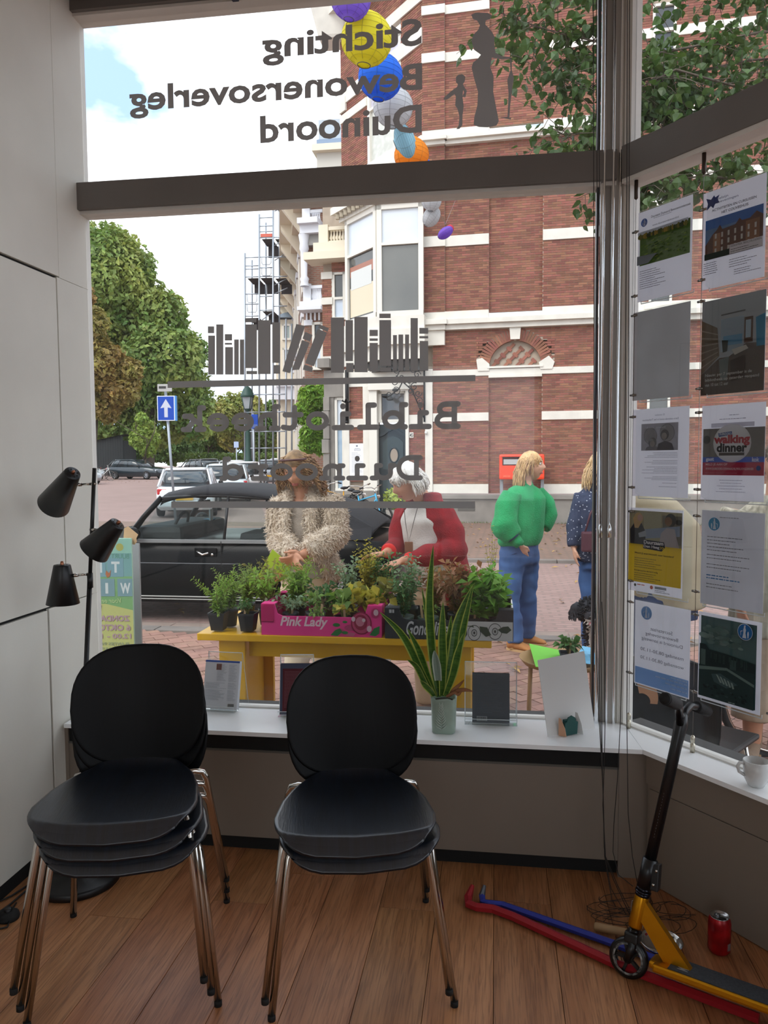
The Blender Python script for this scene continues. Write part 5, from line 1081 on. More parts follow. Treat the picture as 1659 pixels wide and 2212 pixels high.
cs = lambda z0, z1, u0, u1, d=.05, nm='stone_band': part(nm, B().fbox(FC, u0, u1, z0, z1, -.1, d, 0, .008), stone)
cs(wz0 - .3, wz0 - .02, uc, 0, .06); cs(wz0 - .5, wz0 - .3, uc - .1, .1, .25, 'cornice'); cs(lv['b2b'], lv['b2t'], uc, cw0, .04); cs(wz1 + .28, wz1 + .6, cw0 - .5, 0, .04); cs(lv['b1t'] - .9, lv['b1t'] - .5, uc, 0, .04); cs(TOPZ - .3, TOPZ, uc - .3, 0, .5, 'cornice'); cs(ZF(245, 740, FC), ZF(215, 740, FC), uc - .02, uc + .35, .06)
q = FC.pt(uc - .2, 0, .1); part('eaves_corner', B().box(q.x, q.y, TOPZ - .4, .8, .8, 1.0, None, 0, .1, 1.6), stone)
# second pier beside the oriel, behind the front line
FQ = Frame(FF.pt(0, 0, -1.4), FF.u); q0, q1, q2 = U(696, 640, FQ), U(717, 640, FQ), U(746, 640, FQ)
zz = lambda y: ZF(y, 710, FQ)
lay(FQ, q0, q1, zz(800), zz(603), 0, -.11, None, MB); lay(FQ, q1, q2, zz(590), zz(566), 0, -.11, None, MB); lay(FQ, q1, q2, zz(800), zz(692), 0, -.11, None, MB)
for y0, y1 in ((588, 603), (643, 658), (770, 785)): part('stone_band', B().fbox(FQ, q0 - .02, q1 + .02, zz(y1), zz(y0), -.1, .04), stone)
hwin(FQ, q1, q2, zz(692), zz(588), -.05, (zz(645),), house, .08, (pane_p, pane_d)); MB.fbox(FQ, q0, q2 + .5, zz(800), zz(400), -.3, -.14); lay(FQ, q1, q2 + .3, zz(485), zz(400), -.3, -.31, None, MB)
# cream balcony above it
FM = Frame(FQ.pt(q0, 0, .2), du); um = FM.uv(735, 520)[0]
bal = M('cream_paint', '#d9cfb9', .55)
def balustrade(F, u0, u1, z0, z1, n, m, par, posts=True):
    put('rail', B().fbox(F, u0, u1, z1 - .1, z1, -.1, .1), m, par); put('rail', B().fbox(F, u0, u1, z0, z0 + .1, -.1, .1), m, par)
    for i in range(n):
        u_ = u0 + .3 + (u1 - u0 - .4) * (i + .5) / n; mt = MX.Translation(F.pt(u_, z0 + .1, 0)); H = z1 - z0 - .2
        put('baluster', B().lathe([(.045, 0), (.03, H * .1), (.06, H * .3), (.03, H * .6), (.025, H * .85), (.05, H)], 8, mt), m, par)
    put('post', B().fbox(F, u0, u0 + .28, z0, z1 + .06, -.13, .13), m, par)
balustrade(FQ, q0 - .05, q2 + .1, zz(530), zz(492), 5, bal, house)
part('balcony_slab', B().fbox(FQ, q0 - .15, q2 + .2, zz(552), zz(530), -.3, .35), bal); part('balcony_slab', B().fbox(FQ, q0 - .4, q2 + .2, zz(568), zz(552), -.3, .5), bal)
MB.fbox(FF, U(910), U(964), 2.6, 7.0, -.34, -.14); part('wall', MB, mort)
# the bricks: the nearest visible ones singly, all others in one part
std = B().box(0, 0, 0, BL - .009, CH - .009, .11).mesh('brick', brk)
full = [k for k in _bricks if k[4] not in (None, 'v') and k[0] is FF and k[6] == 0 and k[2] - k[1] > BL - .012 and k[4] - k[3] > CH - .012]
cpx = FF.uv(1010, 960); full.sort(key=lambda k: ((k[1] - cpx[0]) / 1.3) ** 2 + (k[3] - cpx[1]) ** 2); single = set(id(k) for k in full[:285])
rest = B()
for k in _bricks:
    if k[4] is None: rest.box(0, 0, 0, .15, .075, .05, k[0].mat(k[5] + k[1], k[6] + k[2], -.10) @ MX.Rotation(k[3], 4, 'Z'))
    elif k[4] == 'v': rest.box(0, 0, 0, .29, .062, .13, k[0].mat(k[5] + k[1], k[6] + k[2], -.055) @ MX.Rotation(k[3], 4, 'Z'))
    elif id(k) in single: o = link('brick', std, house); o.matrix_parent_inverse = wm(house).inverted(); o.matrix_basis = k[0].mat((k[1] + k[2]) / 2, (k[3] + k[4]) / 2, -.055)
    else:
        F, x0, x1, a, e, d0, d1 = k; q = [F.pt(x0, a, d1), F.pt(x1, a, d1), F.pt(x1, e, d1), F.pt(x0, e, d1)]; r_ = [p - F.n * .02 for p in q]
        rest.add(q + r_, [(0, 1, 2, 3), (0, 4, 5, 1), (1, 5, 6, 2), (2, 6, 7, 3), (3, 7, 4, 0)])
put('brickwork', rest, brk, house, kind='stuff')
# ================================================================== NEIGHBOUR HOUSES
wp = M('white_house_paint', '#d9dbe0', .5)
hb_ = thing('balcony_house', FF.pt(-6, GZ, -6), 'brick house with white balconies between the corner house and the scaffold', 'house')
FN = Frame(ony(675, 700, 24), FF.u); un = lambda x, y=600: FN.uv(x, y)[0]; zn = lambda y, x=675: FN.uv(x, y)[1]
brt = brickmat('far_red_brick', '#8a4f3c', '#6d3d30', '#7d6c5e', 1, .22, .065)
def bwall(nm, F, u0, u1, z0, z1, d0, d1, par):
    """far wall: its bricks are under ten pixels, so the material carries them; built in frame space so that courses lie level"""
    b = B().box((u0 + u1) / 2, (z0 + z1) / 2, (d0 + d1) / 2, abs(u1 - u0), abs(z1 - z0), abs(d1 - d0)); o = link(nm, b.mesh(nm, brt), par)
    o.matrix_parent_inverse = wm(par).inverted() if par else MX(); o.matrix_basis = F.mat(); return o
nf = lambda nm, x0, x1, y0, y1, d0, d1, m, par=hb_: put(nm, B().fbox(FN, un(x0, (y0 + y1) / 2), un(x1, (y0 + y1) / 2), zn(y1), zn(y0), d0, d1, 0, .01), m, par)
bwall('wall', FN, un(657), un(745), GZ, zn(430), -.6, 0, hb_)
balustrade(FN, un(657, 640), un(700, 640), zn(655), zn(618), 7, wp, hb_); nf('balcony_slab', 655, 702, 655, 672, -.2, .4, wp); nf('balcony_slab', 653, 704, 668, 676, -.2, .6, wp)
b = B(); q = FN.pt(un(663, 560), 0, .3); b.lathe([(.16, zn(622)), (.13, zn(612)), (.16, zn(606)), (.10, zn(600)), (.12, zn(560)), (.13, zn(548)), (.17, zn(542)), (.15, zn(530)), (.2, zn(512))], 14, MX.Translation(q)); put('column', b, wp, hb_)
nf('entablature', 657, 698, 490, 512, -.2, .5, wp); nf('entablature', 655, 698, 482, 494, -.2, .7, wp); nf('spandrel', 668, 698, 512, 535, -.1, .3, M('grey_soffit', '#8f8d88', .7))
balustrade(FN, un(655, 470), un(698, 470), zn(490), zn(455), 5, wp, hb_)
for i, x in enumerate((661, 670, 679, 688)): nf('lintel_block', x, x + 4, 676, 693, 0, .05, wp)
nf('stone_band', 657, 676, 691, 703, 0, .05, wp); hwin(FN, un(676, 740), un(699, 740), zn(800), zn(697), .05, (zn(745),), hb_, .09, (pane_p, pane_d))
nf('cornice', 655, 745, 425, 440, -.2, .5, bal)
# receding terrace with bracketed eaves
tr_ = thing('brick_terrace', ony(640, 1000, 34), 'red brick terrace running away behind the white balconies', 'house')
pn, pf = ony(659, 700, 25.0), ony(630, 700, 50); FT = Frame((pf.x, pf.y), (pn.x - pf.x, pn.y - pf.y)); TL_ = (V((pn.x, pn.y, 0)) - V((pf.x, pf.y, 0))).length
bwall('wall', FT, 0, TL_ + .5, GZ, 11.6, -.5, 0, tr_)
put('eaves', B().fbox(FT, -.3, TL_, 11.4, 11.8, -.3, .85), bal, tr_); put('gutter_board', B().fbox(FT, -.3, TL_, 11.0, 11.4, -.3, .35), bal, tr_)
for i in range(9): u_ = TL_ * (i + .5) / 9; put('bracket', B().prism([(0, 0), (.8, 1.0), (.8, 1.2), (0, 1.2)], .3, FT.mat(u_, 10.2, 0) @ MX.Rotation(-PI / 2, 4, 'Y')), bal, tr_)
for i in range(7):
    u_ = TL_ * (i + .5) / 7
    for z0 in (1.2, 4.8, 8.0):
        put('window', B().fbox(FT, u_ - .55, u_ + .55, z0, z0 + 2.2, -.02, .06), wood_w, tr_); put('lintel', B().fbox(FT, u_ - .65, u_ + .65, z0 + 2.25, z0 + 2.5, -.02, .1), wp, tr_)
# cream house with the slate roof behind the scaffold
ch_ = thing('cream_house', ony(612, 1000, 44), 'small cream house with a blue grey hipped roof behind the scaffold', 'house')
FK = Frame(ony(612, 800, 44), (1, .15)); uk = lambda x: FK.uv(x, 800)[0]; zk = lambda y: FK.uv(612, y)[1]
put('wall', B().fbox(FK, uk(596), uk(652), GZ, zk(690), -2, 0), bal, ch_)
a0, a1 = FK.pt(uk(588), zk(688), .4), FK.pt(uk(655), zk(688), .4); r0 = FK.pt(uk(615), zk(668), -1); r1 = FK.pt(uk(655), zk(668), -1); a2, a3 = FK.pt(uk(588), zk(688), -2.4), FK.pt(uk(655), zk(688), -2.4)
put('roof', B().add([a0, a1, r1, r0, a2, a3], [(0, 1, 2, 3), (0, 3, 4), (3, 2, 5, 4), (0, 4, 5, 1), (1, 5, 2)]), M('slate_blue', '#74828f', .6), ch_)
hwin(FK, uk(611), uk(631), zk(735), zk(700), .05, (), ch_, .12, (M('muted_glass', '#8f9c9a', .1),)); hwin(FK, uk(611), uk(631), zk(800), zk(752), .05, (), ch_, .12, (M('muted_glass', '#8f9c9a', .1),)); put('balcony_slab', B().fbox(FK, uk(596), uk(648), zk(865), zk(838), 0, .8), wp, ch_); put('balcony_slab', B().fbox(FK, uk(600), uk(648), zk(838), zk(832), 0, 1.0), wp, ch_)
# far roof with turret, high up beside the corner house
tw = thing('far_roof', ony(700, 330, 40), 'pale far house top with a slate roof, left of the corner house', 'house')
FX = Frame(ony(700, 330, 40), (1, 0)); ux = lambda x: FX.uv(x, 330)[0]; zx = lambda y: FX.uv(700, y)[1]
put('gable', B().fbox(FX, ux(684), ux(760), zx(420), zx(312), -2, 0), M('pale_stone', '#bdb9af', .7), tw); put('roof', B().fbox(FX, ux(687), ux(760), zx(305), zx(255), -1.5, -.2), M('slate_pale', '#a9b3bb', .6), tw); put('ridge', B().fbox(FX, ux(685), ux(760), zx(318), zx(302), -1.6, .1), M('lead_blue', '#7b8ea6', .6), tw); put('cornice', B().fbox(FX, ux(677), ux(760), zx(330), zx(316), -2, .4), bal, tw)
put('side_roof', B().fbox(FX, ux(628), ux(690), zx(400), zx(372), -3, -1), M('pale_green_roof', '#b4beb8', .7), tw)
for x, y in ((638, 345), (668, 352), (655, 356)): put('spire', B().cyl(FX.pt(ux(x), zx(380), -1), FX.pt(ux(x), zx(y), -1), .08, .02, 6), M('lead_blue', '#7b8ea6', .6), tw)

# ================================================================== SCAFFOLD
galv = M('galvanised_tube', '#9aa2ab', .4, .5)
sc_ = thing('scaffold', ony(580, 1040, 33), 'tall galvanised scaffold tower standing in the street', 'scaffold')
F1 = Frame(ony(580, 800, 33), (1, .05)); us = lambda x, y=800: F1.uv(x, y)[0]; zs = lambda y: F1.uv(580, y)[1]
decks = M('dark_deck', '#3d3a3c', .9, var=.2, vscale=20)
TB = lambda x0, y0, x1, y1, d=0, r=.035: B().cyl(F1.pt(us(x0, y0), zs(y0), d), F1.pt(us(x1, y1), zs(y1), d), r, None, 6)
for d in (0, -1.3):
    for x, y in ((529, 545), (560, 462), (590, 430), (618, 690)): put('standard', TB(x, 1055, x, y, d, .045), galv, sc_)
for x0, x1, ys in ((529, 560, (555, 573, 580, 597, 634, 656, 682, 820, 852, 890, 932, 968, 1005)), (560, 590, (470, 488, 500, 513, 555, 578, 597, 640, 670, 852, 890, 932, 968, 1005)), (590, 620, (513, 556, 598, 662, 852, 890, 932, 968))):
    for y in ys: put('ledger', TB(x0, y, x1, y, 0, .028), galv, sc_)
for x0, y0, x1, y1 in ((592, 530, 620, 512), (592, 615, 618, 602), (592, 562, 620, 545), (592, 634, 620, 622), (565, 690, 590, 672), (592, 455, 618, 446), (604, 440, 606, 512)): put('brace', TB(x0, y0, x1, y1, -.1, .025), galv, sc_)
for x0, x1, y0, y1 in ((565, 588, 516, 541), (594, 621, 517, 542), (534, 558, 600, 622), (562, 587, 600, 622), (594, 618, 602, 623), (566, 591, 672, 690), (592, 616, 440, 461), (532, 560, 686, 702)):
    put('deck', B().add([F1.pt(us(x0, y0), zs(y0), 0), F1.pt(us(x1, y0), zs(y0), 0), F1.pt(us(x1, y0) - .05, zs(y0) , -1.3), F1.pt(us(x0, y0) - .05, zs(y0), -1.3)], [(0, 1, 2, 3)]).fbox(F1, us(x0, y0), us(x1, y0), zs(y1), zs(y0), -1.35, -1.3), decks, sc_)
put('toe_board', B().fbox(F1, us(563, 508), us(588, 508), zs(512), zs(505), 0, .04), M('red_board', '#c0604f', .7), sc_)
for cx in (575,):
    for y0, y1 in ((558, 572), (580, 596)):
        b = B(); q = [F1.pt(us(x, y), zs(y), .05) for x, y in ((566, y0), (566, y1 - 4), (568, y1), (583, y1), (586, y1 - 4), (586, y0))]; b.tube(q, .022, 5); put('guard_frame', b, galv, sc_)
for y0, y1 in ((636, 653), (657, 674)):
    b = B(); q = [F1.pt(us(x, y), zs(y), .05) for x, y in ((534, y0), (535, y1 - 4), (537, y1), (553, y1), (555, y1 - 4), (555, y0))]; b.tube(q, .022, 5); put('guard_frame', b, galv, sc_)

# ================================================================== TREES
def leafmat(nm, c1, c2, isl=.35, tr=.3): return M(nm, c1, .6, col2=c2, vscale=.25, island=isl, trans=tr)
def tree(name, label, D, blobs, n, size, mat, trunk=None, cat='tree', group=None, r_=None, elong=1):
    """crown of separate leaf blades spread over lobes; lobes are given by centre and radius in the photo, at distance D"""
    rr = random.Random(r_ or int(D * 10 + n)); b = B(); C0 = None
    tot = sum(k[2] ** 2 for k in blobs)
    for x, y, r in blobs:
        p = ony(x, y, D + rr.uniform(-.06, .06) * D * .5); R = r * (p.y - CAM.y) / FPX; C0 = C0 or p
        for _ in range(int(n * 2.6 * r * r / tot)):
            d = V((rr.gauss(0, 1), rr.gauss(0, 1), rr.gauss(0, 1))).normalized(); q = p + d * R * rr.uniform(.45, 1) ** .5 * (1 + .32 * noise.noise(d * 2.6 + p))
            a = (d * .7 + V((rr.uniform(-1, 1), rr.uniform(-1, 1), rr.uniform(-.2, 1)))).normalized(); s = size * .6 * rr.uniform(.55, 1.4); t_ = a.cross(V((rr.uniform(-1, 1), rr.uniform(-1, 1), rr.uniform(-1, 1)))).normalized(); e = a.cross(t_)
            b.add([q - t_ * s * elong, q - e * s * .55 + a * s * .12, q + t_ * s * elong, q + e * s * .55 + a * s * .12], [(0, 1, 2, 3)])
    t = thing(name, V((C0.x, C0.y, gz(C0.y))), label, cat, group)
    put('crown', b, mat, t, kind='stuff')
    if trunk:
        x0, y0, x1, y1, w_ = trunk; a, e = ony(x0, y0, D), ony(x1, y1, D); a.z = min(a.z, gz(D)); k = w_ * (D + 3) / FPX
        bb = B(); bb.tube([a, a + V((0, 0, .5)), a.lerp(e, .5) + V((.05, 0, 0)), e], [k * .75, k * .55, k * .45, k * .3], 9)
        for j in range(4): f = .55 + j * .12; s = a.lerp(e, f); bb.tube([s, s + V((rr.uniform(-1, 1) * 1.6, rr.uniform(-1, 1), 1.5)), s + V((rr.uniform(-1, 1) * 3, rr.uniform(-1, 1), 3.2))], [k * .3, k * .2, k * .08], 6)
        put('trunk', bb, M('bark', '#4a4036', .9, var=.2, vscale=4), t)
    return t
tree('large_tree', 'huge green and yellowing tree, tallest at the left of the street', 64, [(180, 590, 95), (235, 560, 75), (270, 590, 70), (300, 680, 85), (350, 690, 60), (230, 690, 100), (350, 790, 95), (290, 820, 100), (200, 800, 90), (390, 850, 70), (420, 900, 55), (150, 720, 80), (330, 900, 80), (250, 530, 40), (180, 520, 45), (230, 620, 110), (410, 760, 40), (250, 900, 70)], 26000, .42, leafmat('tree_leaf_green', '#587a36', '#96a050'), (640 / 2.0, 1010, 325, 850, 26))
tree('chestnut_tree', 'browning chestnut tree in front of the huge green tree', 54, [(190, 700, 45), (220, 790, 60), (260, 840, 45), (180, 800, 55), (230, 880, 35), (170, 640, 35), (285, 800, 25), (160, 880, 40)], 6500, .34, leafmat('tree_leaf_brown', '#9a7c44', '#86863e'), (199, 1010, 210, 820, 12))
tree('young_tree', 'small bright green tree beside the dark shed', 52, [(312, 925, 24), (300, 950, 22), (325, 950, 20), (318, 970, 18), (306, 905, 14)], 1600, .26, leafmat('tree_leaf_bright', '#6e8e3a', '#94a64a'), (313, 1012, 313, 960, 5))
bgm = leafmat('tree_leaf_far', '#74883f', '#a59c50'); bgd = leafmat('tree_leaf_deep', '#4c6a30', '#6a803a')
bgl = ['yellowing far tree just right of the one way sign', 'far green tree left of the street lantern', 'far green tree right behind the street lantern', 'far green tree behind the lower scaffold']
for i, (bl, m_) in enumerate((([(505, 890, 40), (480, 900, 35), (540, 880, 30), (500, 940, 34)], bgm), ([(450, 930, 32), (470, 960, 30), (430, 955, 28)], bgd), ([(560, 930, 36), (600, 900, 38), (575, 960, 32), (540, 950, 30)], bgd), ([(625, 920, 40), (640, 960, 34), (600, 960, 30), (660, 900, 30)], bgm))): tree('park_tree', bgl[i], 92 + i * 3, bl, 3000, .5, m_, (bl[0][0], 1003, bl[0][0], 960, 5), 'tree', 'park trees far down the street')
tree('park_tree', 'far dark green trees filling the gap under the huge tree', 80, [(160, 940, 40), (400, 960, 36), (370, 975, 30), (240, 960, 40), (190, 960, 40), (280, 960, 40), (345, 970, 30)], 5200, .42, bgd, (260, 1003, 262, 950, 8), 'tree', 'park trees far down the street')
tree('hedge', 'low clipped hedge along the far car park', 70, [(x, 988, 11) for x in range(400, 600, 14)] + [(x, 985, 10) for x in range(150, 240, 14)], 3200, .2, leafmat('hedge_leaf', '#6f8238', '#55702e'), None, 'hedge')
tree('climbing_wisteria', 'bright green climber covering the wall left of the grey stone corner', 21.5, [(672, 858, 26), (690, 880, 28), (660, 895, 22), (685, 925, 26), (695, 850, 18), (672, 940, 24), (690, 960, 20), (650, 880, 12), (665, 960, 18)], 4200, .12, leafmat('wisteria_leaf', '#5f8a24', '#86a838'), None, 'climber', None, None, 1.5)
# trees behind the pavement tree: the near lime tree, its boughs overhead
lt_ = thing('lime_tree', (7.4, 7.2, GZ), 'leafy tree with boughs hanging over the right hand window', 'tree')
bark = M('bark_grey', '#5a5046', .9, var=.2, vscale=6)
b = B(); b.tube([(7.4, 7.2, GZ - .05), (7.35, 7.2, 2), (7.2, 7.1, 4), (6.8, 7.0, 6), (6.6, 7, 8)], [.24, .2, .17, .13, .08], 10); put('trunk', b, bark, lt_)
rr = random.Random(21); LM = [M('lime_leaf', '#37502a', .45, col2='#526b32', vscale=1.5, island=.3, trans=.35)]
def leaf_geo(s):
    pts = [(0, 0), (.30, .12), (.46, .42), (.34, .60), (.22, .80), (0, 1.08), (-.22, .80), (-.34, .60), (-.46, .42), (-.30, .12)]
    return [V((x * s, .12 * s * abs(x) * 2, y * s)) for x, y in pts]
lg_ = B(); q = leaf_geo(.10); lg_.add(q + [V((0, -.012, .05))], [(0, 1, 2, 10), (2, 3, 4, 10), (4, 5, 10), (5, 6, 10), (6, 7, 8, 10), (8, 9, 0, 10)]); lmesh = lg_.mesh('leaf', LM[0])
lpos = []
def bough(px_, n, spread, D, thick=.018):
    P = [ony(x, y, d) for x, y, d in px_]; bb = B(); bb.tube(P, [thick * (1 - .75 * i / (len(P) - 1)) for i in range(len(P))], 6); put('bough', bb, bark, lt_)
    tw_ = B()
    for i in range(n):
        t_ = rr.uniform(.1, 1) * (len(P) - 1); j = min(int(t_), len(P) - 2); s = P[j].lerp(P[j + 1], t_ - j)
        e = s + V((rr.gauss(0, 1) * spread, rr.gauss(0, 1) * spread * .8, rr.gauss(-.2, .8) * spread)); tw_.tube([s, s.lerp(e, .5) + V((0, 0, .05)), e], [.005, .004, .002], 4)
        for k in range(rr.randint(5, 9)): f = rr.uniform(.35, 1.15); lpos.append(s.lerp(e, f) + V((rr.gauss(0, .06), rr.gauss(0, .06), rr.gauss(0, .06))))
    put('twigs', tw_, bark, lt_, kind='stuff')
bough([(1780, 60, 7.0), (1640, 70, 6.8), (1500, 100, 6.5), (1370, 125, 6.3), (1290, 90, 6.2), (1200, 70, 6.1), (1110, 40, 6.0), (1075, 25, 6)], 95, .34, 6)
bough([(1780, 200, 6.6), (1600, 190, 6.4), (1460, 150, 6.2), (1360, 200, 6.1), (1250, 180, 6.0), (1160, 150, 6.0)], 92, .34, 6)
bough([(1780, 300, 6.6), (1640, 290, 6.4), (1500, 270, 6.2), (1400, 300, 6.1), (1300, 285, 6.0), (1200, 290, 6.0)], 80, .3, 6)
bough([(1780, 420, 6.2), (1640, 390, 6.0), (1520, 380, 5.9), (1440, 390, 5.8), (1370, 410, 5.8)], 84, .28, 6)
bough([(1780, -60, 7), (1640, -40, 6.8), (1480, -20, 6.5), (1300, -40, 6.4), (1180, -20, 6.3)], 90, .36, 6)
bough([(1780, 120, 7.6), (1620, 130, 7.4), (1480, 160, 7.2), (1380, 220, 7.0), (1330, 260, 7)], 105, .42, 7)
bough([(1700, 240, 7.6), (1600, 250, 7.4), (1500, 240, 7.2), (1420, 250, 7.0)], 90, .4, 7)
bough([(1330, 420, 6), (1300, 415, 6), (1270, 418, 6), (1245, 430, 6)], 5, .14, 6, .008)
def lmat(p):
    a = rr.uniform(0, 6.3); return MX.Translation(p) @ MX.Rotation(a, 4, 'Z') @ MX.Rotation(rr.gauss(2.4, .6), 4, 'X') @ MX.Rotation(rr.gauss(0, .5), 4, 'Y') @ MX.Scale(rr.uniform(.75, 1.3), 4)
lpos.sort(key=lambda p: (p - CAM).length)
rest = B()
def inview(p):
    d = RC.transposed() @ (p - CAM); return 0 < PW / 2 + FPX * d.x / d.y < PW and 0 < PH / 2 - FPX * d.z / d.y < PH
m_i = wm(lt_).inverted(); cnt = 0
for p in lpos:
    if cnt < 290 and inview(p): o = link('leaf', lmesh, lt_); o.matrix_basis = lmat(p); cnt += 1
    else:
        mt = lmat(p); o_ = len(rest.v); rest.add([mt @ V(v) for v in lg_.v], lg_.f)
put('foliage', rest, LM[0], lt_, kind='stuff')

# ================================================================== STREET FURNITURE
dgreen = M('dark_green_iron', '#24443c', .45, spec=.4)
D = 33; q = ony(538, 1050, D); lm_ = thing('street_lantern', V((q.x, q.y, gz(D))), 'dark green street lantern behind the parked cars', 'street lamp')
zl = lambda y: ony(538, y, D).z; m_ = MX.Translation(V((q.x, q.y, 0)))
put('post', B().lathe([(.26, gz(D)), (.26, zl(1020)), (.2, zl(1012)), (.22, zl(1000)), (.15, zl(990)), (.13, zl(940)), (.11, zl(905)), (.09, zl(893)), (.05, zl(888))], 16, m_), dgreen, lm_)
put('head', B().lathe([(.05, zl(890)), (.16, zl(886)), (.20, zl(883))], 8, m_).lathe([(.33, zl(858)), (.36, zl(855)), (.34, zl(853)), (.20, zl(840)), (.13, zl(837)), (.03, zl(833))], 8, m_), dgreen, lm_)
for a in range(4): aa = PI / 4 + a * PI / 2; put('glazing_bar', B().cyl(V((q.x + .19 * math.cos(aa), q.y + .19 * math.sin(aa), zl(884))), V((q.x + .31 * math.cos(aa), q.y + .31 * math.sin(aa), zl(858))), .02, None, 5), dgreen, lm_)
put('lantern_glass', B().lathe([(.17, zl(884)), (.28, zl(858))], 4, m_ @ MX.Rotation(PI / 4, 4, 'Z'), sm=False), M('milk_glass', '#c6cdd0', .3, trans=.5), lm_)
D = 30; q = ony(549, 1000, D); sp_ = thing('parking_sign', V((q.x, q.y, gz(D))), 'blue parking sign on a grey pole, by the street lantern', 'sign')
put('pole', B().cyl(V((q.x, q.y, gz(D))), V((q.x, q.y, ony(549, 893, D).z)), .055, None, 8), galv, sp_)
FS = Frame((q.x, q.y - .07), (1, .55)); put('plate', B().fbox(FS, FS.uv(543, 910)[0], FS.uv(557, 910)[0], FS.uv(550, 926)[1], FS.uv(550, 895)[1], 0, .03, 0, .02), M('sign_blue', '#2350b8', .4), sp_)
p = Print(FS, FS.uv(543, 910)[0], FS.uv(557, 910)[0], FS.uv(550, 926)[1], FS.uv(550, 895)[1], .035); p.rect(.1, .70, .9, .95, '#7f9ad6'); p.done(sp_)
D = 50; q = ony(511, 990, D); sp_ = thing('small_sign', V((q.x, q.y, gz(D))), 'small blue and white sign far down the street', 'sign'); FS = Frame((q.x, q.y), (1, 0))
put('pole', B().cyl(V((q.x, q.y, gz(D))), V((q.x, q.y, FS.uv(511, 960)[1])), .04, None, 6), galv, sp_); put('plate', B().fbox(FS, FS.uv(506, 960)[0], FS.uv(516, 960)[0], FS.uv(511, 967)[1], FS.uv(511, 954)[1], .05, .08), M('sign_pale', '#a7b9d8', .5), sp_)
# one way sign
D = 17; a, e = ony(374, 1056, D), ony(357, 838, D); dirv = (a - e).normalized(); g0 = e + dirv * ((gz(D) - e.z) / dirv.z)
ow = thing('one_way_sign', g0, 'blue one way sign with white arrow on a grey pole, with street name plate', 'sign')
put('pole', B().cyl(g0, e, .035, None, 10), galv, ow)
FS = Frame(ony(359, 882, D - .09), (1, .10)); su0, su1, sz0, sz1 = FS.uv(340, 882)[0], FS.uv(378, 882)[0], FS.uv(360, 909)[1], FS.uv(360, 855)[1]
pl_ = put('plate', B().fbox(FS, su0, su1, sz0, sz1, -.01, .02, 0, .01), M('sign_white', '#dfe5ee', .4), ow)
p = Print(FS, su0, su1, sz0, sz1, .022); p.rect(.045, .03, .955, .97, '#2158c4'); p.poly([(.40, .86), (.60, .86), (.60, .47), (.82, .5), (.5, .13), (.18, .5), (.40, .47)], '#eef1f5'); p.done(pl_, 'arrow')
put('side_box', B().fbox(FS, su1, su1 + .04, sz0, sz1, -.08, .01), M('sign_side', '#3f86c8', .4), ow)
nu0, nu1, nz0, nz1 = FS.uv(341, 836)[0], FS.uv(372, 836)[0], FS.uv(356, 846)[1], FS.uv(356, 830)[1]
np__ = put('name_plate', B().fbox(FS, nu0, nu1, nz0, nz1, .02, .04, 0, .005), M('plate_grey', '#aaa9a6', .5), ow)
p = Print(FS, nu0, nu1, nz0, nz1, .041); p.rect(.05, .14, .95, .86, '#cdccc8'); p.lines(.1, .92, .62, 1, .1, '#4c4b4a', .34); p.done(np__)
# post box
FM_ = Frame(FF.pt(0, 0, .75), FF.u); mu0, mu1, mz0, mz1 = FM_.uv(1078, 1010)[0], FM_.uv(1176, 1010)[0], FM_.uv(1125, 1036)[1], FM_.uv(1125, 981)[1]
red_o = M('orange_red_enamel', '#e2401c', .35, spec=.5)
mb_ = thing('post_box', FM_.pt((mu0 + mu1) / 2, GZ, -.2), 'orange red post box on grey legs against the brick wall', 'post box')
bx = put('body', B().fbox(FM_, mu0, mu1, mz0, mz1, -.5, 0, 0, .05), red_o, mb_)
for x in (1082, 1171): put('leg', B().fbox(FM_, FM_.uv(x, 1080)[0] - .04, FM_.uv(x, 1080)[0] + .04, GZ - .02, mz0 + .05, -.3, -.22), M('grey_leg', '#8d9296', .5), mb_)
p = Print(FM_, mu0, mu1, mz0, mz1, .003); p.rect(.075, .10, .47, .44, '#4a1f1a'); p.rect(.10, .20, .45, .40, '#d8d8d6'); p.rect(.53, .10, .93, .44, '#4a1f1a'); p.rect(.55, .20, .91, .40, '#d8d8d6'); p.text('MGB', .1, .25, .83, .90, '#f0906a', .02); p.done(bx)
put('slot_frame', B().fbox(FM_, mu0 + .05, mu0 + (mu1 - mu0) * .49, mz1 - (mz1 - mz0) * .10, mz1 - (mz1 - mz0) * .06, 0, .03), red_o, bx)
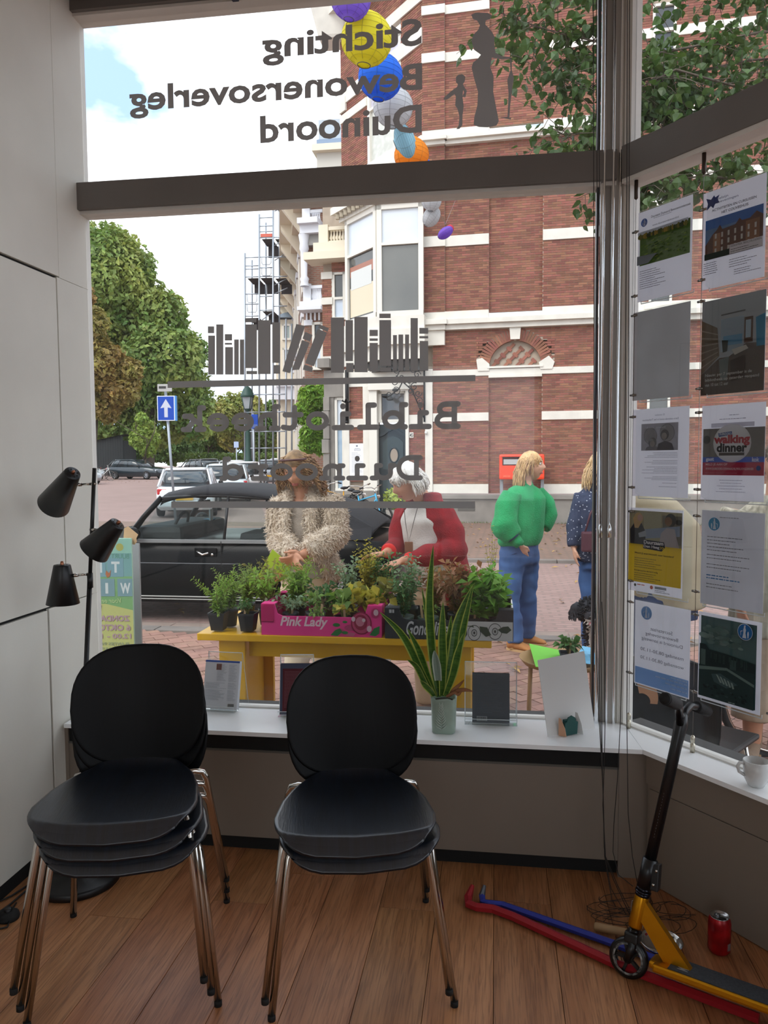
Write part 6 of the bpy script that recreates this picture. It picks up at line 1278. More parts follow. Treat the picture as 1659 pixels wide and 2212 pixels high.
# paper lanterns on a line
lan = thing('lantern_line', ony(745, -40, 2.6), 'thin line strung across the street that carries the paper lanterns', 'string')
LP = [(745, -70, 2.3), (792, 30, 2.75), (822, 120, 3.3), (848, 195, 3.8), (888, 300, 4.5), (920, 350, 5.5), (932, 418, 8.8), (962, 485, 11.6), (985, 430, 15)]
put('line', B().tube([ony(*p) for p in LP], .003, 4), M('line_grey', '#8c8c8c', .7), lan)
def plant(nm, x, y, rpx, col, lab, Y, flat=.96, squash=None):
    p = ony(x, y, Y); r = rpx * (p - CAM).length / FPX; t = thing('paper_lantern', p + V((0, 0, r)), lab, 'lantern', 'paper lanterns over the street')
    lm = M('lantern_' + nm, col, .7, trans=.45); sq_ = squash or MX()
    prof = [(r * .26, -r * .98)]
    for i in range(1, 25):
        a = -PI / 2 + .27 + (PI - .54) * i / 25
        for k, f in ((0, 1), (.5, .985)): aa = a + (PI - .54) / 25 * k; prof.append((r * math.cos(aa) * f, r * math.sin(aa) * flat * f))
    prof.append((r * .26, r * .98)); m = MX.Translation(p) @ MX.Rotation(.12, 4, 'Y') @ sq_
    put('shade', B().lathe(prof, 32, m), lm, t)
    b = B(); b.tube([m @ V((r * .26 * math.cos(a), r * .26 * math.sin(a), -r * .98)) for a in [2 * PI * j / 18 for j in range(18)]], r * .018, 5, closed=True)
    put('ring', b, M('wire_dark', '#4d4a45', .5), t); b = B()
    for j in range(8): a = j * PI / 4; b.tube([m @ V((r * 1.004 * math.cos(f) * math.cos(a), r * 1.004 * math.cos(f) * math.sin(a), r * flat * math.sin(f))) for f in [-1.3 + 2.6 * i / 12 for i in range(13)]], r * .013, 4)
    for j in range(-5, 6): f = j * .25; b.tube([m @ V((r * 1.003 * math.cos(f) * math.cos(a), r * 1.003 * math.cos(f) * math.sin(a), r * flat * math.sin(f))) for a in [2 * PI * i / 24 for i in range(24)]], r * .007, 3, closed=True)
    put('ribs', b, M('rib_' + nm, tuple(v * .55 for v in c(col)[:3]) + (1,), .7), t)
plant('purple', 758, -2, 36, '#9a78e0', 'purple paper lantern cut off by the top of the window', 2.6)
plant('yellow', 792, 85, 47, '#e6dc2a', 'round yellow paper lantern', 2.9)
plant('blue', 822, 166, 42, '#1f7ae8', 'round bright blue paper lantern', 3.5)
plant('white', 849, 231, 38, '#d2d4d6', 'round white paper lantern below the blue one', 4.0)
plant('pale_blue', 874, 304, 33, '#a8d4e2', 'crumpled pale blue paper lantern', 4.3, .9, MX.Rotation(1.1, 4, 'Y') @ MX.Scale(.62, 4, V((0, 0, 1))))
plant('orange', 889, 335, 34, '#f09a1c', 'orange paper lantern hanging against the window bar', 5.0)
plant('deep_blue', 921, 354, 9, '#2a5fd8', 'small blue paper lantern mostly behind the window bar', 5.6)
plant('white', 932, 434, 20, '#d2d4d6', 'small white paper lantern, upper of the two under the bar', 8.8)
plant('white', 932, 468, 21, '#d2d4d6', 'small crushed white paper lantern, lower of the two under the bar', 9.0, 1, MX.Rotation(.5, 4, 'Y') @ MX.Scale(.78, 4, V((1, 0, 0))))
plant('violet', 962, 503, 17, '#8f66d4', 'crushed purple paper lantern hanging lowest on the line', 11.4, 1, MX.Rotation(.9, 4, 'Y') @ MX.Scale(.6, 4, V((1, 0, 0))))
plant('red', 972, 494, 8, '#d8485a', 'small red paper lantern tucked behind the crushed purple one', 11.9)
# ================================================================== CARS
tyre = M('car_tyre', '#161616', .85); alloy = M('alloy_rim', '#a9adb2', .3, .8); cglass = M('car_glass', '#20272b', .04, spec=.9, col2='#3a464c', vscale=1.5)
blackt = M('black_trim', '#121314', .5); tail = M('tail_light_red', '#b3141c', .2, spec=.7); headl = M('head_light', '#cfd6da', .1, spec=.8); ylw = M('plate_yellow', '#d9a31c', .5)
def car(name, label, p, rz, L_, W_, H_, col, hatch=True, plate=ylw, group='parked cars down the street', roof=None):
    """local x forward, y left, z up"""
    paint = M('car_paint_' + col.strip('#'), col, .25, .3, spec=.6, coat=.6); t = thing(name, p, label, 'car', group, 0)
    m = MX.Translation(V(p)) @ MX.Rotation(rz, 4, 'Z'); hl, hw = L_ / 2, W_ / 2; zb = H_ * .62
    st = [(-1, .80, .34, zb * .86), (-.97, .92, .22, zb * .99), (-.85, .98, .2, zb), (-.4, 1, .18, zb), (.2, 1, .18, zb), (.45, .99, .18, zb * .99), (.7, .96, .19, zb * .93), (.92, .88, .22, zb * .80), (1, .74, .30, zb * .62)]
    rs = []
    for x, w_, zl, zt in st:
        w = hw * w_; pr = [(-w * .86, zl), (-w * .97, zl + .08), (-w, zl + (zt - zl) * .5), (-w * .97, zt - .06), (-w * .88, zt), (w * .88, zt), (w * .97, zt - .06), (w, zl + (zt - zl) * .5), (w * .97, zl + .08), (w * .86, zl)]
        rs.append([m @ V((x * hl, y, z)) for y, z in pr])
    put('body', B().rings(rs), paint, t)
    def ring(x0, x1, w, z, n=28): return [m @ V(((x0 + x1) / 2 * hl + (x1 - x0) / 2 * hl * sup(2 * PI * j / n, 5)[0], w * sup(2 * PI * j / n, 5)[1], z)) for j in range(n)]
    xr0, xr1 = (-.93, -.72) if hatch else (-.72, -.45)
    put('windows', B().rings([ring(xr0, .42, hw * .9, zb - .03), ring(xr0 + (xr1 - xr0) * .5, .25, hw * .83, zb + (H_ - zb) * .55), ring(xr1, .08, hw * .74, H_ - .07)]), cglass, t)
    put('roof', B().rings([ring(xr1 - .02, .11, hw * .75, H_ - .085), ring(xr1, .08, hw * .73, H_ - .02), ring(xr1 + .1, -.02, hw * .55, H_)]), M('car_paint_' + (roof or col).strip('#'), roof or col, .25, .3, coat=.6), t)
    for s in (-1, 1):
        for (xa, wa, za), (xe, we, ze) in (((.41, .9, zb), (.09, .74, H_ - .06)), ((-.12, .905, zb), (-.16, .755, H_ - .06)), ((xr0 + .02, .9, zb), (xr1 + .02, .74, H_ - .06)), ((xr0 + .38, .905, zb), (xr1 + .28, .755, H_ - .06))): put('pillar', B().cyl(m @ V((xa * hl, s * wa * hw, za)), m @ V((xe * hl, s * we * hw, ze)), .035, None, 6), paint, t)
        put('mirror', B().ball(m @ V((.30 * hl, s * hw * 1.06, zb + .06)), .09, .07, .07, 8, 6), blackt, t)
        put('tail_light', B().box(-.955 * hl, s * hw * .74, zb * .84, .14, .30, .17, m, 0, .03), tail, t); put('head_light', B().box(.90 * hl, s * hw * .66, zb * .70, .22, .34, .12, m, 0, .03), headl, t)
        for xw in (-.60, .62):
            ww = put('wheel', B().lathe([(.20, -.1), (.29, -.1), (.31, -.07), (.31, .07), (.29, .1), (.20, .1)], 20, m @ MX.Translation(V((xw * hl, s * (hw - .08), .31))) @ MX.Rotation(PI / 2, 4, 'X')), tyre, t)
            b = B(); mw = m @ MX.Translation(V((xw * hl, s * (hw - .03), .31))) @ MX.Rotation(PI / 2, 4, 'X'); b.lathe([(.19, -.03), (.21, -.04), (.21, .04), (.19, .03)], 18, mw)
            for j in range(7): b.box(.1, 0, 0, .2, .05, .03, mw @ MX.Rotation(j * 2 * PI / 7, 4, 'Z'))
            put('rim', b, alloy, ww)
    put('bumper', B().box(-.985 * hl, 0, .40, .14, W_ * .86, .2, m, 0, .05), paint, t); put('plate', B().box(-1.0 * hl - .03, 0, zb * .62, .02, .5, .11, m), plate, t); put('plate', B().box(1.0 * hl + .005, 0, .38, .02, .5, .11, m), plate, t)
    put('rear_wiper', B().box(xr0 * hl - .0, .1, zb + .08, .03, .5, .03, m), blackt, t)
    return t
def cpos(x, y, D): q = ony(x, y, D); return V((q.x, q.y, gz(D)))
away = math.radians(90 + 17)
car('parked_car', 'white hatchback seen from behind, just past the black convertible', cpos(412, 1060, 20.5), away, 4.0, 1.72, 1.47, '#d6d9dc')
car('parked_car', 'pale blue white car parked in front of the white hatchback', cpos(492, 1050, 26), away, 4.2, 1.75, 1.50, '#c9d6dc')
car('parked_car', 'white car with red tail lights behind the glass letters, third in the parked row', cpos(528, 1045, 31), away, 4.3, 1.78, 1.52, '#d9dadb')
car('parked_car', 'white car farther along the parked row, next to the street lantern', cpos(505, 1030, 39), away, 4.3, 1.76, 1.5, '#cfd2d5')
car('parked_car', 'grey car at the end of the parked row behind the scaffold foot', cpos(585, 1030, 41), away, 4.3, 1.76, 1.5, '#8d949b')
car('parked_car', 'light car beside the curly haired woman, far behind the scaffold', cpos(605, 1020, 50), away, 4.3, 1.76, 1.5, '#b9bfc4')
car('parked_car', 'black car with bright red tail lights beyond the white hatchback', cpos(428, 1010, 44), math.radians(140), 4.3, 1.8, 1.55, '#17191c')
car('parked_car', 'dark blue estate car standing across the street under the trees', cpos(298, 1035, 52), math.radians(-12), 4.6, 1.8, 1.5, '#1e2b33')
car('parked_car', 'silver car with yellow plate nearest the white wall', cpos(158, 1030, 43), math.radians(-28), 4.2, 1.76, 1.46, '#a9afb3')
car('parked_car', 'second silver car just behind the one nearest the white wall', cpos(172, 1030, 50), math.radians(-28), 4.2, 1.76, 1.46, '#b4babd')
# ------------------------------------------------------------------ the black convertible in front of the window
YC = 4.55; FA = Frame((0, YC), (1, .0)); ua = lambda x, y=1165: FA.uv(x, y)[0]; za = lambda y, x=500: FA.uv(x, y)[1]
cb_ = thing('convertible_car', V((ua(480), YC + .8, GZ - .05)), 'black soft top convertible parked behind the plant table', 'car')
bp_ = M('black_car_paint', '#050607', .3, .0, spec=.14); soft = M('black_soft_top', '#1b1c20', .85, var=.15, vscale=8, bump=.1, bscale=60)
W2 = .84; yc = YC + W2; zbel = za(1170); zlow = za(1300)
xa_ = [(-1.35, .62, .10, .52), (-1.28, .74, 0, .66), (-.9, .80, 0, .74), (-.35, .835, -.02, .80), (.0, .84, -.02, zbel - GZ - .02)]
X0 = ua(285); X1 = ua(852)
st = [(X0 - 1.15, .60, GZ + .30, GZ + .62), (X0 - 1.08, .72, GZ + .2, GZ + .74), (X0 - .7, .80, GZ + .18, GZ + .85), (X0 - .2, .83, GZ + .16, zbel - .05), (X0 + .05, .84, GZ + .16, zbel), ((X0 + X1) / 2, .85, GZ + .16, zbel), (X1 - .9, .85, GZ + .17, zbel + .01), (X1 - .45, .83, GZ + .2, zbel + .03), (X1 - .08, .78, GZ + .24, zbel), (X1, .68, GZ + .34, zbel - .1)]
rs = []
for x, w, zl, zt in st:
    pr = [(-w * .9, zl), (-w, zl + .1), (-w * 1.01, zl + (zt - zl) * .45), (-w * 1.0, zt - .14), (-w * .97, zt - .02), (-w * .92, zt), (w * .92, zt), (w * .97, zt - .02), (w, zt - .14), (w * 1.01, zl + (zt - zl) * .45), (w, zl + .1), (w * .9, zl)]
    rs.append([V((x, yc + y, z)) for y, z in pr])
b = B().rings(rs)
put('body', b, bp_, cb_)
fa = lambda nm, x0, x1, y0, y1, d0, d1, m, bev=.004, par=cb_: put(nm, B().fbox(FA, ua(x0), ua(x1), za(y1), za(y0), d0, d1, 0, bev), m, par)
fa('sill_trim', 250, 850, 1289, 1291.5, .0, .014, M('pale_trim', '#9c9b96', .4)); fa('sill_trim', 250, 850, 1295, 1297, .0, .014, M('pale_trim', '#9c9b96', .4)); fa('crease', 250, 850, 1217, 1219, .0, .012, M('grey_trim', '#55585b', .3))
fa('belt_trim', 285, 600, 1166, 1174, -.03, .012, M('grey_trim2', '#6d6f6e', .35))
fa('door_gap', 477, 479, 1170, 1290, -.01, .012, M('hole_black', '#010101', .9), 0)
dh = fa('door_handle', 421, 468, 1184, 1203, .0, .02, bp_, .006); b = B(); b.tube([FA.pt(ua(427), za(1191), .03), FA.pt(ua(440), za(1198), .045), FA.pt(ua(452), za(1194), .035)], .012, 8); put('handle_bar', b, chrome, dh); put('lock', B().cyl(FA.pt(ua(459), za(1198), .01), FA.pt(ua(459), za(1198), .026), .014, None, 12), chrome, dh)
# soft top: curved hood over the cabin
zr = lambda x, dz=0: za({335: 1062, 420: 1056, 510: 1058, 590: 1066, 660: 1076, 740: 1098, 800: 1135}[x], x) + dz
tops = []
for x, w, dz in ((328, .60, -.075), (335, .63, -.02), (420, .64, .02), (510, .64, .02), (590, .64, .015), (660, .65, 0), (740, .66, -.02), (800, .68, -.03)):
    z = zr(335 if x == 328 else x, dz); y0 = yc
    tops.append([V((ua(x, 1070), y0 + a * w, z + bz)) for a, bz in ((-1.08, -.085), (-1.0, -.03), (-.8, .0), (-.3, .022), (.3, .022), (.8, 0), (1.0, -.03), (1.08, -.085), (.9, -.06), (.3, -.03), (-.3, -.03), (-.9, -.06))])
put('soft_top', B().rings(tops), soft, cb_)
for s in (-1, 1):
    P = lambda x, y, dy=0: V((ua(x, y), yc + s * (.80 - dy), za(y, x)))
    q = [P(590, 1075, .12), P(660, 1085, .12), P(745, 1110, .1), P(800, 1140, .06), P(800, 1168), P(592, 1166)]
    put('soft_side', B().add(q + [p - V((0, s * .02, 0)) for p in q], [(0, 1, 2, 3, 4, 5), (11, 10, 9, 8, 7, 6), (0, 6, 7, 1), (1, 7, 8, 2), (2, 8, 9, 3), (5, 11, 6, 0)]), soft, cb_)
    put('a_pillar', B().tube([P(278, 1152, .04), P(300, 1118, .08), P(332, 1076, .16)], [.035, .03, .03], 8), bp_, cb_)
    put('window_frame', B().tube([P(335, 1078, .14), P(420, 1072, .13), P(480, 1073, .13), P(590, 1080, .13)], .018, 6), blackt, cb_)
    put('b_pillar', B().tube([P(481, 1168, .0), P(481, 1073, .13)], .016, 6), blackt, cb_)
    cg = glass('car_side_glass', (.80, .88, .86), .02)
    q = [P(292, 1163, .02), P(478, 1166, .01), P(478, 1076, .13), P(338, 1080, .14)]; put('side_window', B().add(q, [(0, 1, 2, 3)]), cg, cb_)
    q = [P(485, 1166, .01), P(590, 1166, .0), P(548, 1080, .13), P(485, 1076, .13)]; put('side_window', B().add(q, [(0, 1, 2, 3)]), cg, cb_)
q = [V((ua(272, 1152), yc - .76, za(1152))), V((ua(272, 1152), yc + .76, za(1152))), V((ua(328, 1078), yc + .60, za(1080))), V((ua(328, 1078), yc - .60, za(1080)))]
put('windscreen', B().add(q, [(0, 1, 2, 3)]), glass('car_screen_glass', (.72, .82, .84), .3), cb_)
put('wing_mirror', B().ball(V((ua(295, 1155), yc - .93, za(1153))), .09, .06, .07, 12, 8), bp_, cb_); put('wing_mirror', B().ball(V((ua(300, 1155), yc + .93, za(1146))), .09, .06, .07, 12, 8), bp_, cb_)
seatl = M('grey_car_seat', '#3d4344', .7); dashm = M('dark_dash', '#16191a', .7)
for s in (-1, 1):
    for x in (545, 640):
        sx = ua(x, 1150); b = B(); b.box(sx, yc + s * .36, za(1178), .46, .48, .22, None, 0, .06); b.box(sx + .16, yc + s * .36, za(1140), .16, .46, .50, MX.Translation(V((0, 0, 0))), 0, .06); b.box(sx + .2, yc + s * .36, za(1098), .11, .27, .17, None, 0, .05)
        put('car_seat', b, M('dark_seat', '#17191b', .75) if s < 0 else seatl, cb_)
put('dashboard', B().box(ua(330, 1150), yc, za(1160), .5, 1.4, .2, None, 0, .07), dashm, cb_)
b = B(); cw = V((ua(348, 1140), yc - .34, za(1146))); ex = V((.35, 0, .94)).normalized(); b.tube([cw + ex * .17 * math.cos(a) + V((0, .17 * math.sin(a), 0)) for a in [2 * PI * j / 24 for j in range(24)]], .016, 8, closed=True); b.tube([cw - V((0, .16, 0)), cw + V((0, .16, 0))], .02, 6); put('steering_wheel', b, dashm, cb_)
put('rear_view_mirror', B().box(ua(380, 1090), yc, za(1096), .03, .22, .07, None, 0, .01), blackt, cb_)
put('tax_card', B().box(ua(365, 1140), yc + .3, za(1140), .1, .14, .01, MX.Translation(V((0, 0, 0))), 0), M('blue_card', '#3a8fb8', .6), cb_); put('phone_mount', B().box(ua(385, 1130), yc + .1, za(1126), .02, .09, .13, None, 0, .008), M('pale_phone', '#c3cdd0', .4), cb_)
for xw in (X0 - .42, X1 - .62):
    for s in (-1, 1):
        ww = put('wheel', B().lathe([(.19, -.09), (.28, -.09), (.30, -.06), (.30, .06), (.28, .09), (.19, .09)], 22, MX.Translation(V((xw, yc + s * .80, GZ + .25))) @ MX.Rotation(PI / 2, 4, 'X')), tyre, cb_)
        b = B(); mw = MX.Translation(V((xw, yc + s * .86, GZ + .25))) @ MX.Rotation(PI / 2, 4, 'X'); b.lathe([(.18, -.03), (.2, -.04), (.2, .04), (.18, .03)], 18, mw)
        for j in range(6): b.box(.1, 0, 0, .19, .05, .03, mw @ MX.Rotation(j * PI / 3, 4, 'Z'))
        put('rim', b, alloy, ww)
# ------------------------------------------------------------------ bicycles
def bike(label, p, rz, col, lean=.05, basket=False, group='bicycles outside', sc=1.0):
    t = thing('bicycle', p, label, 'bicycle', group); m = MX.Translation(V(p)) @ MX.Rotation(rz, 4, 'Z') @ MX.Rotation(lean, 4, 'X') @ MX.Scale(sc, 4)
    fm_ = M('bike_paint_' + col.strip('#'), col, .35, .2); Q = lambda x, z, y=0: m @ V((x, y, z)); R = .35
    for x in (-.54, .54):
        b = B(); b.tube([Q(x + R * math.cos(a), R + R * math.sin(a)) for a in [2 * PI * j / 32 for j in range(32)]], .018, 6, closed=True); w_ = put('wheel', b, tyre, t)
        b = B(); b.tube([Q(x + (R - .02) * math.cos(a), R + (R - .02) * math.sin(a)) for a in [2 * PI * j / 28 for j in range(28)]], .009, 5, closed=True)
        for j in range(14): a = 2 * PI * j / 14; b.tube([Q(x, R, .02 * (-1) ** j), Q(x + (R - .02) * math.cos(a), R + (R - .02) * math.sin(a))], .0022, 3)
        b.cyl(Q(x, R, -.05), Q(x, R, .05), .022, None, 8); put('spokes', b, chrome, w_, kind='stuff')
        b = B(); b.tube([Q(x + (R + .04) * math.cos(a), R + (R + .04) * math.sin(a)) for a in [(-.2 if x < 0 else .25) + 2.7 * j / 14 for j in range(15)]], .02, 6, flat=.4); put('mudguard', b, blackt, t)
    b = B()
    for a, e, r in (((-.10, .30), (.42, .80), .018), ((-.10, .30), (-.20, .86), .016), ((-.20, .74), (.40, .88), .017), ((-.10, .30), (-.54, .35), .011), ((-.18, .66), (-.54, .35), .010), ((.39, .92), (.46, .66), .019), ((.46, .66), (.54, .35), .013)): b.cyl(Q(*a), Q(*e), r, None, 8)
    put('frame', b, fm_, t)
    b = B(); b.cyl(Q(.39, .92), Q(.375, 1.02), .014, None, 8); b.tube([Q(.20, 1.06, .28), Q(.34, 1.09, .26), Q(.40, 1.07, .10), Q(.38, 1.03, 0), Q(.40, 1.07, -.10), Q(.34, 1.09, -.26), Q(.20, 1.06, -.28)], .012, 8); hb2 = put('handlebar', b, chrome, t)
    for s in (-1, 1): put('grip', B().cyl(Q(.19, 1.06, s * .282), Q(.31, 1.085, s * .265), .018, None, 8), rubber, hb2)
    b = B(); b.ball(V((0, 0, 0)), .13, .085, .04, 12, 8); b.xf(m @ MX.Translation(V((-.235, 0, .95)))); sd_ = put('saddle', b, M('saddle_black', '#17171a', .6), t); put('seat_post', B().cyl(Q(-.20, .84), Q(-.22, .93), .013, None, 8), chrome, sd_)
    b = B(); b.tube([Q(-.25, .76, .06), Q(-.75, .76, .06), Q(-.75, .76, -.06), Q(-.25, .76, -.06)], .008, 6); b.cyl(Q(-.70, .76, .06), Q(-.54, .35, .06), .006, None, 5); b.cyl(Q(-.70, .76, -.06), Q(-.54, .35, -.06), .006, None, 5); put('rear_rack', b, blackt, t)
    b = B(); b.box(.50, 0, .86, .05, .07, .07, m, 0, .015); put('front_lamp', b, chrome, t)
    b = B(); b.box(-.3, -.03, .31, .48, .02, .1, m, 0, .03); b.cyl(Q(-.1, .30, -.12), Q(-.1, .30, .12), .012, None, 6); b.box(-.02, -.13, .22, .09, .07, .02, m); b.box(-.18, .13, .38, .09, .07, .02, m); put('chain_case', b, blackt, t)
    if basket: put('crate', B().box(.62, 0, .98, .34, .40, .22, m, 0, .01, 1.1), M('crate_black', '#232325', .7), t)
    return t
bike('bicycle with a pale blue frame parked before the dark front door', cpos(792, 1110, 14.6) + V((0, 0, .04)), math.radians(-38), '#3fa0c8', .1)
bike('black bicycle beside the pale blue one, handlebars towards the door', cpos(775, 1110, 15.5) + V((0, 0, .04)), math.radians(-55), '#1a1b1d', .1)
bike('yellow framed bicycle behind the curly haired woman', cpos(736, 1105, 16.4) + V((0, 0, .04)), math.radians(-120), '#d89a1e', .08)
bike('white bicycle parked at the left under the trees next to the dark estate car', cpos(222, 1036, 49), math.radians(25), '#d9d8d4')
bike('red bicycle standing by the dark shed', cpos(213, 1032, 53), math.radians(170), '#b5362c')
bike('silver bicycle leaning near the street lantern foot', cpos(572, 1052, 27.5), math.radians(-60), '#a8adb0')
# dark shed and a small potted shrub by the door
sh = thing('garden_shed', cpos(228, 990, 60), 'dark wooden shed with a sloping roof under the trees', 'shed')
FSH = Frame(ony(228, 990, 60), (1, 0)); us_ = lambda x: FSH.uv(x, 960)[0]; zsh = lambda y: FSH.uv(228, y)[1]
shm = M('dark_shed_wood', '#23282a', .85, var=.2, vscale=3, stretch=(6, 6, .5))
for i in range(14): a, e = 190 + i * 5.4, 195.2 + i * 5.4; put('plank', B().fbox(FSH, us_(a), us_(e), gz(60), zsh(953 - i * .9), -.05, 0), shm, sh)
put('wall', B().fbox(FSH, us_(190), us_(266), gz(60), zsh(952), -2.4, -.06), shm, sh); put('roof', B().add([FSH.pt(us_(188), zsh(955), .2), FSH.pt(us_(268), zsh(939), .2), FSH.pt(us_(268), zsh(936), -2.5), FSH.pt(us_(188), zsh(952), -2.5)], [(0, 1, 2, 3)]), M('roof_felt', '#2c3234', .9), sh)
q = cpos(852, 1100, 16.4); ps_ = thing('potted_shrub', q + V((0, 0, .05)), 'small yellow green shrub in a grey pot beside the front door', 'plant')
put('pot', B().lathe([(.01, .0), (.17, .0), (.23, .40), (.20, .40), (.18, .36), (.01, .36)], 16, MX.Translation(q + V((0, 0, .04)))), gstone, ps_)
b = B(); rr2 = random.Random(4)
for _ in range(500):
    d = V((rr2.gauss(0, 1), rr2.gauss(0, 1), rr2.gauss(0, 1))).normalized() * .3 * rr2.uniform(.5, 1); s = V((rr2.uniform(-1, 1), rr2.uniform(-1, 1), rr2.uniform(-1, 1))).normalized() * .045; e = d.cross(s).normalized() * .03; c_ = q + V((0, 0, .72)) + d; b.add([c_ - s, c_ - e, c_ + s, c_ + e], [(0, 1, 2, 3)])
put('foliage', b, leafmat('shrub_leaf', '#8a9a3c', '#a8b450'), ps_, kind='stuff')
# ================================================================== PLANT TABLE OUTSIDE
TZ = .63
yel = M('yellow_lacquer', '#d6a51c', .4, var=.04, vscale=4)
A_, B2 = onz(436, 1362, TZ), onz(1062, 1392, TZ); A_.y = B2.y = (A_.y + B2.y) / 2; TD = .62
tt = thing('plant_table', V(((A_.x + B2.x) / 2, A_.y + TD / 2, GZ)), 'yellow wooden table full of potted plants right outside the window', 'table')
put('tabletop', B().box((A_.x + B2.x) / 2, A_.y + TD / 2, TZ - .018, B2.x - A_.x, TD, .036, None, 0, .004), yel, tt)
for x in (A_.x + .17, B2.x - .17):
    for y in (A_.y + .06, A_.y + TD - .06): put('leg', B().box(x, y, (TZ - .036 + GZ) / 2, .14, .035, TZ - .036 - GZ, None, 0, .004), yel, tt)
    put('side_panel', B().box(x, A_.y + TD / 2, (TZ - .036 + GZ) / 2 + .02, .03, TD - .15, TZ - .12 - GZ, None, 0, .004), yel, tt)
put('apron', B().box((A_.x + B2.x) / 2, A_.y + .09, TZ - .085, B2.x - A_.x - .5, .025, .09, None, 0, .003), yel, tt)
# fruit boxes
def crate(x0, x1, y0, y1, h, hs, col, label, printf, inner='#b58a5c', yaw=0, ends=None):
    """cardboard fruit tray: low front, raised corners"""
    t = thing('fruit_box', V(((x0 + x1) / 2, y0, TZ)), label, 'box', 'cardboard fruit boxes on the plant table')
    cm_ = M('card_' + col.strip('#'), col, .7, var=.04, vscale=8); ci = M('card_inside', inner, .85); th = .006; w = x1 - x0
    put('base', B().box((x0 + x1) / 2, (y0 + y1) / 2, TZ + .004, w, y1 - y0, .006), ci, t)
    pr = [(0, 0), (w, 0), (w, hs), (w - .07, hs), (w - .085, h + .012), (w - .11, h), (.11, h), (.085, h + .012), (.07, hs), (0, hs)]
    fr = put('front', B().prism(pr, th, MX.Translation(V((x0, y0, TZ + .001))) @ MX.Rotation(PI / 2, 4, 'X')), cm_, t)
    put('back', B().prism(pr, th, MX.Translation(V((x0, y1, TZ + .001))) @ MX.Rotation(PI / 2, 4, 'X')), cm_, t)
    for x, nm in ((x0, 'side'), (x1 - th, 'side')): put(nm, B().box(x + th / 2, (y0 + y1) / 2, TZ + hs / 2, th, y1 - y0, hs - .01), M('card_' + (ends or col).strip('#'), ends or col, .7), t)
    for sx in (0, 1):
        for sy in (0, 1): put('corner_flap', B().box(x0 + .035 if sx == 0 else x1 - .035, y0 + .03 if sy == 0 else y1 - .03, TZ + hs + .001, .07, .06, .004), cm_, t)
    F = Frame((x0, y0 - th - .0005), (1, 0)); p = Print(F, 0, w, TZ, TZ + hs, .0006); printf(p, h / hs); p.done(fr); return t
def pink(p, f):
    y0 = 1 - f; p.text('Pink Lady', .16, .56, .38, .78, '#ece4e6', .03, False, .25); rr3 = random.Random(6)
    for i, (x, y, r) in enumerate(((.63, .62, .03), (.66, .80, .035), (.70, .52, .02), (.745, .70, .05), (.70, .86, .025))): p.disc(x, y, r, '#2d8a44' if i % 2 == 0 else '#c0487e', r * 2.0)
    p.disc(.835, .55, .085, '#8e1c44', .36); p.disc(.835, .55, .075, '#cf4f7c', .32); p.disc(.83, .52, .055, '#a2264c', .25); p.disc(.825, .50, .035, '#d8849c', .15); p.disc(.855, .45, .014, '#ead7dc', .06); p.disc(.90, .72, .02, '#e8c9d3', .1); p.disc(.77, .42, .016, '#e8d0d8', .08)
    p.poly([(.9, .92), (.94, .70), (.985, .62), (.98, .86), (.95, .95)], '#2f8a45'); p.poly([(.58, .95), (.62, .78), (.66, .72), (.68, .84), (.64, .97)], '#2f8a45'); p.disc(.95, .22, .035, '#b83a6e', .16); p.disc(.955, .2, .02, '#e7c7d2', .1); p.poly([(.70, .95), (.74, .84), (.79, .86), (.77, .97)], '#c46a8e')
    p.poly([(.0, .0), (.105, .0), (.105, .52), (.1, .55), (.0, .55)], '#cb2f74'); p.poly([(.0, .55), (.1, .55), (.105, .50), (.108, .5), (.104, .58), (.0, .58)], '#8e1c50')
def black(p, f):
    p.rect(.56, 1 - f, .995, .99, '#d7d8d5'); p.text('Gondeline', .17, .50, .40, .86, '#d8d8d8', .02, False, .3); p.poly([(.455, .36), (.475, .30), (.482, .33), (.462, .39)], '#d8d8d8')
    for x, y, r in ((.70, .74, .05), (.86, .68, .052)):
        p.disc(x, y, r, '#333536', r * 5.2); p.disc(x, y, r * .92, '#d7d8d5', r * 4.75); p.disc(x, y, r * .45, '#44484a', r * 2.4); p.disc(x, y, r * .36, '#c3c5c2', r * 1.9); p.disc(x, y, r * .14, '#333536', r * .9)
    for pts in ([(.58, .98), (.6, .75), (.64, .58), (.645, .8), (.62, .97)], [(.74, .52), (.80, .55), (.83, .80), (.79, .86), (.75, .70)], [(.88, .62), (.92, .52), (.96, .5), (.985, .62), (.95, .74), (.91, .72)], [(.63, .52), (.69, .50), (.7, .56)]): p.poly(pts, '#2f4634')
    p.poly([(.0, .0), (.10, .0), (.10, .5), (.0, .55)], '#2b2d2f'); p.rect(.035, .03, .055, .14, '#c9c9c9'); p.rect(.06, .03, .075, .14, '#c9c9c9')
bx0, bx1 = onz(556, 1378, TZ).x, onz(822, 1382, TZ).x
crate(bx0, bx1, A_.y + .012, A_.y + .40, .098, .158, '#d22f7c', 'bright pink cardboard apple box with curly white lettering', pink, ends='#c42f72')
b20, b21 = onz(826, 1388, TZ).x, onz(1110, 1396, TZ).x
crate(b20, b21, A_.y + .004, A_.y + .39, .095, .15, '#26282b', 'black and white cardboard apple box with apple drawings', black, ends='#dcdcd8')
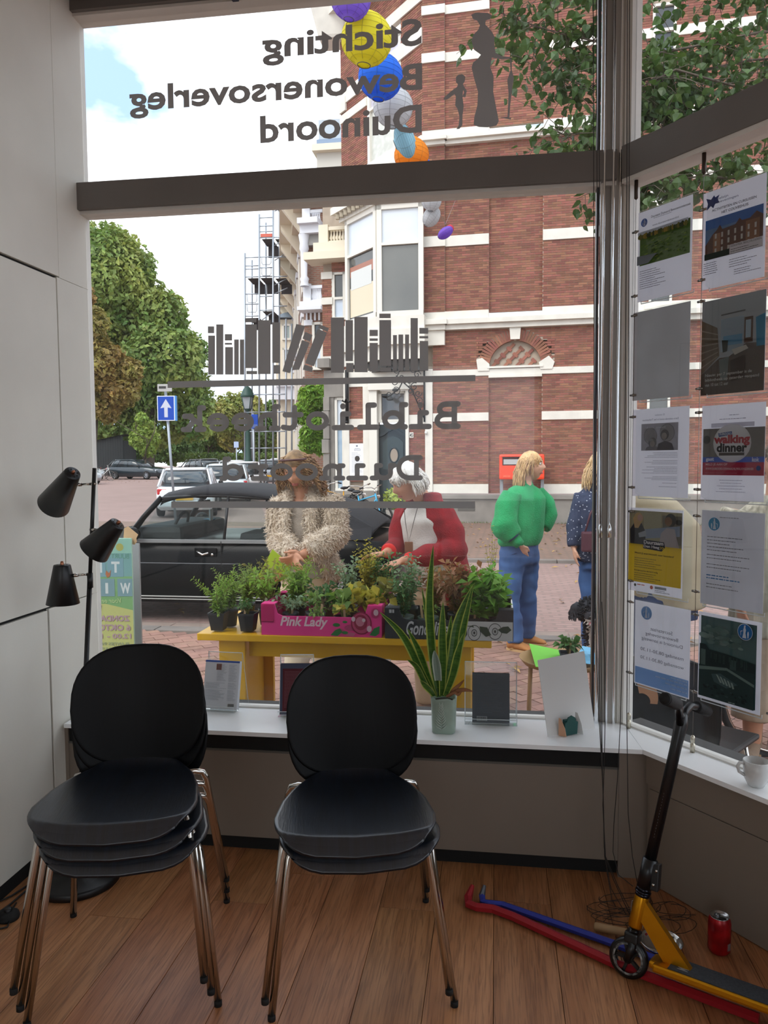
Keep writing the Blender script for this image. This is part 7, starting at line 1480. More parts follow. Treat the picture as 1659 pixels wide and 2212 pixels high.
# ------------------------------------------------------------------ potted plants
potb = M('black_nursery_pot', '#1d1f21', .45); potg = M('dark_green_pot', '#2d4236', .45); potgr = M('grey_plastic_pot', '#70757a', .5); potr = M('brown_pot', '#6b4a35', .6); soilm = M('potting_soil', '#2a2018', .95, bump=.5, bscale=120); stick = M('wood_stick', '#b79a74', .7)
rp = random.Random(77)
def tuft(b, base, h, spread, n, leaf, style, r):
    """stems with leaves; style: fern, upright, bushy, broad, trail, rosette"""
    for i in range(n):
        a = r.uniform(0, 2 * PI); tilt = r.uniform(.05, 1) * spread; hh = h * r.uniform(.6, 1.05)
        tip = base + V((math.cos(a) * tilt, math.sin(a) * tilt, hh * (1 if style != 'trail' else r.uniform(-.3, .8)))); mid = base.lerp(tip, .5) + V((0, 0, hh * .12)) - V((math.cos(a), math.sin(a), 0)) * tilt * .15
        pts = [base, base.lerp(mid, .5), mid, mid.lerp(tip, .5), tip]; b.tube(pts, [.0022, .002, .0017, .0013, .0006], 3, 1, True, False)
        m = {'fern': 14, 'upright': 9, 'bushy': 7, 'broad': 5, 'trail': 9, 'rosette': 6, 'spike': 12}[style]
        for k in range(m):
            f = (k + .8) / m if style in ('fern', 'upright', 'trail', 'spike') else r.uniform(.35, 1.05); ff = f * 4; j = min(int(ff), 3); p = pts[j].lerp(pts[j + 1], ff - j); ax = (pts[j + 1] - pts[j]).normalized()
            sd = ax.cross(V((r.uniform(-1, 1), r.uniform(-1, 1), r.uniform(-.3, .3)))).normalized()
            for s in ((-1, 1) if style in ('fern', 'upright', 'spike', 'trail') else (1,)):
                d = (sd * s + ax * .5 + V((0, 0, r.uniform(-.3, .4)))).normalized(); l = leaf * r.uniform(.7, 1.25) * ((1.15 - f * .7) if style in ('fern', 'spike') else 1); w = d.cross(V((r.gauss(0, .5), r.gauss(0, .5), 1))).normalized() * l * ({'fern': .16, 'upright': .28, 'bushy': .24, 'broad': .42, 'trail': .3, 'rosette': .32, 'spike': .3}[style]); u_ = V((0, 0, l * .12))
                b.add([p, p + d * l * .45 + w + u_, p + d * l - u_, p + d * l * .45 - w + u_], [(0, 1, 2, 3)], 0)
def potted(px_, Y, rt, hp, pm, label, h, spread, n, leaf, style, lm, sq_=False, tag_=False, base=TZ, seed=None, name='potted_plant', extra=None, grp='potted plants on the table outside'):
    q = ony(px_[0], px_[1], Y); q = V((q.x, Y, base + .008)); t = thing(name, q, label, 'plant', grp); r = random.Random(seed or int(px_[0] * 7 + px_[1]))
    mt = MX.Translation(q)
    if pm:
        if sq_:
            m4_ = mt @ MX.Rotation(PI / 4, 4, 'Z'); k = 1.35; pr = [(.001, 0), (rt * .74 * k, 0), (rt * k, hp - .01), (rt * 1.05 * k, hp - .01), (rt * 1.05 * k, hp), (rt * .95 * k, hp), (rt * .9 * k, hp - .02), (.001, hp - .018)]; po = put('pot', B().lathe(pr, 4, m4_, sm=False), pm, t)
        else: po = put('pot', B().lathe([(.001, 0), (rt * .74, 0), (rt * .95, hp * .78), (rt * 1.0, hp * .8), (rt * 1.04, hp), (rt * .97, hp), (rt * .92, hp - .018), (.001, hp - .016)], 20, mt), pm, t)
        put('soil', B().lathe([(.001, hp - .012), (rt * .9, hp - .015)], 12, mt), soilm, po)
    if base == TZ: h *= 1.08; spread *= 1.25; n = int(n * 1.4); leaf *= 1.15
    b = B(); tuft(b, q + V((0, 0, hp - .012)), h, spread, n, leaf, style, r)
    if extra: extra(b, q + V((0, 0, hp - .012)), r)
    put('foliage', b, [lm, M('plant_stem', '#7a7a3c', .7)], t, kind='stuff')
    if tag_:
        a = r.uniform(0, 6.3); s = q + V((math.cos(a) * rt * .5, -abs(math.sin(a)) * rt * .5, hp - .03)); put('label_stick', B().box(0, 0, .045, .011, .002, .09, MX.Translation(s) @ MX.Rotation(r.uniform(-.15, .15), 4, 'Y')), stick, t)
    return t
G1 = leafmat('herb_green', '#6f8f3a', '#8fae52', .25, .35); G2 = leafmat('herb_dark', '#48703a', '#5f8848', .25, .3); G3 = leafmat('yellow_herb', '#b3a83c', '#c9bd55', .25, .35); G4 = leafmat('fern_green', '#7a9c34', '#98b84c', .25, .4); G5 = leafmat('reddish_herb', '#9a6a44', '#a8885a', .3, .3); G6 = leafmat('bright_leaf', '#6a9c34', '#8fbf52', .2, .4); G7 = leafmat('grey_green_herb', '#7c9470', '#93a884', .25, .3); G8 = leafmat('dull_olive', '#8a8a3c', '#7a6a3a', .3, .3)
yf = A_.y
potted((473, 1362), yf + .07, .044, .092, potb, 'feathery green herb trailing yellow sprays in the black pot at the table end', .17, .11, 15, .034, 'fern', G4, True, extra=lambda b, q, r: tuft(b, q, .10, .13, 8, .016, 'trail', r))
potted((497, 1350), yf + .17, .046, .095, potb, 'feathery green herb in the round black pot behind the trailing one', .20, .12, 15, .036, 'fern', G4)
potted((537, 1362), yf + .07, .044, .092, potb, 'dense little green sedum in the black pot left of the pink box', .075, .05, 14, .020, 'bushy', G2, True, True)
for i, (x, y, dy, pm_, h, sp, n, lf, stl, lm, tg, lb) in enumerate((
    (575, 1330, .22, potb, .18, .13, 22, .030, 'bushy', G4, False, 'broad light green herb behind the sedum'),
    (535, 1330, .36, potb, .20, .12, 22, .03, 'fern', G1, False, 'green fern like herb at the back left corner of the table'),
    (585, 1330, .46, potb, .22, .14, 26, .026, 'bushy', G8, False, 'olive brown bushy herb below the green folder'),
    (645, 1310, .30, potb, .23, .14, 20, .05, 'fern', G4, False, 'big light green fern in front of the curly haired woman'),
    (628, 1340, .12, potb, .09, .10, 18, .026, 'bushy', G7, True, 'low grey green herb in the left of the pink box'),
    (682, 1335, .16, potgr, .10, .08, 12, .032, 'bushy', G1, True, 'small herb in a light grey round pot in the pink box'),
    (706, 1320, .28, potr, .12, .10, 14, .036, 'bushy', G2, True, 'green herb in a brown pot behind the light grey one'),
    (684, 1365, .05, potb, .05, .05, 8, .022, 'bushy', G1, True, 'nearly bare black pot at the front of the pink box'),
    (740, 1362, .06, potb, .06, .06, 8, .03, 'broad', G3, True, 'black pot with a few yellow leaves, right front of the pink box'),
    (760, 1345, .17, potr, .10, .13, 12, .055, 'broad', G1, True, 'broad leaved plant in a brown pot in the pink box'),
    (795, 1345, .12, potb, .11, .11, 12, .055, 'broad', G3, True, 'yellowing broad leaved plant by the end of the pink box'),
    (753, 1320, .34, potg, .24, .08, 13, .026, 'upright', G7, False, 'tall grey green herb in a dark green pot, middle of the table'),
    (795, 1310, .44, potr, .33, .09, 15, .034, 'spike', G3, False, 'tall yellow herb in front of the reaching hands'),
    (832, 1310, .44, potb, .26, .09, 15, .024, 'upright', G2, False, 'slender green herb beside the tall yellow one'),
    (818, 1352, .26, potb, .13, .12, 10, .05, 'broad', G8, True, 'dull olive leaves between the two boxes'),
    (872, 1362, .10, potg, .20, .07, 15, .026, 'upright', G2, False, 'bushy green herb in a dark green pot in the black box'),
    (886, 1320, .34, potb, .26, .07, 15, .026, 'upright', G7, False, 'tall soft green herb behind the dark green pots'),
    (925, 1362, .09, potg, .06, .05, 7, .022, 'bushy', G1, True, 'almost empty dark green pot with twigs in the black box'),
    (940, 1330, .3, potb, .2, .12, 16, .028, 'upright', G5, False, 'reddish herb behind the snake plant leaves'),
    (985, 1340, .2, potb, .23, .12, 20, .04, 'upright', G5, False, 'reddish brown grassy herb right of the snake plant'),
    (1000, 1320, .36, potb, .22, .14, 18, .03, 'fern', G1, False, 'light green feathery herb at the back right of the table'),
    (1030, 1362, .10, potb, .19, .09, 8, .055, 'upright', G6, True, 'leafy bright green plant in a square pot in the black box'),
    (1074, 1362, .10, potb, .24, .12, 11, .062, 'upright', G6, False, 'tallest bright leafy plant at the right end of the black box'),
    (1062, 1320, .33, potb, .42, .05, 4, .022, 'spike', G3, False, 'thin tall flowering stem at the right end of the table'))):
    potted((x, y), yf + dy, .042 if pm_ in (potb, potr) else .052, .088, pm_, lb, h, sp, n, lf, stl, lm, x in (1030, 1074), tg)
# green folder held over the plants
gf = M('lime_card', '#a9c42a', .45, trans=.25)
# A-board on the pavement
FAB = Frame(ony(225, 1300, 1.05), (1, .10)); au = lambda x, y: FAB.uv(x, y)[0]; az = lambda y: FAB.uv(225, y)[1]
ab = thing('pavement_sign', FAB.pt(au(225, 1300), GZ), 'mint and yellow A frame poster board standing outside behind the lamp', 'sign')
bu0, bu1, bz0, bz1 = au(140, 1300), au(287, 1300), GZ + .02, az(1163)
put('board', B().fbox(FAB, bu0, bu1, bz0, bz1, -.02, 0, 0, .004), M('sign_back_plate', '#9fc4b4', .5), ab); put('rear_board', B().fbox(Frame(FAB.P - FAB.n * .28, (1, .10)), bu0 - .06, bu1 - .06, bz0, bz1 - .06, -.02, 0), M('sign_grey', '#8c8f92', .5), ab)
p = Print(FAB, bu0, bu1, bz0, bz1, .001); ty = lambda y: (bz1 - az(y)) / (bz1 - bz0); tx = lambda x, y=1300: (au(x, y) - bu0) / (bu1 - bu0)
p.rect(0, 0, 1, ty(1285), '#9ccabb'); p.rect(0, ty(1195), 1, ty(1245), '#86b5b4'); p.rect(0, ty(1245), 1, ty(1290), '#8cbb86'); p.poly([(0, ty(1300)), (.3, ty(1306)), (.6, ty(1304)), (1, ty(1318)), (1, 1), (0, 1)], '#c9cc86'); p.poly([(0, ty(1275)), (1, ty(1278)), (1, ty(1318)), (.6, ty(1304)), (.3, ty(1306)), (0, ty(1300))], '#86b57c')
p.disc(tx(262), ty(1182), .055, '#b8b867')
p.text('DUINOORD', tx(140), tx(192), ty(1179), ty(1191), '#7fb0a4', .01, True); p.text('BUURT', tx(243), tx(282), ty(1196), ty(1207), '#6fa393', .02, True)
for x, ch in ((252, 'T'), (214, 'E'), (176, 'G')): p.rect(tx(x - 17), ty(1206), tx(x + 17), ty(1246), '#88b1bb'); p.text(ch, tx(x - 9), tx(x + 9), ty(1213), ty(1237), '#dfe8e6', .04, True)
for x, ch in ((272, 'W'), (232, 'I'), (200, 'P'), (166, 'P')): p.rect(tx(x - 17), ty(1250), min(1, tx(x + 17)), ty(1288), '#86a9b2'); p.text(ch, tx(x - (11 if ch == 'W' else 3 if ch == 'I' else 8)), min(.99, tx(x + (11 if ch == 'W' else 3 if ch == 'I' else 8))), ty(1259), ty(1282), '#dfe8e6', .04, True)
p.poly([(tx(232), ty(1232)), (tx(238), ty(1238)), (tx(242), ty(1230)), (tx(240), ty(1244)), (tx(234), ty(1248)), (tx(230), ty(1240))], '#c07a52'); p.poly([(tx(205), ty(1310)), (tx(213), ty(1302)), (tx(220), ty(1308)), (tx(218), ty(1318)), (tx(210), ty(1322))], '#8c7a6a')
p.text('Voor een klimaat', tx(172), tx(262), ty(1292), ty(1302), '#c6d6a0', 0, True, .3)
p.text('ZONDAG', tx(205), tx(280), ty(1329), ty(1342), '#b59aa8', .04, True); p.text("6 OKTOBER '24", tx(150), tx(281), ty(1348), ty(1362), '#b59aa8', .04, True); p.text('12.00 - 16.00', tx(180), tx(282), ty(1368), ty(1379), '#b59aa8', .03, True); p.text('- PLANTJES IN RUIL VOOR', tx(160), tx(283), ty(1387), ty(1395), '#9aa58a', .02, True); p.text('TIPS EN HULP BIJ AANLEG', tx(160), tx(283), ty(1398), ty(1406), '#9aa58a', .02, True)
p.done(ab)
cbp = thing('cardboard_scrap', FAB.pt(au(275, 1160), bz1), 'torn piece of brown cardboard stuck behind the top of the A frame board', 'cardboard')
q = [FAB.pt(au(x, y), FAB.uv(x, y)[1], -.03) for x, y in ((262, 1168), (264, 1142), (272, 1138), (294, 1156), (290, 1164), (291, 1172), (286, 1178), (280, 1176))]
put('sheet', B().add(q + [k - FAB.n * .004 for k in q], [tuple(range(7, -1, -1)), tuple(range(8, 16))] + [(i, (i + 1) % 8, 8 + (i + 1) % 8, 8 + i) for i in range(8)]), M('brown_cardboard', '#b99a74', .85, var=.06, vscale=10), cbp)
# ------------------------------------------------------------------ tray table with papers
rt_ = ony(1195, 1425, 1.75); RZ = .33; c_ = onz(1215, 1424, RZ)
tr = thing('tray_table', V((c_.x, c_.y, GZ)), 'small round brown tray table outside with coloured papers on it', 'table')
brn = M('tan_metal', '#a8865a', .45); r_ = .25
put('tray', B().lathe([(.001, RZ - .02), (r_ - .03, RZ - .02), (r_, RZ + .01), (r_ + .004, RZ + .01), (r_ - .025, RZ - .026), (.001, RZ - .026)], 40, MX.Translation(V((c_.x, c_.y, 0)))), brn, tr)
for a in (math.radians(200), math.radians(320), math.radians(80)): q = V((c_.x + .2 * math.cos(a), c_.y + .2 * math.sin(a), 0)); put('leg', B().tube([q + V((0, 0, RZ - .03)), q + V((math.cos(a) * .015, math.sin(a) * .015, GZ))], .013, 10), brn, tr)
def sheet(nm, pxs, col, label, z, grp='coloured papers on the tray table'):
    q = [onz(x, y, z) for x, y in pxs]; q[0].z += .02; n = len(q)
    return tag(put(nm, B().add(q + [k - V((0, 0, .002)) for k in q], [tuple(range(n)), tuple(range(2 * n - 1, n - 1, -1))] + [(i, i + n, (i + 1) % n + n, (i + 1) % n) for i in range(n)]), M('paper_' + col.strip('#'), col, .7, trans=.15)), label, 'paper', grp)
sheet('paper_sheet', ((1143, 1397), (1157, 1440), (1205, 1444), (1212, 1405)), '#7fd64c', 'bright green sheet of paper on the tray table', RZ + .012)
sheet('paper_sheet', ((1258, 1402), (1240, 1430), (1290, 1436), (1282, 1400)), '#7cc4e8', 'light blue sheet of paper on the tray table', RZ + .012)
q = onz(1227, 1424, RZ); potted((1227, 1420), q.y, .05, .055, M('slate_pot', '#3a4250', .6), 'small spiky plant in a dark slate pot on the tray table', .075, .06, 16, .05, 'rosette', G2, True, True, base=RZ - .02, grp=None)
gl = onz(1268, 1430, RZ); t = thing('drinking_glass', gl, 'clear drinking glass at the edge of the tray table', 'glass'); put('tumbler', B().lathe([(.001, .0), (.028, .0), (.033, .07), (.0315, .07), (.027, .006), (.001, .006)], 24, MX.Translation(gl + V((0, 0, -.015)))), acr, t)
# small plant on the pavement under the tray table, lavender near the table legs
q = onz(1140, 1568, GZ); potted((1140, 1545), 1.2, .05, .05, potb, 'light green seedling in a pot on the pavement below the tray table', .16, .07, 8, .055, 'broad', G6, base=GZ, grp=None)
potted((905, 1545), .9, .05, .05, potb, 'thin lavender sprigs on the pavement below the plant table', .22, .06, 6, .02, 'spike', M('lavender', '#8a7fae', .7, trans=.2), base=GZ, grp=None)
# black outdoor chair close to the right window
blp = M('black_plastic_shell', '#1b1c1e', .42, spec=.4)
q = ony(1450, 1520, .42); oc = thing('shell_chair', V((q.x, q.y, GZ)), 'black plastic shell chair with chrome legs pushed against the right hand window', 'chair')
rs = []
FO = Frame(ony(1450, 1500, .42), (.80, -.60)); cs_ = [(1345, 1445), (1440, 1425), (1540, 1450), (1552, 1520), (1535, 1575), (1480, 1600), (1420, 1585), (1350, 1560)]
uu = [FO.uv(*k) for k in cs_]; cu_ = sum(k[0] for k in uu) / 8; cz_ = sum(k[1] for k in uu) / 8
for d, s_ in ((.0, .02), (.0, .6), (.01, .93), (.03, 1.0), (.018, 1.0), (-.012, .92), (-.02, .6), (-.02, .02)): rs.append([FO.pt(cu_ + .235 * s_ * sup(2 * PI * j / 36, 3.2)[0], cz_ + .215 * s_ * sup(2 * PI * j / 36, 3.2)[1], d + .05 * (s_ * sup(2 * PI * j / 36, 3.2)[0]) ** 2) for j in range(36)])
put('shell', B().rings(rs), blp, oc)
b = B(); b.tube([FO.pt(cu_ + .1, cz_ - .2, -.08), FO.pt(cu_ + .17, cz_ - .24, -.02), FO.pt(cu_ + .25, cz_ - .27, .0), FO.pt(cu_ + .27, GZ + .01, .0)], .011, 8); put('leg', b, chrome, oc)
b = B(); b.tube([FO.pt(cu_ - .1, cz_ - .2, -.08), FO.pt(cu_ - .2, cz_ - .26, .0), FO.pt(cu_ - .22, GZ + .01, .0)], .011, 8); put('leg', b, chrome, oc)
for s in (-1, 1): put('leg', B().tube([FO.pt(cu_ + s * .15, cz_ - .2, -.4), FO.pt(cu_ + s * .2, GZ + .01, -.45)], .011, 8), chrome, oc)
put('seat', B().box(0, 0, 0, .44, .40, .025, FO.mat(cu_, cz_ - .2, -.22) @ MX.Rotation(PI / 2, 4, 'X'), 0, .012), blp, oc)
b = B(); b.add([FO.pt(cu_ - .12 + .07 * math.cos(a), cz_ + .02 + .07 * math.sin(a) * 1.2, .033 + .05 * .2) for a in [-.3 + 2.4 * j / 10 for j in range(11)]] + [FO.pt(cu_ - .12 + .035 * math.cos(a), cz_ + .0 + .03 * math.sin(a), .045) for a in [2.1 - 2.4 * j / 10 for j in range(11)]], [tuple(range(22))]); put('sticker', b, M('tan_sticker', '#b98763', .7), oc)
bike('black bicycle seen between the posters, its wheel above the green poster', ony(1600, 1400, 1.9) * 1 + V((0, 0, 0)) if False else V((2.05, 1.55, GZ)), math.radians(200), '#232427', .05, False, None)
# ================================================================== PEOPLE
def fuse(b, vox=.008, smooth=4):
    """one continuous skin over overlapping limbs"""
    me = bpy.data.meshes.new('tmp'); me.from_pydata(b.v, [], b.f); me.update(); o = bpy.data.objects.new('tmp', me); COL.objects.link(o)
    r = o.modifiers.new('r', 'REMESH'); r.mode = 'VOXEL'; r.voxel_size = vox; r.use_smooth_shade = True
    s = o.modifiers.new('s', 'SMOOTH'); s.iterations = smooth; s.factor = .5
    dg = bpy.context.evaluated_depsgraph_get(); ev = o.evaluated_get(dg); m2 = ev.to_mesh()
    out = B(); out.add([v.co.copy() for v in m2.vertices], [list(p.vertices) for p in m2.polygons], 0, True); out.nrm = [v.normal.copy() for v in m2.vertices]; ev.to_mesh_clear()
    bpy.data.objects.remove(o); bpy.data.meshes.remove(me); return out
def wrinkle(b, amp, fr, st=(1, 1, 1)):
    for i, (v, n) in enumerate(zip(b.v, b.nrm)): p = V(v); b.v[i] = tuple(p + n * amp * noise.noise(V((p.x * fr * st[0], p.y * fr * st[1], p.z * fr * st[2]))))
    return b
def limb(b, pts, rs, n=14): b.tube(pts, rs, n); [b.ball(p, r * .98, None, None, 10, 6) for p, r in zip(pts[1:-1], rs[1:-1])]; return b
def trunk(b, rows, ang, n=24, e=2.3):
    w = V((math.cos(ang), math.sin(ang), 0)); d = V((-w.y, w.x, 0))
    b.rings([[c_ + w * (hw * sup(2 * PI * j / n, e)[0]) + d * (hd * sup(2 * PI * j / n, e)[1]) for j in range(n)] for c_, hw, hd in rows]); return b
def csect(b, rows, ang, gap, th, n=26):
    """open fronted garment: C shaped rings, open towards -d"""
    w = V((math.cos(ang), math.sin(ang), 0)); d = V((-w.y, w.x, 0)); rs = []
    for i, (c_, hw, hd) in enumerate(rows):
        g = gap[i] if isinstance(gap, (list, tuple)) else gap; r = []
        for s, rng in ((1, range(n)), (1 - th / max(hw, hd), range(n - 1, -1, -1))):
            for j in rng: a = -PI / 2 + g + (2 * PI - 2 * g) * j / (n - 1); r.append(c_ + w * (hw * s * math.cos(a)) + d * (hd * s * math.sin(a)))
        rs.append(r)
    b.rings(rs); return b
def hand(b, w, fwd, pn, thumb, curl=.5, s=1.0):
    """palm with four jointed fingers and a side thumb; fwd = finger direction, pn = palm normal, thumb = towards the thumb"""
    f = fwd.normalized(); k = thumb - f * thumb.dot(f); k.normalize(); p = pn - f * pn.dot(f) - k * pn.dot(k); p.normalize()
    L_ = .085 * s; rs = []
    for t_, hw, hd in ((-.02, .026, .02), (.1, .028, .018), (.5, .039, .0155), (.9, .041, .013), (1.02, .037, .010)): rs.append([w + f * L_ * t_ + k * hw * s * math.cos(a) + p * hd * s * math.sin(a) for a in [2 * PI * j / 12 for j in range(12)]])
    b.rings(rs)
    for i, (o_, ln) in enumerate(((.029, .072), (.010, .080), (-.010, .074), (-.028, .058))):
        q = w + f * L_ * .95 + k * o_ * s; a = 0; P = [q - f * .015 * s, q]; d = f + k * o_ * 1.2
        for j, fr in enumerate((.45, .32, .23)):
            a += curl * (.55 + .18 * i * .4); dd = (d.normalized() * math.cos(a) + p * math.sin(a)); q = q + dd * ln * s * fr; P.append(q)
        b.tube(P, [.0098 * s, .0098 * s, .0088 * s, .0078 * s, .0062 * s], 8)
    q = w + f * L_ * .22 + k * .024 * s; P = [q, q + (k * .75 + f * .6 + p * .2) * .03 * s, q + (k * .8 + f * 1.5 + p * .5) * .034 * s, q + (k * .65 + f * 2.3 + p * (.7 + curl)) * .034 * s]; b.tube(P, [.013 * s, .012 * s, .010 * s, .0075 * s], 8)
def headm(c_, yaw=0, pitch=0, roll=0): return MX.Translation(c_) @ MX.Rotation(PI + yaw, 4, 'Z') @ MX.Rotation(-pitch, 4, 'X') @ MX.Rotation(roll, 4, 'Y')
def head(b, m, s=1.0):
    g = lambda x, w: math.exp(-(x / w) ** 2)
    n, mm = 40, 30; rs = []
    for i in range(mm + 1):
        th = PI * i / mm; r = []
        for j in range(n):
            a = 2 * PI * j / n; d = V((math.sin(th) * math.cos(a), math.sin(th) * math.sin(a), -math.cos(th))); x, y, z = d.x * .076, d.y * .094, d.z * .118
            if z < 0: k = (-z / .118); x *= 1 - .30 * k ** 1.6; y = y * (1 - .22 * k ** 1.4) + (.016 * k if y > 0 else .034 * k)
            if y > 0:
                fr = max(0, d.y)
                y += .030 * g(x, .012) * g(z + .020 + .0, .022) * fr + .008 * g(x, .008) * g(z - .008, .02) * fr            # nose, bridge
                y -= .011 * (g(x - .031, .017) + g(x + .031, .017)) * g(z - .012, .013) * fr                                 # eye sockets
                y += .006 * g(z - .034, .012) * g(x, .045) * fr + .006 * (g(x - .04, .02) + g(x + .04, .02)) * g(z + .02, .02) * fr
                y += .007 * g(x, .022) * (g(z + .056, .006) + g(z + .068, .006)) * fr - .003 * g(x, .024) * g(z + .062, .003) * fr + .008 * g(x, .018) * g(z + .1, .014)
            r.append(m @ (V((x, y, z)) * s + V((1e-5 * math.cos(a), 1e-5 * math.sin(a), 0))))
        rs.append(r)
    b.rings(rs)
    for sx in (-1, 1): b.ball(V((0, 0, 0)), .012 * s, .022 * s, .031 * s, 10, 8, 0); b.v[-10 * 9:] = [tuple(m @ (V(q) + V((sx * .074, -.008, -.004)) * s)) for q in b.v[-10 * 9:]]
def face(t, m, s=1.0, lips='#a5584e', iris='#4a3a2c', brow='#6b5238', closed=False):
    """eyes, brows and lips as small parts of the head"""
    ew, ir, lp, br = B(), B(), B(), B()
    for sx in (-1, 1):
        e = V((sx * .031, .079, .012))
        if closed: lp.tube([m @ ((e + V((dx, .006 - abs(dx) * .2, -.002 + abs(dx) * .15))) * s) for dx in (-.014, -.007, 0, .007, .014)], .0016 * s, 5)
        else: ew.ball(m @ (e * s), .0115 * s, .0115 * s, .0115 * s, 12, 8); ir.ball(m @ ((e + V((0, .0075, -.001))) * s), .0056 * s, None, None, 10, 6)
        br.tube([m @ ((V((sx * x, y, z))) * s) for x, y, z in ((.014, .094, .030), (.03, .093, .035), (.048, .080, .031))], [.003 * s, .0032 * s, .0016 * s], 6)
    for z, r in ((-.0575, .0042), (-.0665, .0048)): lp.tube([m @ (V((x, .0905 - abs(x) * .42, z + (.0 if r > .0045 else -.12 * abs(x)))) * s) for x in (-.024, -.012, 0, .012, .024)], [.001 * s, r * s, r * s, r * s, .001 * s], 6)
    if ew.v: put('eye', ew, M('eye_white', '#d8d4cc', .2), t); put('iris', ir, M('iris_' + iris.strip('#'), iris, .1), t)
    put('lips', lp, M('lips_' + lips.strip('#'), lips, .45), t); put('eyebrows', br, M('brow_' + brow.strip('#'), brow, .8), t)
def hair(t, m, s, n, fn, col, col2, r0=.0035, seed=1, cap=None, name='hair'):
    rr_ = random.Random(seed); b = B()
    if cap: cap(b)
    for i in range(n):
        P = fn(rr_)
        b.tube([m @ (p * s) for p in P], [r0 * s * k for k in ([1] * (len(P) - 2) + [.7, .25])], 4, 0, True, False)
    return put(name, b, M('hair_' + col.strip('#'), col, .55, col2=col2, vscale=22, island=.22, spec=.4), t, kind='stuff')
def scalp(m, s, k=1.04, zlim=-.02, front=.052):
    def cap(b):
        n, mm = 28, 14; rs = []
        for i in range(mm + 1):
            th = i / mm; r = []
            for j in range(n):
                a = 2 * PI * j / n; fy = math.sin(a); z0 = front if fy > .35 else (zlim if fy < -.1 else zlim + (front - zlim) * (fy + .1) / .45)
                z = z0 + (.118 * k - z0) * th; q = math.sqrt(max(0, 1 - (z / (.118 * k)) ** 2)); r.append(m @ (V((.079 * k * q * math.cos(a), .096 * k * q * fy - .004, z)) * s))
            rs.append(r)
        b.rings(rs, True)
    return cap
def person(p, label): return thing('person', V((p.x, p.y, GZ)), label, 'person', None)
skin = M('skin_warm', '#c08a6c', .5, var=.06, vscale=14, spec=.4); skin2 = M('skin_pale', '#c79a80', .5, var=.06, vscale=14, spec=.4)
denim = M('blue_denim', '#3c5c8c', .85, col2='#2f4a76', vscale=5, bump=.1, bscale=160)
Pt = lambda x, y, Y: ony(x, y, Y)
def fur(src, n, ln, col, col2, t, seed=3, droop=.6):
    rr_ = random.Random(seed); b = B(); fs = src.f; N_ = len(fs)
    for _ in range(n):
        f = fs[rr_.randrange(N_)]; p = V(src.v[f[0]]); nn = src.nrm[f[0]]; d = (nn * .5 + V((rr_.gauss(0, .35), rr_.gauss(0, .35), -droop + rr_.gauss(0, .3)))).normalized(); l = ln * rr_.uniform(.6, 1.3); sd = d.cross(nn + V((.01, .02, .03))).normalized() * ln * .11; k = p + nn * .004
        b.add([p - sd - nn * .003, p + sd - nn * .003, k + d * l * .55 + sd * .8 + nn * ln * .12, k + d * l, k + d * l * .55 - sd * .8 + nn * ln * .12], [(0, 1, 2, 4), (4, 2, 3)], 0, True)
    put('fur', b, M('fur_' + col.strip('#'), col, .9, col2=col2, vscale=9, island=.16, trans=.2, sheen=.2), t, kind='stuff')
def straightlegs(b, hips, feet, rt=.085, rk=.06, ra=.045, kn=None):
    for i, (h, f) in enumerate(zip(hips, feet)): k = kn[i] if kn else h.lerp(f, .5); limb(b, [h, h.lerp(k, .5), k, k.lerp(f, .45), f], [rt, rt * .92, rk, rk * .98, ra])
def boots(t, feet, dirs, mat, h=.14, ln=.25, w=.047):
    for f, d in zip(feet, dirs):
        d = V((d[0], d[1], 0)).normalized(); s = V((-d.y, d.x, 0)); b = B(); z = GZ
        rs = []
        for x, hw, zt in ((-.075, .03, .05), (-.07, .042, .10), (-.02, .045, .11), (.05, .046, .085), (.11, .05, .06), (.155, .042, .045), (.172, .02, .03)):
            q = V((f.x, f.y, z)) + d * x; rs.append([q + s * hw * math.cos(a) + V((0, 0, .012 + (zt - .012) * (.5 + .5 * math.sin(a)) if True else 0)) for a in [2 * PI * j / 14 for j in range(14)]])
        b.rings(rs); b.tube([V((f.x, f.y, z + .05)) - d * .02, V((f.x, f.y, z + h)) - d * .02], [.05, .052], 14); k = fuse(b, .008, 3); bt = put('shoe', k, mat, t)
        b = B(); b.rings([[V((f.x, f.y, z + zz)) + d * (x) + s * hw for x, hw in ((-.082, -.02), (-.085, .02), (-.06, .046), (.05, .05), (.12, .054), (.165, .04), (.183, 0), (.165, -.04), (.12, -.054), (.05, -.05), (-.06, -.046))] for zz in (.0, .018)], True, 0, False); put('sole', b, M('shoe_sole', '#b9966a', .7), bt)

# ---------------- woman in the cream fur coat
Y1 = 1.78; hc = Pt(641, 1013, Y1 - .10); hm = headm(hc, -.10, .50, .04); hs = 1.0
w1p = person(Pt(660, 1200, Y1), 'curly haired woman in a cream fur coat, looking down at the plants')
neck = Pt(652, 1060, Y1); hipc = Pt(668, 1262, Y1 + .02)
b = B(); head(b, hm, hs); limb(b, [hm @ V((0, -.02, -.05)), neck + V((0, .0, .02)), neck + V((0, .02, -.08))], [.055, .055, .07])
trunk(b, [(neck + V((0, .02, -.04)), .09, .06), (neck + V((0, .02, -.09)), .18, .085), (neck + V((0, .02, -.25)), .17, .11), (neck + V((0, .03, -.42)), .14, .10), (hipc, .17, .115), (hipc + V((0, 0, -.12)), .17, .11)], 0)
wl_, wr_ = Pt(633, 1200, Y1 - .40), Pt(652, 1199, Y1 - .38)
hand(b, wl_, V((.35, -.5, -.6)), V((.5, .2, -.5)), V((.6, -.6, .4)), .6, .95); hand(b, wr_, V((-.6, -.5, -.3)), V((-.3, .2, -.7)), V((-.2, -.6, .6)), .6, .95)
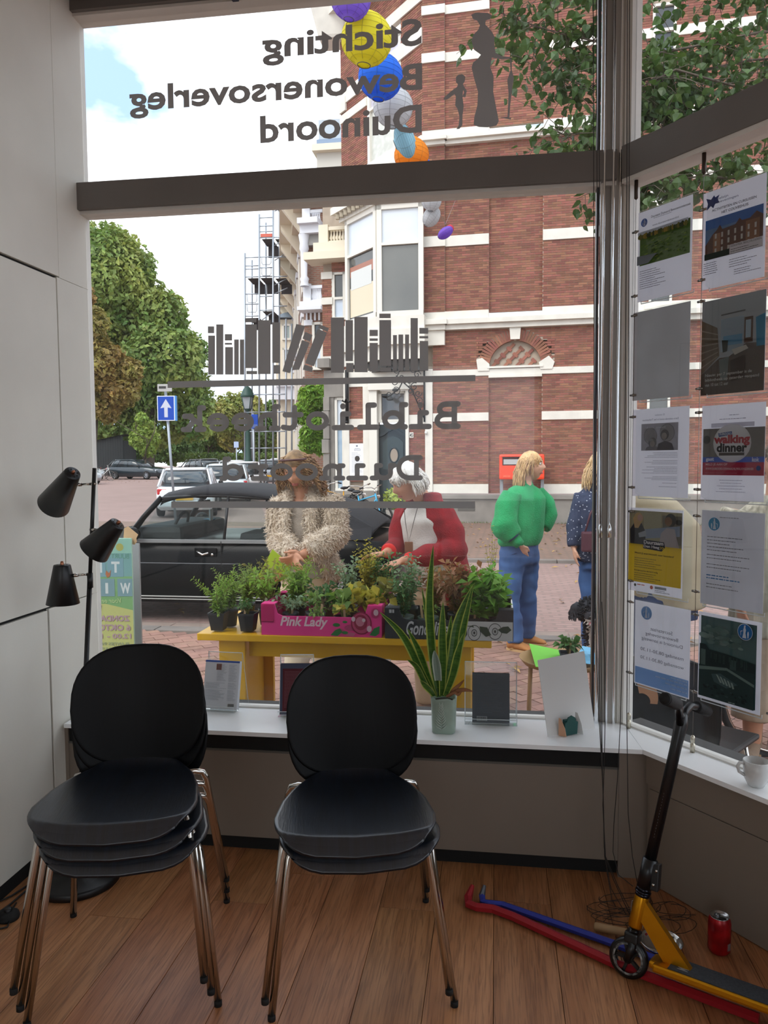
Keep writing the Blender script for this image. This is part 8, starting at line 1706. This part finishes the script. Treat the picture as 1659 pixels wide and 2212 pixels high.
sl1, el1 = Pt(607, 1083, Y1 + .01), Pt(603, 1160, Y1 - .04); sl2, el2 = Pt(716, 1080, Y1 + .01), Pt(727, 1152, Y1 - .06)
limb(b, [sl1, el1, wl_], [.05, .042, .026]); limb(b, [sl2, el2, wr_], [.05, .042, .026])
straightlegs(b, [hipc + V((-.085, 0, -.1)), hipc + V((.085, 0, -.1))], [V((hipc.x - .10, Y1 + .05, GZ + .07)), V((hipc.x + .10, Y1 + .05, GZ + .07))])
put('body', fuse(b, .006, 2), skin, w1p); face(w1p, hm, hs, brow='#7a6250', closed=True)
b = B(); trunk(b, [(neck + V((0, .02, -.075)), .15, .08), (neck + V((0, .015, -.14)), .175, .105), (neck + V((0, .02, -.30)), .165, .125), (neck + V((0, .03, -.45)), .155, .12), (hipc + V((0, 0, .05)), .18, .13)], 0); put('top', wrinkle(fuse(b, .012, 3), .008, 14, (1, 1, .6)), M('oatmeal_knit', '#a0968a', .9, var=.06, vscale=20, bump=.25, bscale=150), w1p)
b = B(); straightlegs(b, [hipc + V((-.085, 0, -.03)), hipc + V((.085, 0, -.03))], [V((hipc.x - .10, Y1 + .05, GZ + .06)), V((hipc.x + .10, Y1 + .05, GZ + .06))], .105, .085, .08); trunk(b, [(hipc + V((0, 0, .07)), .17, .12), (hipc + V((0, 0, -.1)), .185, .13)], 0); put('trousers', wrinkle(fuse(b, .014, 3), .012, 9), M('cream_trousers', '#c9b596', .85, var=.05, vscale=12), w1p)
boots(w1p, [V((hipc.x - .10, Y1 + .05, GZ)), V((hipc.x + .10, Y1 + .05, GZ))], [(-.2, -1), (.2, -1)], M('brown_boot', '#6b4c34', .6))
b = B(); csect(b, [(neck + V((0, .03, .0)), .105, .085), (neck + V((0, .03, -.05)), .15, .10), (neck + V((0, .03, -.12)), .205, .135), (neck + V((0, .03, -.26)), .20, .15), (neck + V((0, .035, -.40)), .20, .155), (hipc + V((0, .02, .12)), .215, .165), (hipc + V((0, .02, .04)), .22, .17)], 0, [.62, .55, .50, .48, .50, .62, .75], .05)
limb(b, [sl1 + V((.02, .0, .01)), sl1.lerp(el1, .5), el1, el1.lerp(wl_, .55), el1.lerp(wl_, .88)], [.085, .082, .076, .068, .058]); limb(b, [sl2 + V((-.02, .0, .01)), sl2.lerp(el2, .5), el2, el2.lerp(wr_, .55), el2.lerp(wr_, .88)], [.085, .084, .08, .07, .058])
for s in (-1, 1): limb(b, [neck + V((s * .07, .04, .015)), neck + V((s * .085, -.05, -.05)), neck + V((s * .085, -.11, -.16)), neck + V((s * .08, -.125, -.32))], [.04, .042, .04, .03])
coat = wrinkle(fuse(b, .012, 4), .014, 13); put('fur_coat', coat, M('cream_fur', '#d2c5b2', .95, col2='#bfae98', vscale=10, sheen=.3), w1p); fur(coat, 22000, .026, '#dccfbd', '#c2b29c', w1p)
def curl(rr_):
    a = rr_.uniform(0, 2 * PI); z = rr_.uniform(.0, .105); fr = math.sin(a)
    if fr > .45 and z < .07: z = rr_.uniform(.075, .11)
    q = math.sqrt(max(0, 1 - (z / .12) ** 2)); p = V((.08 * q * math.cos(a), .098 * q * fr - .006, z)); ln = rr_.uniform(.15, .29) * (.75 if fr > .3 else 1); out_ = V((math.cos(a) * .9, min(fr, .1) * .8, 0)); ph = rr_.uniform(0, 6.3); fq = rr_.uniform(9, 14); P = []
    for k in range(15):
        f = k / 14; c_ = p + out_ * (.085 * math.sin(f * 1.7)) + V((0, 0, .025 * math.sin(f * 3) - ln * f)); rc = .010 * min(1, f * 4); P.append(c_ + V((rc * math.cos(ph + fq * f * 2.2), rc * math.sin(ph + fq * f * 2.2), rc * .5 * math.sin(fq * f * 2))))
    return P
hair(w1p, hm, hs, 430, curl, '#75593e', '#ab875e', .0032, 5, scalp(hm, hs, 1.06, -.03, .06))
b = B(); b.tube([hm @ V((x, y, z)) for x, y, z in ((-.082, .01, .075), (-.06, .065, .098), (0, .085, .108), (.06, .065, .098), (.082, .01, .075))], .007, 8); put('hair_band', b, M('dark_red_band', '#4a2422', .5), w1p)
b = B(); q = [Pt(x, y, Y1 - .42) for x, y in ((553, 1252), (588, 1187), (628, 1222), (622, 1248), (590, 1262))]; q2 = [k + V((0, .012, 0)) for k in q]; b.add(q + q2, [(4, 3, 2, 1, 0), (5, 6, 7, 8, 9)] + [(i, (i + 1) % 5, 5 + (i + 1) % 5, 5 + i) for i in range(5)]); tag(put('seed_bag', b, gf), 'lime green paper bag held over the plants by the woman in the fur coat', 'bag')
b = B(); q = [Pt(x, y, Y1 - .436) for x, y in ((562, 1250), (584, 1236), (618, 1240), (606, 1252), (590, 1260))]; b.add(q, [(4, 3, 2, 1, 0)]); put('bag_print', b, M('bag_print_brown', '#a8784a', .5), bpy.data.objects['seed_bag'])

# ---------------- white haired woman in red fleece
Y2 = 1.82; hc = Pt(880, 1040, Y2 - .12); hm = headm(hc, -.95, .42, -.10); w2p = person(Pt(930, 1230, Y2), 'white haired woman in a red fleece jacket reaching over the plants')
neck = Pt(912, 1076, Y2 - .02); hip = Pt(948, 1275, Y2 + .06); A2 = -.65
b = B(); head(b, hm); limb(b, [hm @ V((0, -.03, -.05)), neck, neck + V((.02, .02, -.08))], [.055, .055, .07])
sN, eN = Pt(962, 1112, Y2 - .04), Pt(984, 1188, Y2 - .12); wN = Pt(868, 1212, Y2 - .34); sF, eF = Pt(868, 1105, Y2 + .10), Pt(858, 1178, Y2 + .02); wF = Pt(832, 1196, Y2 - .22)
trunk(b, [(neck + V((.01, .02, -.05)), .12, .07), (neck + V((.02, .02, -.12)), .18, .10), (neck.lerp(hip, .55), .16, .11), (hip, .17, .12), (hip + V((0, 0, -.1)), .17, .12)], A2)
limb(b, [sN, eN, wN], [.05, .042, .026]); limb(b, [sF, eF, wF], [.05, .042, .026]); hand(b, wN, V((-1, -.25, -.25)), V((-.2, .1, -1)), V((.1, -1, -.1)), .35); hand(b, wF, V((-1, -.2, -.05)), V((-.2, .1, -1)), V((.1, -1, .1)), .4)
fe = [V((hip.x - .08, Y2 + .02, GZ + .07)), V((hip.x + .08, Y2 + .14, GZ + .07))]; straightlegs(b, [hip + V((-.07, -.04, -.1)), hip + V((.07, .06, -.1))], fe)
put('body', fuse(b, .006, 2), skin, w2p); face(w2p, hm, brow='#b9b2a6')
b = B(); trunk(b, [(neck + V((.0, .01, -.05)), .12, .085), (neck + V((.01, .0, -.14)), .155, .125), (neck.lerp(hip, .55) + V((-.02, -.02, 0)), .15, .135), (hip + V((-.01, -.02, .03)), .16, .135)], A2); put('shirt', wrinkle(fuse(b, .012, 3), .010, 13), M('white_knit', '#c9c5bf', .9, bump=.25, bscale=120), w2p)
b = B(); straightlegs(b, [hip + V((-.07, -.04, -.02)), hip + V((.07, .06, -.02))], fe, .10, .08, .07); trunk(b, [(hip + V((0, 0, .04)), .165, .12), (hip + V((0, 0, -.1)), .18, .13)], A2); put('trousers', wrinkle(fuse(b, .014, 3), .01, 9), M('beige_trousers', '#a58d70', .85), w2p)
boots(w2p, fe, [(-.7, -.7), (-.7, -.7)], M('brown_boot', '#6b4c34', .6))
b = B(); csect(b, [(neck + V((.02, .02, .03)), .105, .09), (neck + V((.02, .03, -.04)), .15, .11), (neck + V((.02, .03, -.12)), .21, .15), (neck.lerp(hip, .45) + V((.02, .03, 0)), .205, .165), (hip + V((.01, .03, .10)), .21, .17), (hip + V((.01, .03, -.10)), .22, .18)], A2, [.55, .5, .55, .6, .7, .8], .04)
limb(b, [sN + V((-.02, .02, .01)), sN.lerp(eN, .5), eN, eN.lerp(wN, .5), eN.lerp(wN, .86)], [.088, .086, .08, .068, .05]); limb(b, [sF + V((.02, .01, 0)), eF, eF.lerp(wF, .7)], [.08, .07, .052])
rfl = M('red_fleece', '#930f1c', .95, col2='#7a0b16', vscale=14, bump=.4, bscale=160, sheen=.03)
put('fleece_jacket', wrinkle(fuse(b, .012, 3), .014, 9), rfl, w2p)
b = B(); b.tube([eN.lerp(wN, .84), eN.lerp(wN, .90)], [.046, .042], 14); b.tube([eF.lerp(wF, .68), eF.lerp(wF, .78)], [.050, .044], 14); put('cuff', b, M('bright_red_cuff', '#d8241c', .8), w2p)
lan_a, lan_b = Pt(883, 1172, Y2 - .30), Pt(905, 1085, Y2 - .2); b = B(); b.tube([Pt(872, 1090, Y2 - .16), Pt(876, 1130, Y2 - .24), lan_a, Pt(893, 1130, Y2 - .24), lan_b], .0022, 5); put('lanyard', b, M('dark_cord', '#3a3330', .8), w2p); put('pendant', B().box(lan_a.x, lan_a.y, lan_a.z - .025, .05, .012, .06, None, 0, .004), M('brown_leather', '#7a5138', .6), w2p)
b = B(); b.tube([Pt(978, 1228, Y2 - .15), Pt(972, 1234, Y2 - .16), Pt(962, 1238, Y2 - .165), Pt(948, 1236, Y2 - .165)], .005, 6); put('pocket_zip', b, M('grey_zip', '#7c828c', .6), w2p)
def bob(rr_):
    a = rr_.uniform(0, 2 * PI); fr = math.sin(a); z = rr_.uniform(.02, .112)
    if fr > .4: z = rr_.uniform(.07, .115)
    q = math.sqrt(max(0, 1 - (z / .12) ** 2)); p = V((.08 * q * math.cos(a), .098 * q * fr - .006, z)); ln = (z + (.075 if fr < .3 else -.015)) * rr_.uniform(.85, 1.1); out_ = V((math.cos(a), fr * .9, 0)) * .032; P = []
    for k in range(8): f = k / 7; P.append(p + out_ * math.sin(f * 2.2) + V((rr_.gauss(0, .003), rr_.gauss(0, .003), .012 * math.sin(f * 3) - ln * f)))
    return P
hair(w2p, hm, 1.0, 620, bob, '#efece6', '#d8d2c8', .0036, 6, scalp(hm, 1.0, 1.1, -.07, .05))

# ---------------- woman in the green jumper
Y3 = 3.72; hc = Pt(1147, 1006, Y3); hm = headm(hc, 1.32, -.05, 0); w3p = person(Pt(1120, 1390, Y3), 'blond woman in a green knitted jumper and jeans, hand in her pocket')
neck = Pt(1135, 1046, Y3); hip = Pt(1122, 1185, Y3); A3 = .75
kx = [Pt(1101, 1300, Y3 - .10), Pt(1138, 1290, Y3 + .08)]; fe = [Pt(1114, 1392, Y3 - .14), Pt(1138, 1376, Y3 + .10)]; fe[0].z = fe[1].z = GZ + .07
b = B(); head(b, hm, 1.05); limb(b, [hm @ V((0, -.03, -.06)), neck + V((0, 0, .03)), neck + V((0, 0, -.08))], [.055, .055, .07])
trunk(b, [(neck + V((0, 0, -.05)), .13, .07), (neck + V((-.01, 0, -.13)), .18, .10), (neck.lerp(hip, .6), .15, .105), (hip, .17, .12), (hip + V((0, 0, -.1)), .17, .12)], A3)
sN, eN, wN = Pt(1098, 1064, Y3 - .13), Pt(1090, 1138, Y3 - .20), Pt(1124, 1178, Y3 - .19); sF, eF, wF = Pt(1165, 1060, Y3 + .12), Pt(1183, 1110, Y3 + .16), Pt(1160, 1165, Y3 + .05)
limb(b, [sN, eN, wN], [.05, .042, .027]); limb(b, [sF, eF, wF], [.05, .042, .027]); hand(b, wN + V((.01, .03, -.005)), V((.30, .35, -1)), V((-.5, .6, 0)), V((.8, -.2, .3)), .35, .9)
straightlegs(b, [hip + V((-.06, -.06, -.1)), hip + V((.06, .06, -.1))], fe, .085, .06, .045, kx); put('body', fuse(b, .006, 2), skin2, w3p); face(w3p, hm, 1.05, brow='#9a7a50')
b = B(); straightlegs(b, [hip + V((-.065, -.06, -.02)), hip + V((.065, .06, -.02))], [f + V((0, 0, .0)) for f in fe], .112, .085, .072, kx); trunk(b, [(hip + V((0, 0, .10)), .165, .125), (hip + V((0, 0, -.04)), .18, .14), (hip + V((0, 0, -.13)), .175, .135)], A3); put('jeans', wrinkle(fuse(b, .013, 3), .013, 10, (1, 1, 1.6)), denim, w3p)
b = B(); b.tube([hip + V((-.16, -.11, -.02)), hip + V((-.11, -.16, -.05)), hip + V((-.03, -.17, -.02))], .004, 5); put('pocket_seam', b, M('denim_seam', '#26406a', .9), w3p)
boots(w3p, fe, [(.85, -.5), (.97, -.2)], M('tan_suede', '#a8713c', .8, var=.1, vscale=15), .13)
b = B(); trunk(b, [(neck + V((.0, 0, .045)), .06, .055), (neck + V((.0, 0, .0)), .068, .062), (neck + V((-.01, 0, -.04)), .15, .09), (neck + V((-.01, 0, -.12)), .215, .135), (neck.lerp(hip, .55) + V((0, 0, 0)), .21, .155), (neck.lerp(hip, .82), .205, .16), (hip + V((0, 0, .06)), .20, .155), (hip + V((0, 0, .03)), .18, .14)], A3); put('jumper', wrinkle(fuse(b, .012, 3), .012, 8, (1, 1, .6)), M('green_mohair', '#1f9a5c', .95, col2='#178a50', vscale=10, bump=.5, bscale=110, sheen=.08), w3p); b = B()
limb(b, [sN + V((.03, .0, .0)), sN.lerp(eN, .45), eN + V((-.01, 0, .015)), eN.lerp(wN, .55)], [.085, .10, .115, .085]); limb(b, [sF + V((-.03, 0, 0)), sF.lerp(eF, .6), eF, eF.lerp(wF, .55)], [.08, .09, .095, .07])
grn = M('green_mohair', '#1f9a5c', .95, col2='#178a50', vscale=10, bump=.5, bscale=110, sheen=.08)
put('sleeves', wrinkle(fuse(b, .012, 3), .018, 9, (1, 1, .6)), grn, w3p)
b = B(); b.tube([eN.lerp(wN, .5), eN.lerp(wN, .62)], [.06, .05], 14); put('cuff_stripe', b, M('navy_cuff', '#27406a', .9), w3p); b = B(); b.tube([eN.lerp(wN, .60), eN.lerp(wN, .98)], [.052, .044], 14); put('cuff', b, grn, w3p)
b = B(); q = hm @ V((.082, -.005, -.045)); b.tube([q + V((0, .006 * math.cos(a), .008 * math.sin(a))) for a in [2 * PI * j / 10 for j in range(10)]], .0014, 5, closed=True); put('earring', b, gold, w3p)
def shag(rr_):
    a = rr_.uniform(0, 2 * PI); fr = math.sin(a); z = rr_.uniform(.0, .112)
    if fr > .3: z = rr_.uniform(.06, .115)
    q = math.sqrt(max(0, 1 - (z / .12) ** 2)); p = V((.08 * q * math.cos(a), .098 * q * fr - .006, z)); ln = (z + (.19 if fr < 0 else .02 if fr > .45 else .085)) * rr_.uniform(.75, 1.08); out_ = V((math.cos(a) * .8, fr * .6 - .2, 0)) * .03; P = []
    for k in range(9): f = k / 8; P.append(p + out_ * math.sin(f * 2.4) + V((rr_.gauss(0, .003), -.03 * f * (fr < .3) + rr_.gauss(0, .003), .014 * math.sin(f * 3) - ln * f)))
    return P
hair(w3p, hm, 1.05, 520, shag, '#a8845a', '#c9a878', .0034, 8, scalp(hm, 1.05, 1.06, -.05, .055))

# ---------------- woman in the dotted navy jacket, half behind the corner post
Y4 = 3.45; nk = Pt(1292, 1050, Y4); hp_ = Pt(1298, 1195, Y4); w4p = person(Pt(1298, 1390, Y4), 'woman in a navy dotted jacket, half hidden by the corner post'); A4 = .5
hm = headm(Pt(1296, 1008, Y4), 2.4, .1, 0); sN, eN, wN = Pt(1256, 1068, Y4 - .05), Pt(1242, 1140, Y4 - .06), Pt(1240, 1184, Y4 - .10); sF, eF, wF = Pt(1330, 1068, Y4 + .1), Pt(1345, 1135, Y4 + .1), Pt(1330, 1180, Y4)
fe = [V((hp_.x - .08, Y4 - .02, GZ + .07)), V((hp_.x + .1, Y4 + .06, GZ + .07))]
b = B(); head(b, hm, 1.03); limb(b, [hm @ V((0, -.02, -.06)), nk, nk + V((0, 0, -.08))], [.055, .055, .07]); trunk(b, [(nk + V((0, 0, -.06)), .15, .08), (nk + V((0, 0, -.14)), .18, .1), (hp_, .17, .12), (hp_ + V((0, 0, -.1)), .17, .12)], A4); limb(b, [sN, eN, wN], [.05, .042, .027]); limb(b, [sF, eF, wF], [.05, .042, .027])
hand(b, wN, V((.12, -.15, -1)), V((.7, .3, .2)), V((.1, -1, -.1)), .3); hand(b, wF, V((0, -.2, -1)), V((-.7, .3, .2)), V((-.1, -1, -.1)), .3); straightlegs(b, [hp_ + V((-.08, 0, -.1)), hp_ + V((.08, 0, -.1))], fe); put('body', fuse(b, .009, 3), skin2, w4p); face(w4p, hm, 1.03)
b = B(); straightlegs(b, [hp_ + V((-.08, 0, -.02)), hp_ + V((.08, 0, -.02))], fe, .105, .08, .065); trunk(b, [(hp_ + V((0, 0, .06)), .165, .12), (hp_ + V((0, 0, -.12)), .18, .13)], A4); put('jeans', wrinkle(fuse(b, .014, 3), .01, 10), denim, w4p); boots(w4p, fe, [(0, -1), (.2, -1)], rubber)
b = B(); trunk(b, [(nk + V((0, 0, .02)), .07, .065), (nk + V((0, 0, -.04)), .15, .09), (nk + V((0, 0, -.12)), .21, .135), (nk.lerp(hp_, .6), .20, .15), (hp_ + V((0, 0, -.06)), .205, .155)], A4); limb(b, [sN + V((.02, 0, 0)), eN, eN.lerp(wN, .92)], [.08, .075, .052]); limb(b, [sF + V((-.02, 0, 0)), eF, eF.lerp(wF, .92)], [.08, .075, .052])
jk = wrinkle(fuse(b, .012, 3), .010, 9); put('jacket', jk, M('navy_quilt', '#27324c', .8, bump=.2, bscale=30), w4p)
b = B(); rr3 = random.Random(9)
for _ in range(420):
    i = rr3.randrange(len(jk.v)); p, n_ = V(jk.v[i]), jk.nrm[i]; e = n_.cross(V((.1, .2, 1))).normalized() * .005; g_ = n_.cross(e); b.add([p + n_ * .002 - e, p + n_ * .002 + g_, p + n_ * .002 + e, p + n_ * .002 - g_], [(0, 1, 2, 3)])
put('dots', b, M('pale_dot', '#b4bccb', .8), w4p, kind='stuff')
b = B(); b.box(Pt(1272, 1170, Y4 - .19).x, Y4 - .2, Pt(1272, 1170, Y4 - .2).z, .12, .07, .16, None, 0, .015); b.tube([Pt(1264, 1150, Y4 - .2), Pt(1275, 1110, Y4 - .17), Pt(1300, 1070, Y4 - .12)], .008, 6); put('shoulder_bag', b, M('dark_red_bag', '#4a2430', .6), w4p)
hair(w4p, hm, 1.03, 300, shag, '#b49468', '#cbb088', .0036, 12, scalp(hm, 1.03, 1.06, -.05, .055))

# ---------------- person in the beige jacket behind the posters
Y5 = 1.35; w5p = person(Pt(1425, 1500, Y5), 'stooping person in a beige jacket and dark blue cap behind the posters'); hm = headm(Pt(1352, 1012, Y5), -1.25, .45, 0); nk = Pt(1376, 1060, Y5); hp_ = Pt(1435, 1285, Y5); A5 = -.9
fe = [V((hp_.x - .10, Y5 - .05, GZ + .07)), V((hp_.x + .05, Y5 + .1, GZ + .07))]; sN, eN, wN = Pt(1400, 1110, Y5 - .14), Pt(1412, 1200, Y5 - .2), Pt(1375, 1255, Y5 - .25); sF, eF, wF = Pt(1368, 1110, Y5 + .14), Pt(1362, 1190, Y5 + .1), Pt(1348, 1250, Y5 - .02)
b = B(); head(b, hm, 1.0); limb(b, [hm @ V((0, -.03, -.05)), nk, nk + V((.04, .02, -.08))], [.055, .06, .075]); trunk(b, [(nk + V((.03, .02, -.06)), .16, .1), (nk.lerp(hp_, .5) + V((.06, .05, .03)), .17, .13), (hp_, .17, .13), (hp_ + V((0, 0, -.1)), .17, .13)], A5); limb(b, [sN, eN, wN], [.05, .042, .027]); limb(b, [sF, eF, wF], [.05, .042, .027]); hand(b, wN, V((-.8, -.2, -.4)), V((-.2, .3, -1)), V((0, -1, .1)), .4); hand(b, wF, V((-.8, -.2, -.4)), V((-.2, .3, -1)), V((0, -1, .1)), .4)
straightlegs(b, [hp_ + V((-.07, -.05, -.1)), hp_ + V((.05, .06, -.1))], fe); put('body', fuse(b, .009, 3), skin, w5p); face(w5p, hm)
b = B(); straightlegs(b, [hp_ + V((-.07, -.05, -.02)), hp_ + V((.05, .06, -.02))], fe, .11, .085, .075); trunk(b, [(hp_ + V((0, 0, .06)), .17, .13), (hp_ + V((0, 0, -.12)), .185, .14)], A5); put('trousers', wrinkle(fuse(b, .014, 3), .01, 10), M('navy_trousers', '#2c3a5c', .85), w5p); boots(w5p, fe, [(-.9, -.4), (-.9, -.4)], rubber)
b = B(); trunk(b, [(nk + V((.03, .02, .0)), .09, .08), (nk + V((.05, .03, -.06)), .18, .13), (nk.lerp(hp_, .35) + V((.08, .06, .02)), .215, .18), (nk.lerp(hp_, .7) + V((.06, .05, 0)), .215, .19), (hp_ + V((.02, .02, .02)), .20, .17), (hp_ + V((.02, .02, -.06)), .205, .17)], A5); limb(b, [sN + V((.02, .02, 0)), eN, eN.lerp(wN, .9)], [.085, .075, .052]); limb(b, [sF, eF, eF.lerp(wF, .9)], [.08, .075, .052]); put('jacket', wrinkle(fuse(b, .012, 3), .013, 8), M('beige_jacket', '#b0a388', .85, var=.05, vscale=7), w5p)
b = B(); n_ = 24
b.rings([[hm @ V((.085 * k * math.cos(a), .102 * k * math.sin(a) - .004, z)) for a in [2 * PI * j / n_ for j in range(n_)]] for k, z in ((1.02, .03), (1.03, .05), (.95, .09), (.7, .118), (.3, .128))]); b.rings([[hm @ V((.07 * math.cos(a), .075 + .09 * max(0, math.sin(a)), z)) for a in [2 * PI * j / n_ for j in range(n_)]] for z in (.03, .036)]); put('cap', b, M('navy_cap', '#2a3450', .8), w5p)
# ---------------- person at the edge of the frame
q = onz(1632, 1632, GZ); Y6 = q.y; w6p = person(q, 'person in a cream striped coat and beige trousers, cut off by the frame'); hp_ = V((q.x + .08, Y6, GZ + .88)); nk = hp_ + V((0, .02, .55)); hm = headm(nk + V((0, -.02, .17)), -.3, .1, 0)
fe = [V((q.x - .02, Y6, GZ + .07)), V((q.x + .2, Y6 + .08, GZ + .07))]; sN, eN, wN = nk + V((-.2, 0, -.08)), nk + V((-.25, .02, -.36)), nk + V((-.2, -.08, -.58)); sF, eF, wF = nk + V((.2, 0, -.08)), nk + V((.25, .02, -.36)), nk + V((.22, -.08, -.58))
b = B(); head(b, hm); limb(b, [hm @ V((0, -.02, -.06)), nk, nk + V((0, 0, -.08))], [.055, .055, .07]); trunk(b, [(nk + V((0, 0, -.06)), .15, .08), (nk + V((0, 0, -.14)), .18, .1), (hp_, .17, .12), (hp_ + V((0, 0, -.1)), .17, .12)], 0)
for s_, e_, w_ in ((sN, eN, wN), (sF, eF, wF)): limb(b, [s_, e_, w_], [.05, .042, .027]); hand(b, w_, V((0, -.2, -1)), V((.8, .2, 0) if s_ is sN else (-.8, .2, 0)), V((0, -1, -.1)), .3)
straightlegs(b, [hp_ + V((-.09, 0, -.1)), hp_ + V((.09, 0, -.1))], fe); put('body', fuse(b, .009, 3), skin, w6p); face(w6p, hm); hair(w6p, hm, 1.0, 200, bob, '#5a4632', '#6e5840', .0036, 3, scalp(hm, 1.0, 1.08, -.05, .05))
b = B(); straightlegs(b, [hp_ + V((-.09, 0, -.02)), hp_ + V((.09, 0, -.02))], [f + V((0, 0, .14)) for f in fe], .12, .11, .115); trunk(b, [(hp_ + V((0, 0, .06)), .17, .13), (hp_ + V((0, 0, -.12)), .19, .14)], 0); put('trousers', wrinkle(fuse(b, .014, 3), .012, 9), M('beige_wide_trousers', '#a8937c', .85, var=.06, vscale=8), w6p); boots(w6p, fe, [(-.4, -.9), (.3, -.9)], M('fleece_boot', '#8a735e', .85, bump=.3, bscale=40), .2)
b = B(); csect(b, [(nk + V((0, .0, .0)), .09, .08), (nk + V((0, 0, -.06)), .17, .11), (nk + V((0, 0, -.14)), .215, .14), (hp_ + V((0, 0, .1)), .215, .16), (hp_ + V((0, 0, -.2)), .235, .18)], 0, .35, .04)
for s_, e_, w_ in ((sN, eN, wN), (sF, eF, wF)): limb(b, [s_, e_, e_.lerp(w_, .92)], [.08, .07, .052])
put('coat', wrinkle(fuse(b, .012, 3), .01, 9), M('cream_striped_coat', '#c9c0ac', .85, col2='#8d8876', vscale=3, stretch=(14, 14, .3)), w6p)

# ---------------- the dog
YD = 3.3; dg_ = thing('dog', V((Pt(1292, 1400, YD).x, YD, GZ)), 'black and white curly dog peeping past the corner post', 'dog'); hc = Pt(1272, 1318, YD - .16); bx_ = hc.x + .13
furb = M('dog_black', '#17171a', .9, col2='#2b2b30', vscale=12); furw = M('dog_white', '#b9b6b0', .9, var=.08, vscale=12)
b = B(); ch = V((bx_ - .02, YD - .05, GZ + .27)); rp_ = V((bx_ + .14, YD + .32, GZ + .17))
limb(b, [rp_, rp_.lerp(ch, .35) + V((0, 0, .02)), rp_.lerp(ch, .7) + V((0, 0, .02)), ch, ch + V((-.03, -.04, .08)), hc + V((.03, .06, .0))], [.13, .125, .13, .125, .09, .075])
for s in (-1, 1):
    limb(b, [ch + V((s * .07, -.02, -.03)), ch + V((s * .075, -.03, -.13)), V((ch.x + s * .075, ch.y - .035, GZ + .035)), V((ch.x + s * .075, ch.y - .075, GZ + .026))], [.055, .04, .034, .032])
    k = rp_ + V((s * .11, -.13, .0)); limb(b, [rp_ + V((s * .08, 0, 0)), k, V((k.x, rp_.y + .02, GZ + .07)), V((k.x, rp_.y - .06, GZ + .035)), V((k.x, rp_.y - .15, GZ + .03))], [.10, .07, .04, .032, .030])
limb(b, [rp_ + V((0, .1, .03)), rp_ + V((.05, .2, .12)), rp_ + V((.02, .24, .22))], [.045, .04, .03])
b.ball(hc, .088, .09, .085, 16, 12); limb(b, [hc + V((0, -.03, -.015)), hc + V((0, -.10, -.035)), hc + V((0, -.135, -.04))], [.062, .045, .034]); limb(b, [hc + V((0, -.04, -.045)), hc + V((0, -.11, -.075))], [.04, .022])
body = wrinkle(fuse(b, .010, 3), .010, 30)
for i, f in enumerate(body.f):
    p = V(body.v[f[0]]); q = p - hc
    if (q.y < -.05 and q.z < -.048) or (p.y < YD - .09 and p.z < hc.z - .06 and abs(p.x - ch.x) < .10) or p.z < GZ + .09: body.k[i] = 1
bd = put('body', body, [furb, furw], dg_)
b = B(); rr4 = random.Random(5)
for col, bb_ in ((0, B()), (1, B())):
    for _ in range(4200 if col == 0 else 1300):
        i = rr4.randrange(len(body.f))
        if body.k[i] != col: continue
        p = V(body.v[body.f[i][0]]); n_ = body.nrm[body.f[i][0]]
        if p.y < hc.y - .10 and p.z > hc.z - .07: continue
        d = (n_ + V((rr4.gauss(0, .5), rr4.gauss(0, .5), rr4.gauss(-.3, .5)))).normalized(); e = d.cross(V((rr4.gauss(0, 1), rr4.gauss(0, 1), 1))).normalized(); l = .028; P = [p, p + d * l * .5 + e * .008, p + d * l * .8 + e * .018 + n_ * .004, p + d * l * .7 + e * .026]; bb_.tube(P, [.004, .0045, .004, .0015], 4, 0, True, False)
    put('curls' if col == 0 else 'white_curls', bb_, M('dog_curl_' + str(col), '#1b1b1f' if col == 0 else '#c4c1ba', .85, island=.3), dg_, kind='stuff')
put('nose', B().ball(hc + V((0, -.165, -.025)), .022, .016, .016, 12, 8), M('dog_nose', '#0a0a0b', .3), dg_)
for s in (-1, 1):
    put('eye', B().ball(hc + V((s * .035, -.078, .018)), .012, None, None, 10, 8), M('dog_eye', '#0d0b0a', .1, spec=.8), dg_)
    e0 = hc + V((s * .075, .0, .045)); bb_ = B(); limb(bb_, [e0, e0 + V((s * .03, -.02, -.03)), e0 + V((s * .035, -.025, -.10))], [.03, .042, .03]); rr5 = random.Random(s + 3)
    for _ in range(260): a = rr5.uniform(0, 6.3); f = rr5.random(); p = e0 + V((s * .033 * min(1, f * 2), -.022 * f, -.10 * f)) + V((math.cos(a), math.sin(a), 0)) * .036; bb_.tube([p, p + V((math.cos(a) * .012, math.sin(a) * .012, -.012)), p + V((math.cos(a) * .006, math.sin(a) * .02, -.024))], [.005, .005, .002], 4, 0, True, False)
    put('ear', bb_, furb, dg_)
b = B(); limb(b, [hc + V((0, -.10, -.078)), hc + V((0, -.135, -.088))], [.016, .012]); put('tongue', b, M('tongue_pink', '#b0606a', .4), dg_)
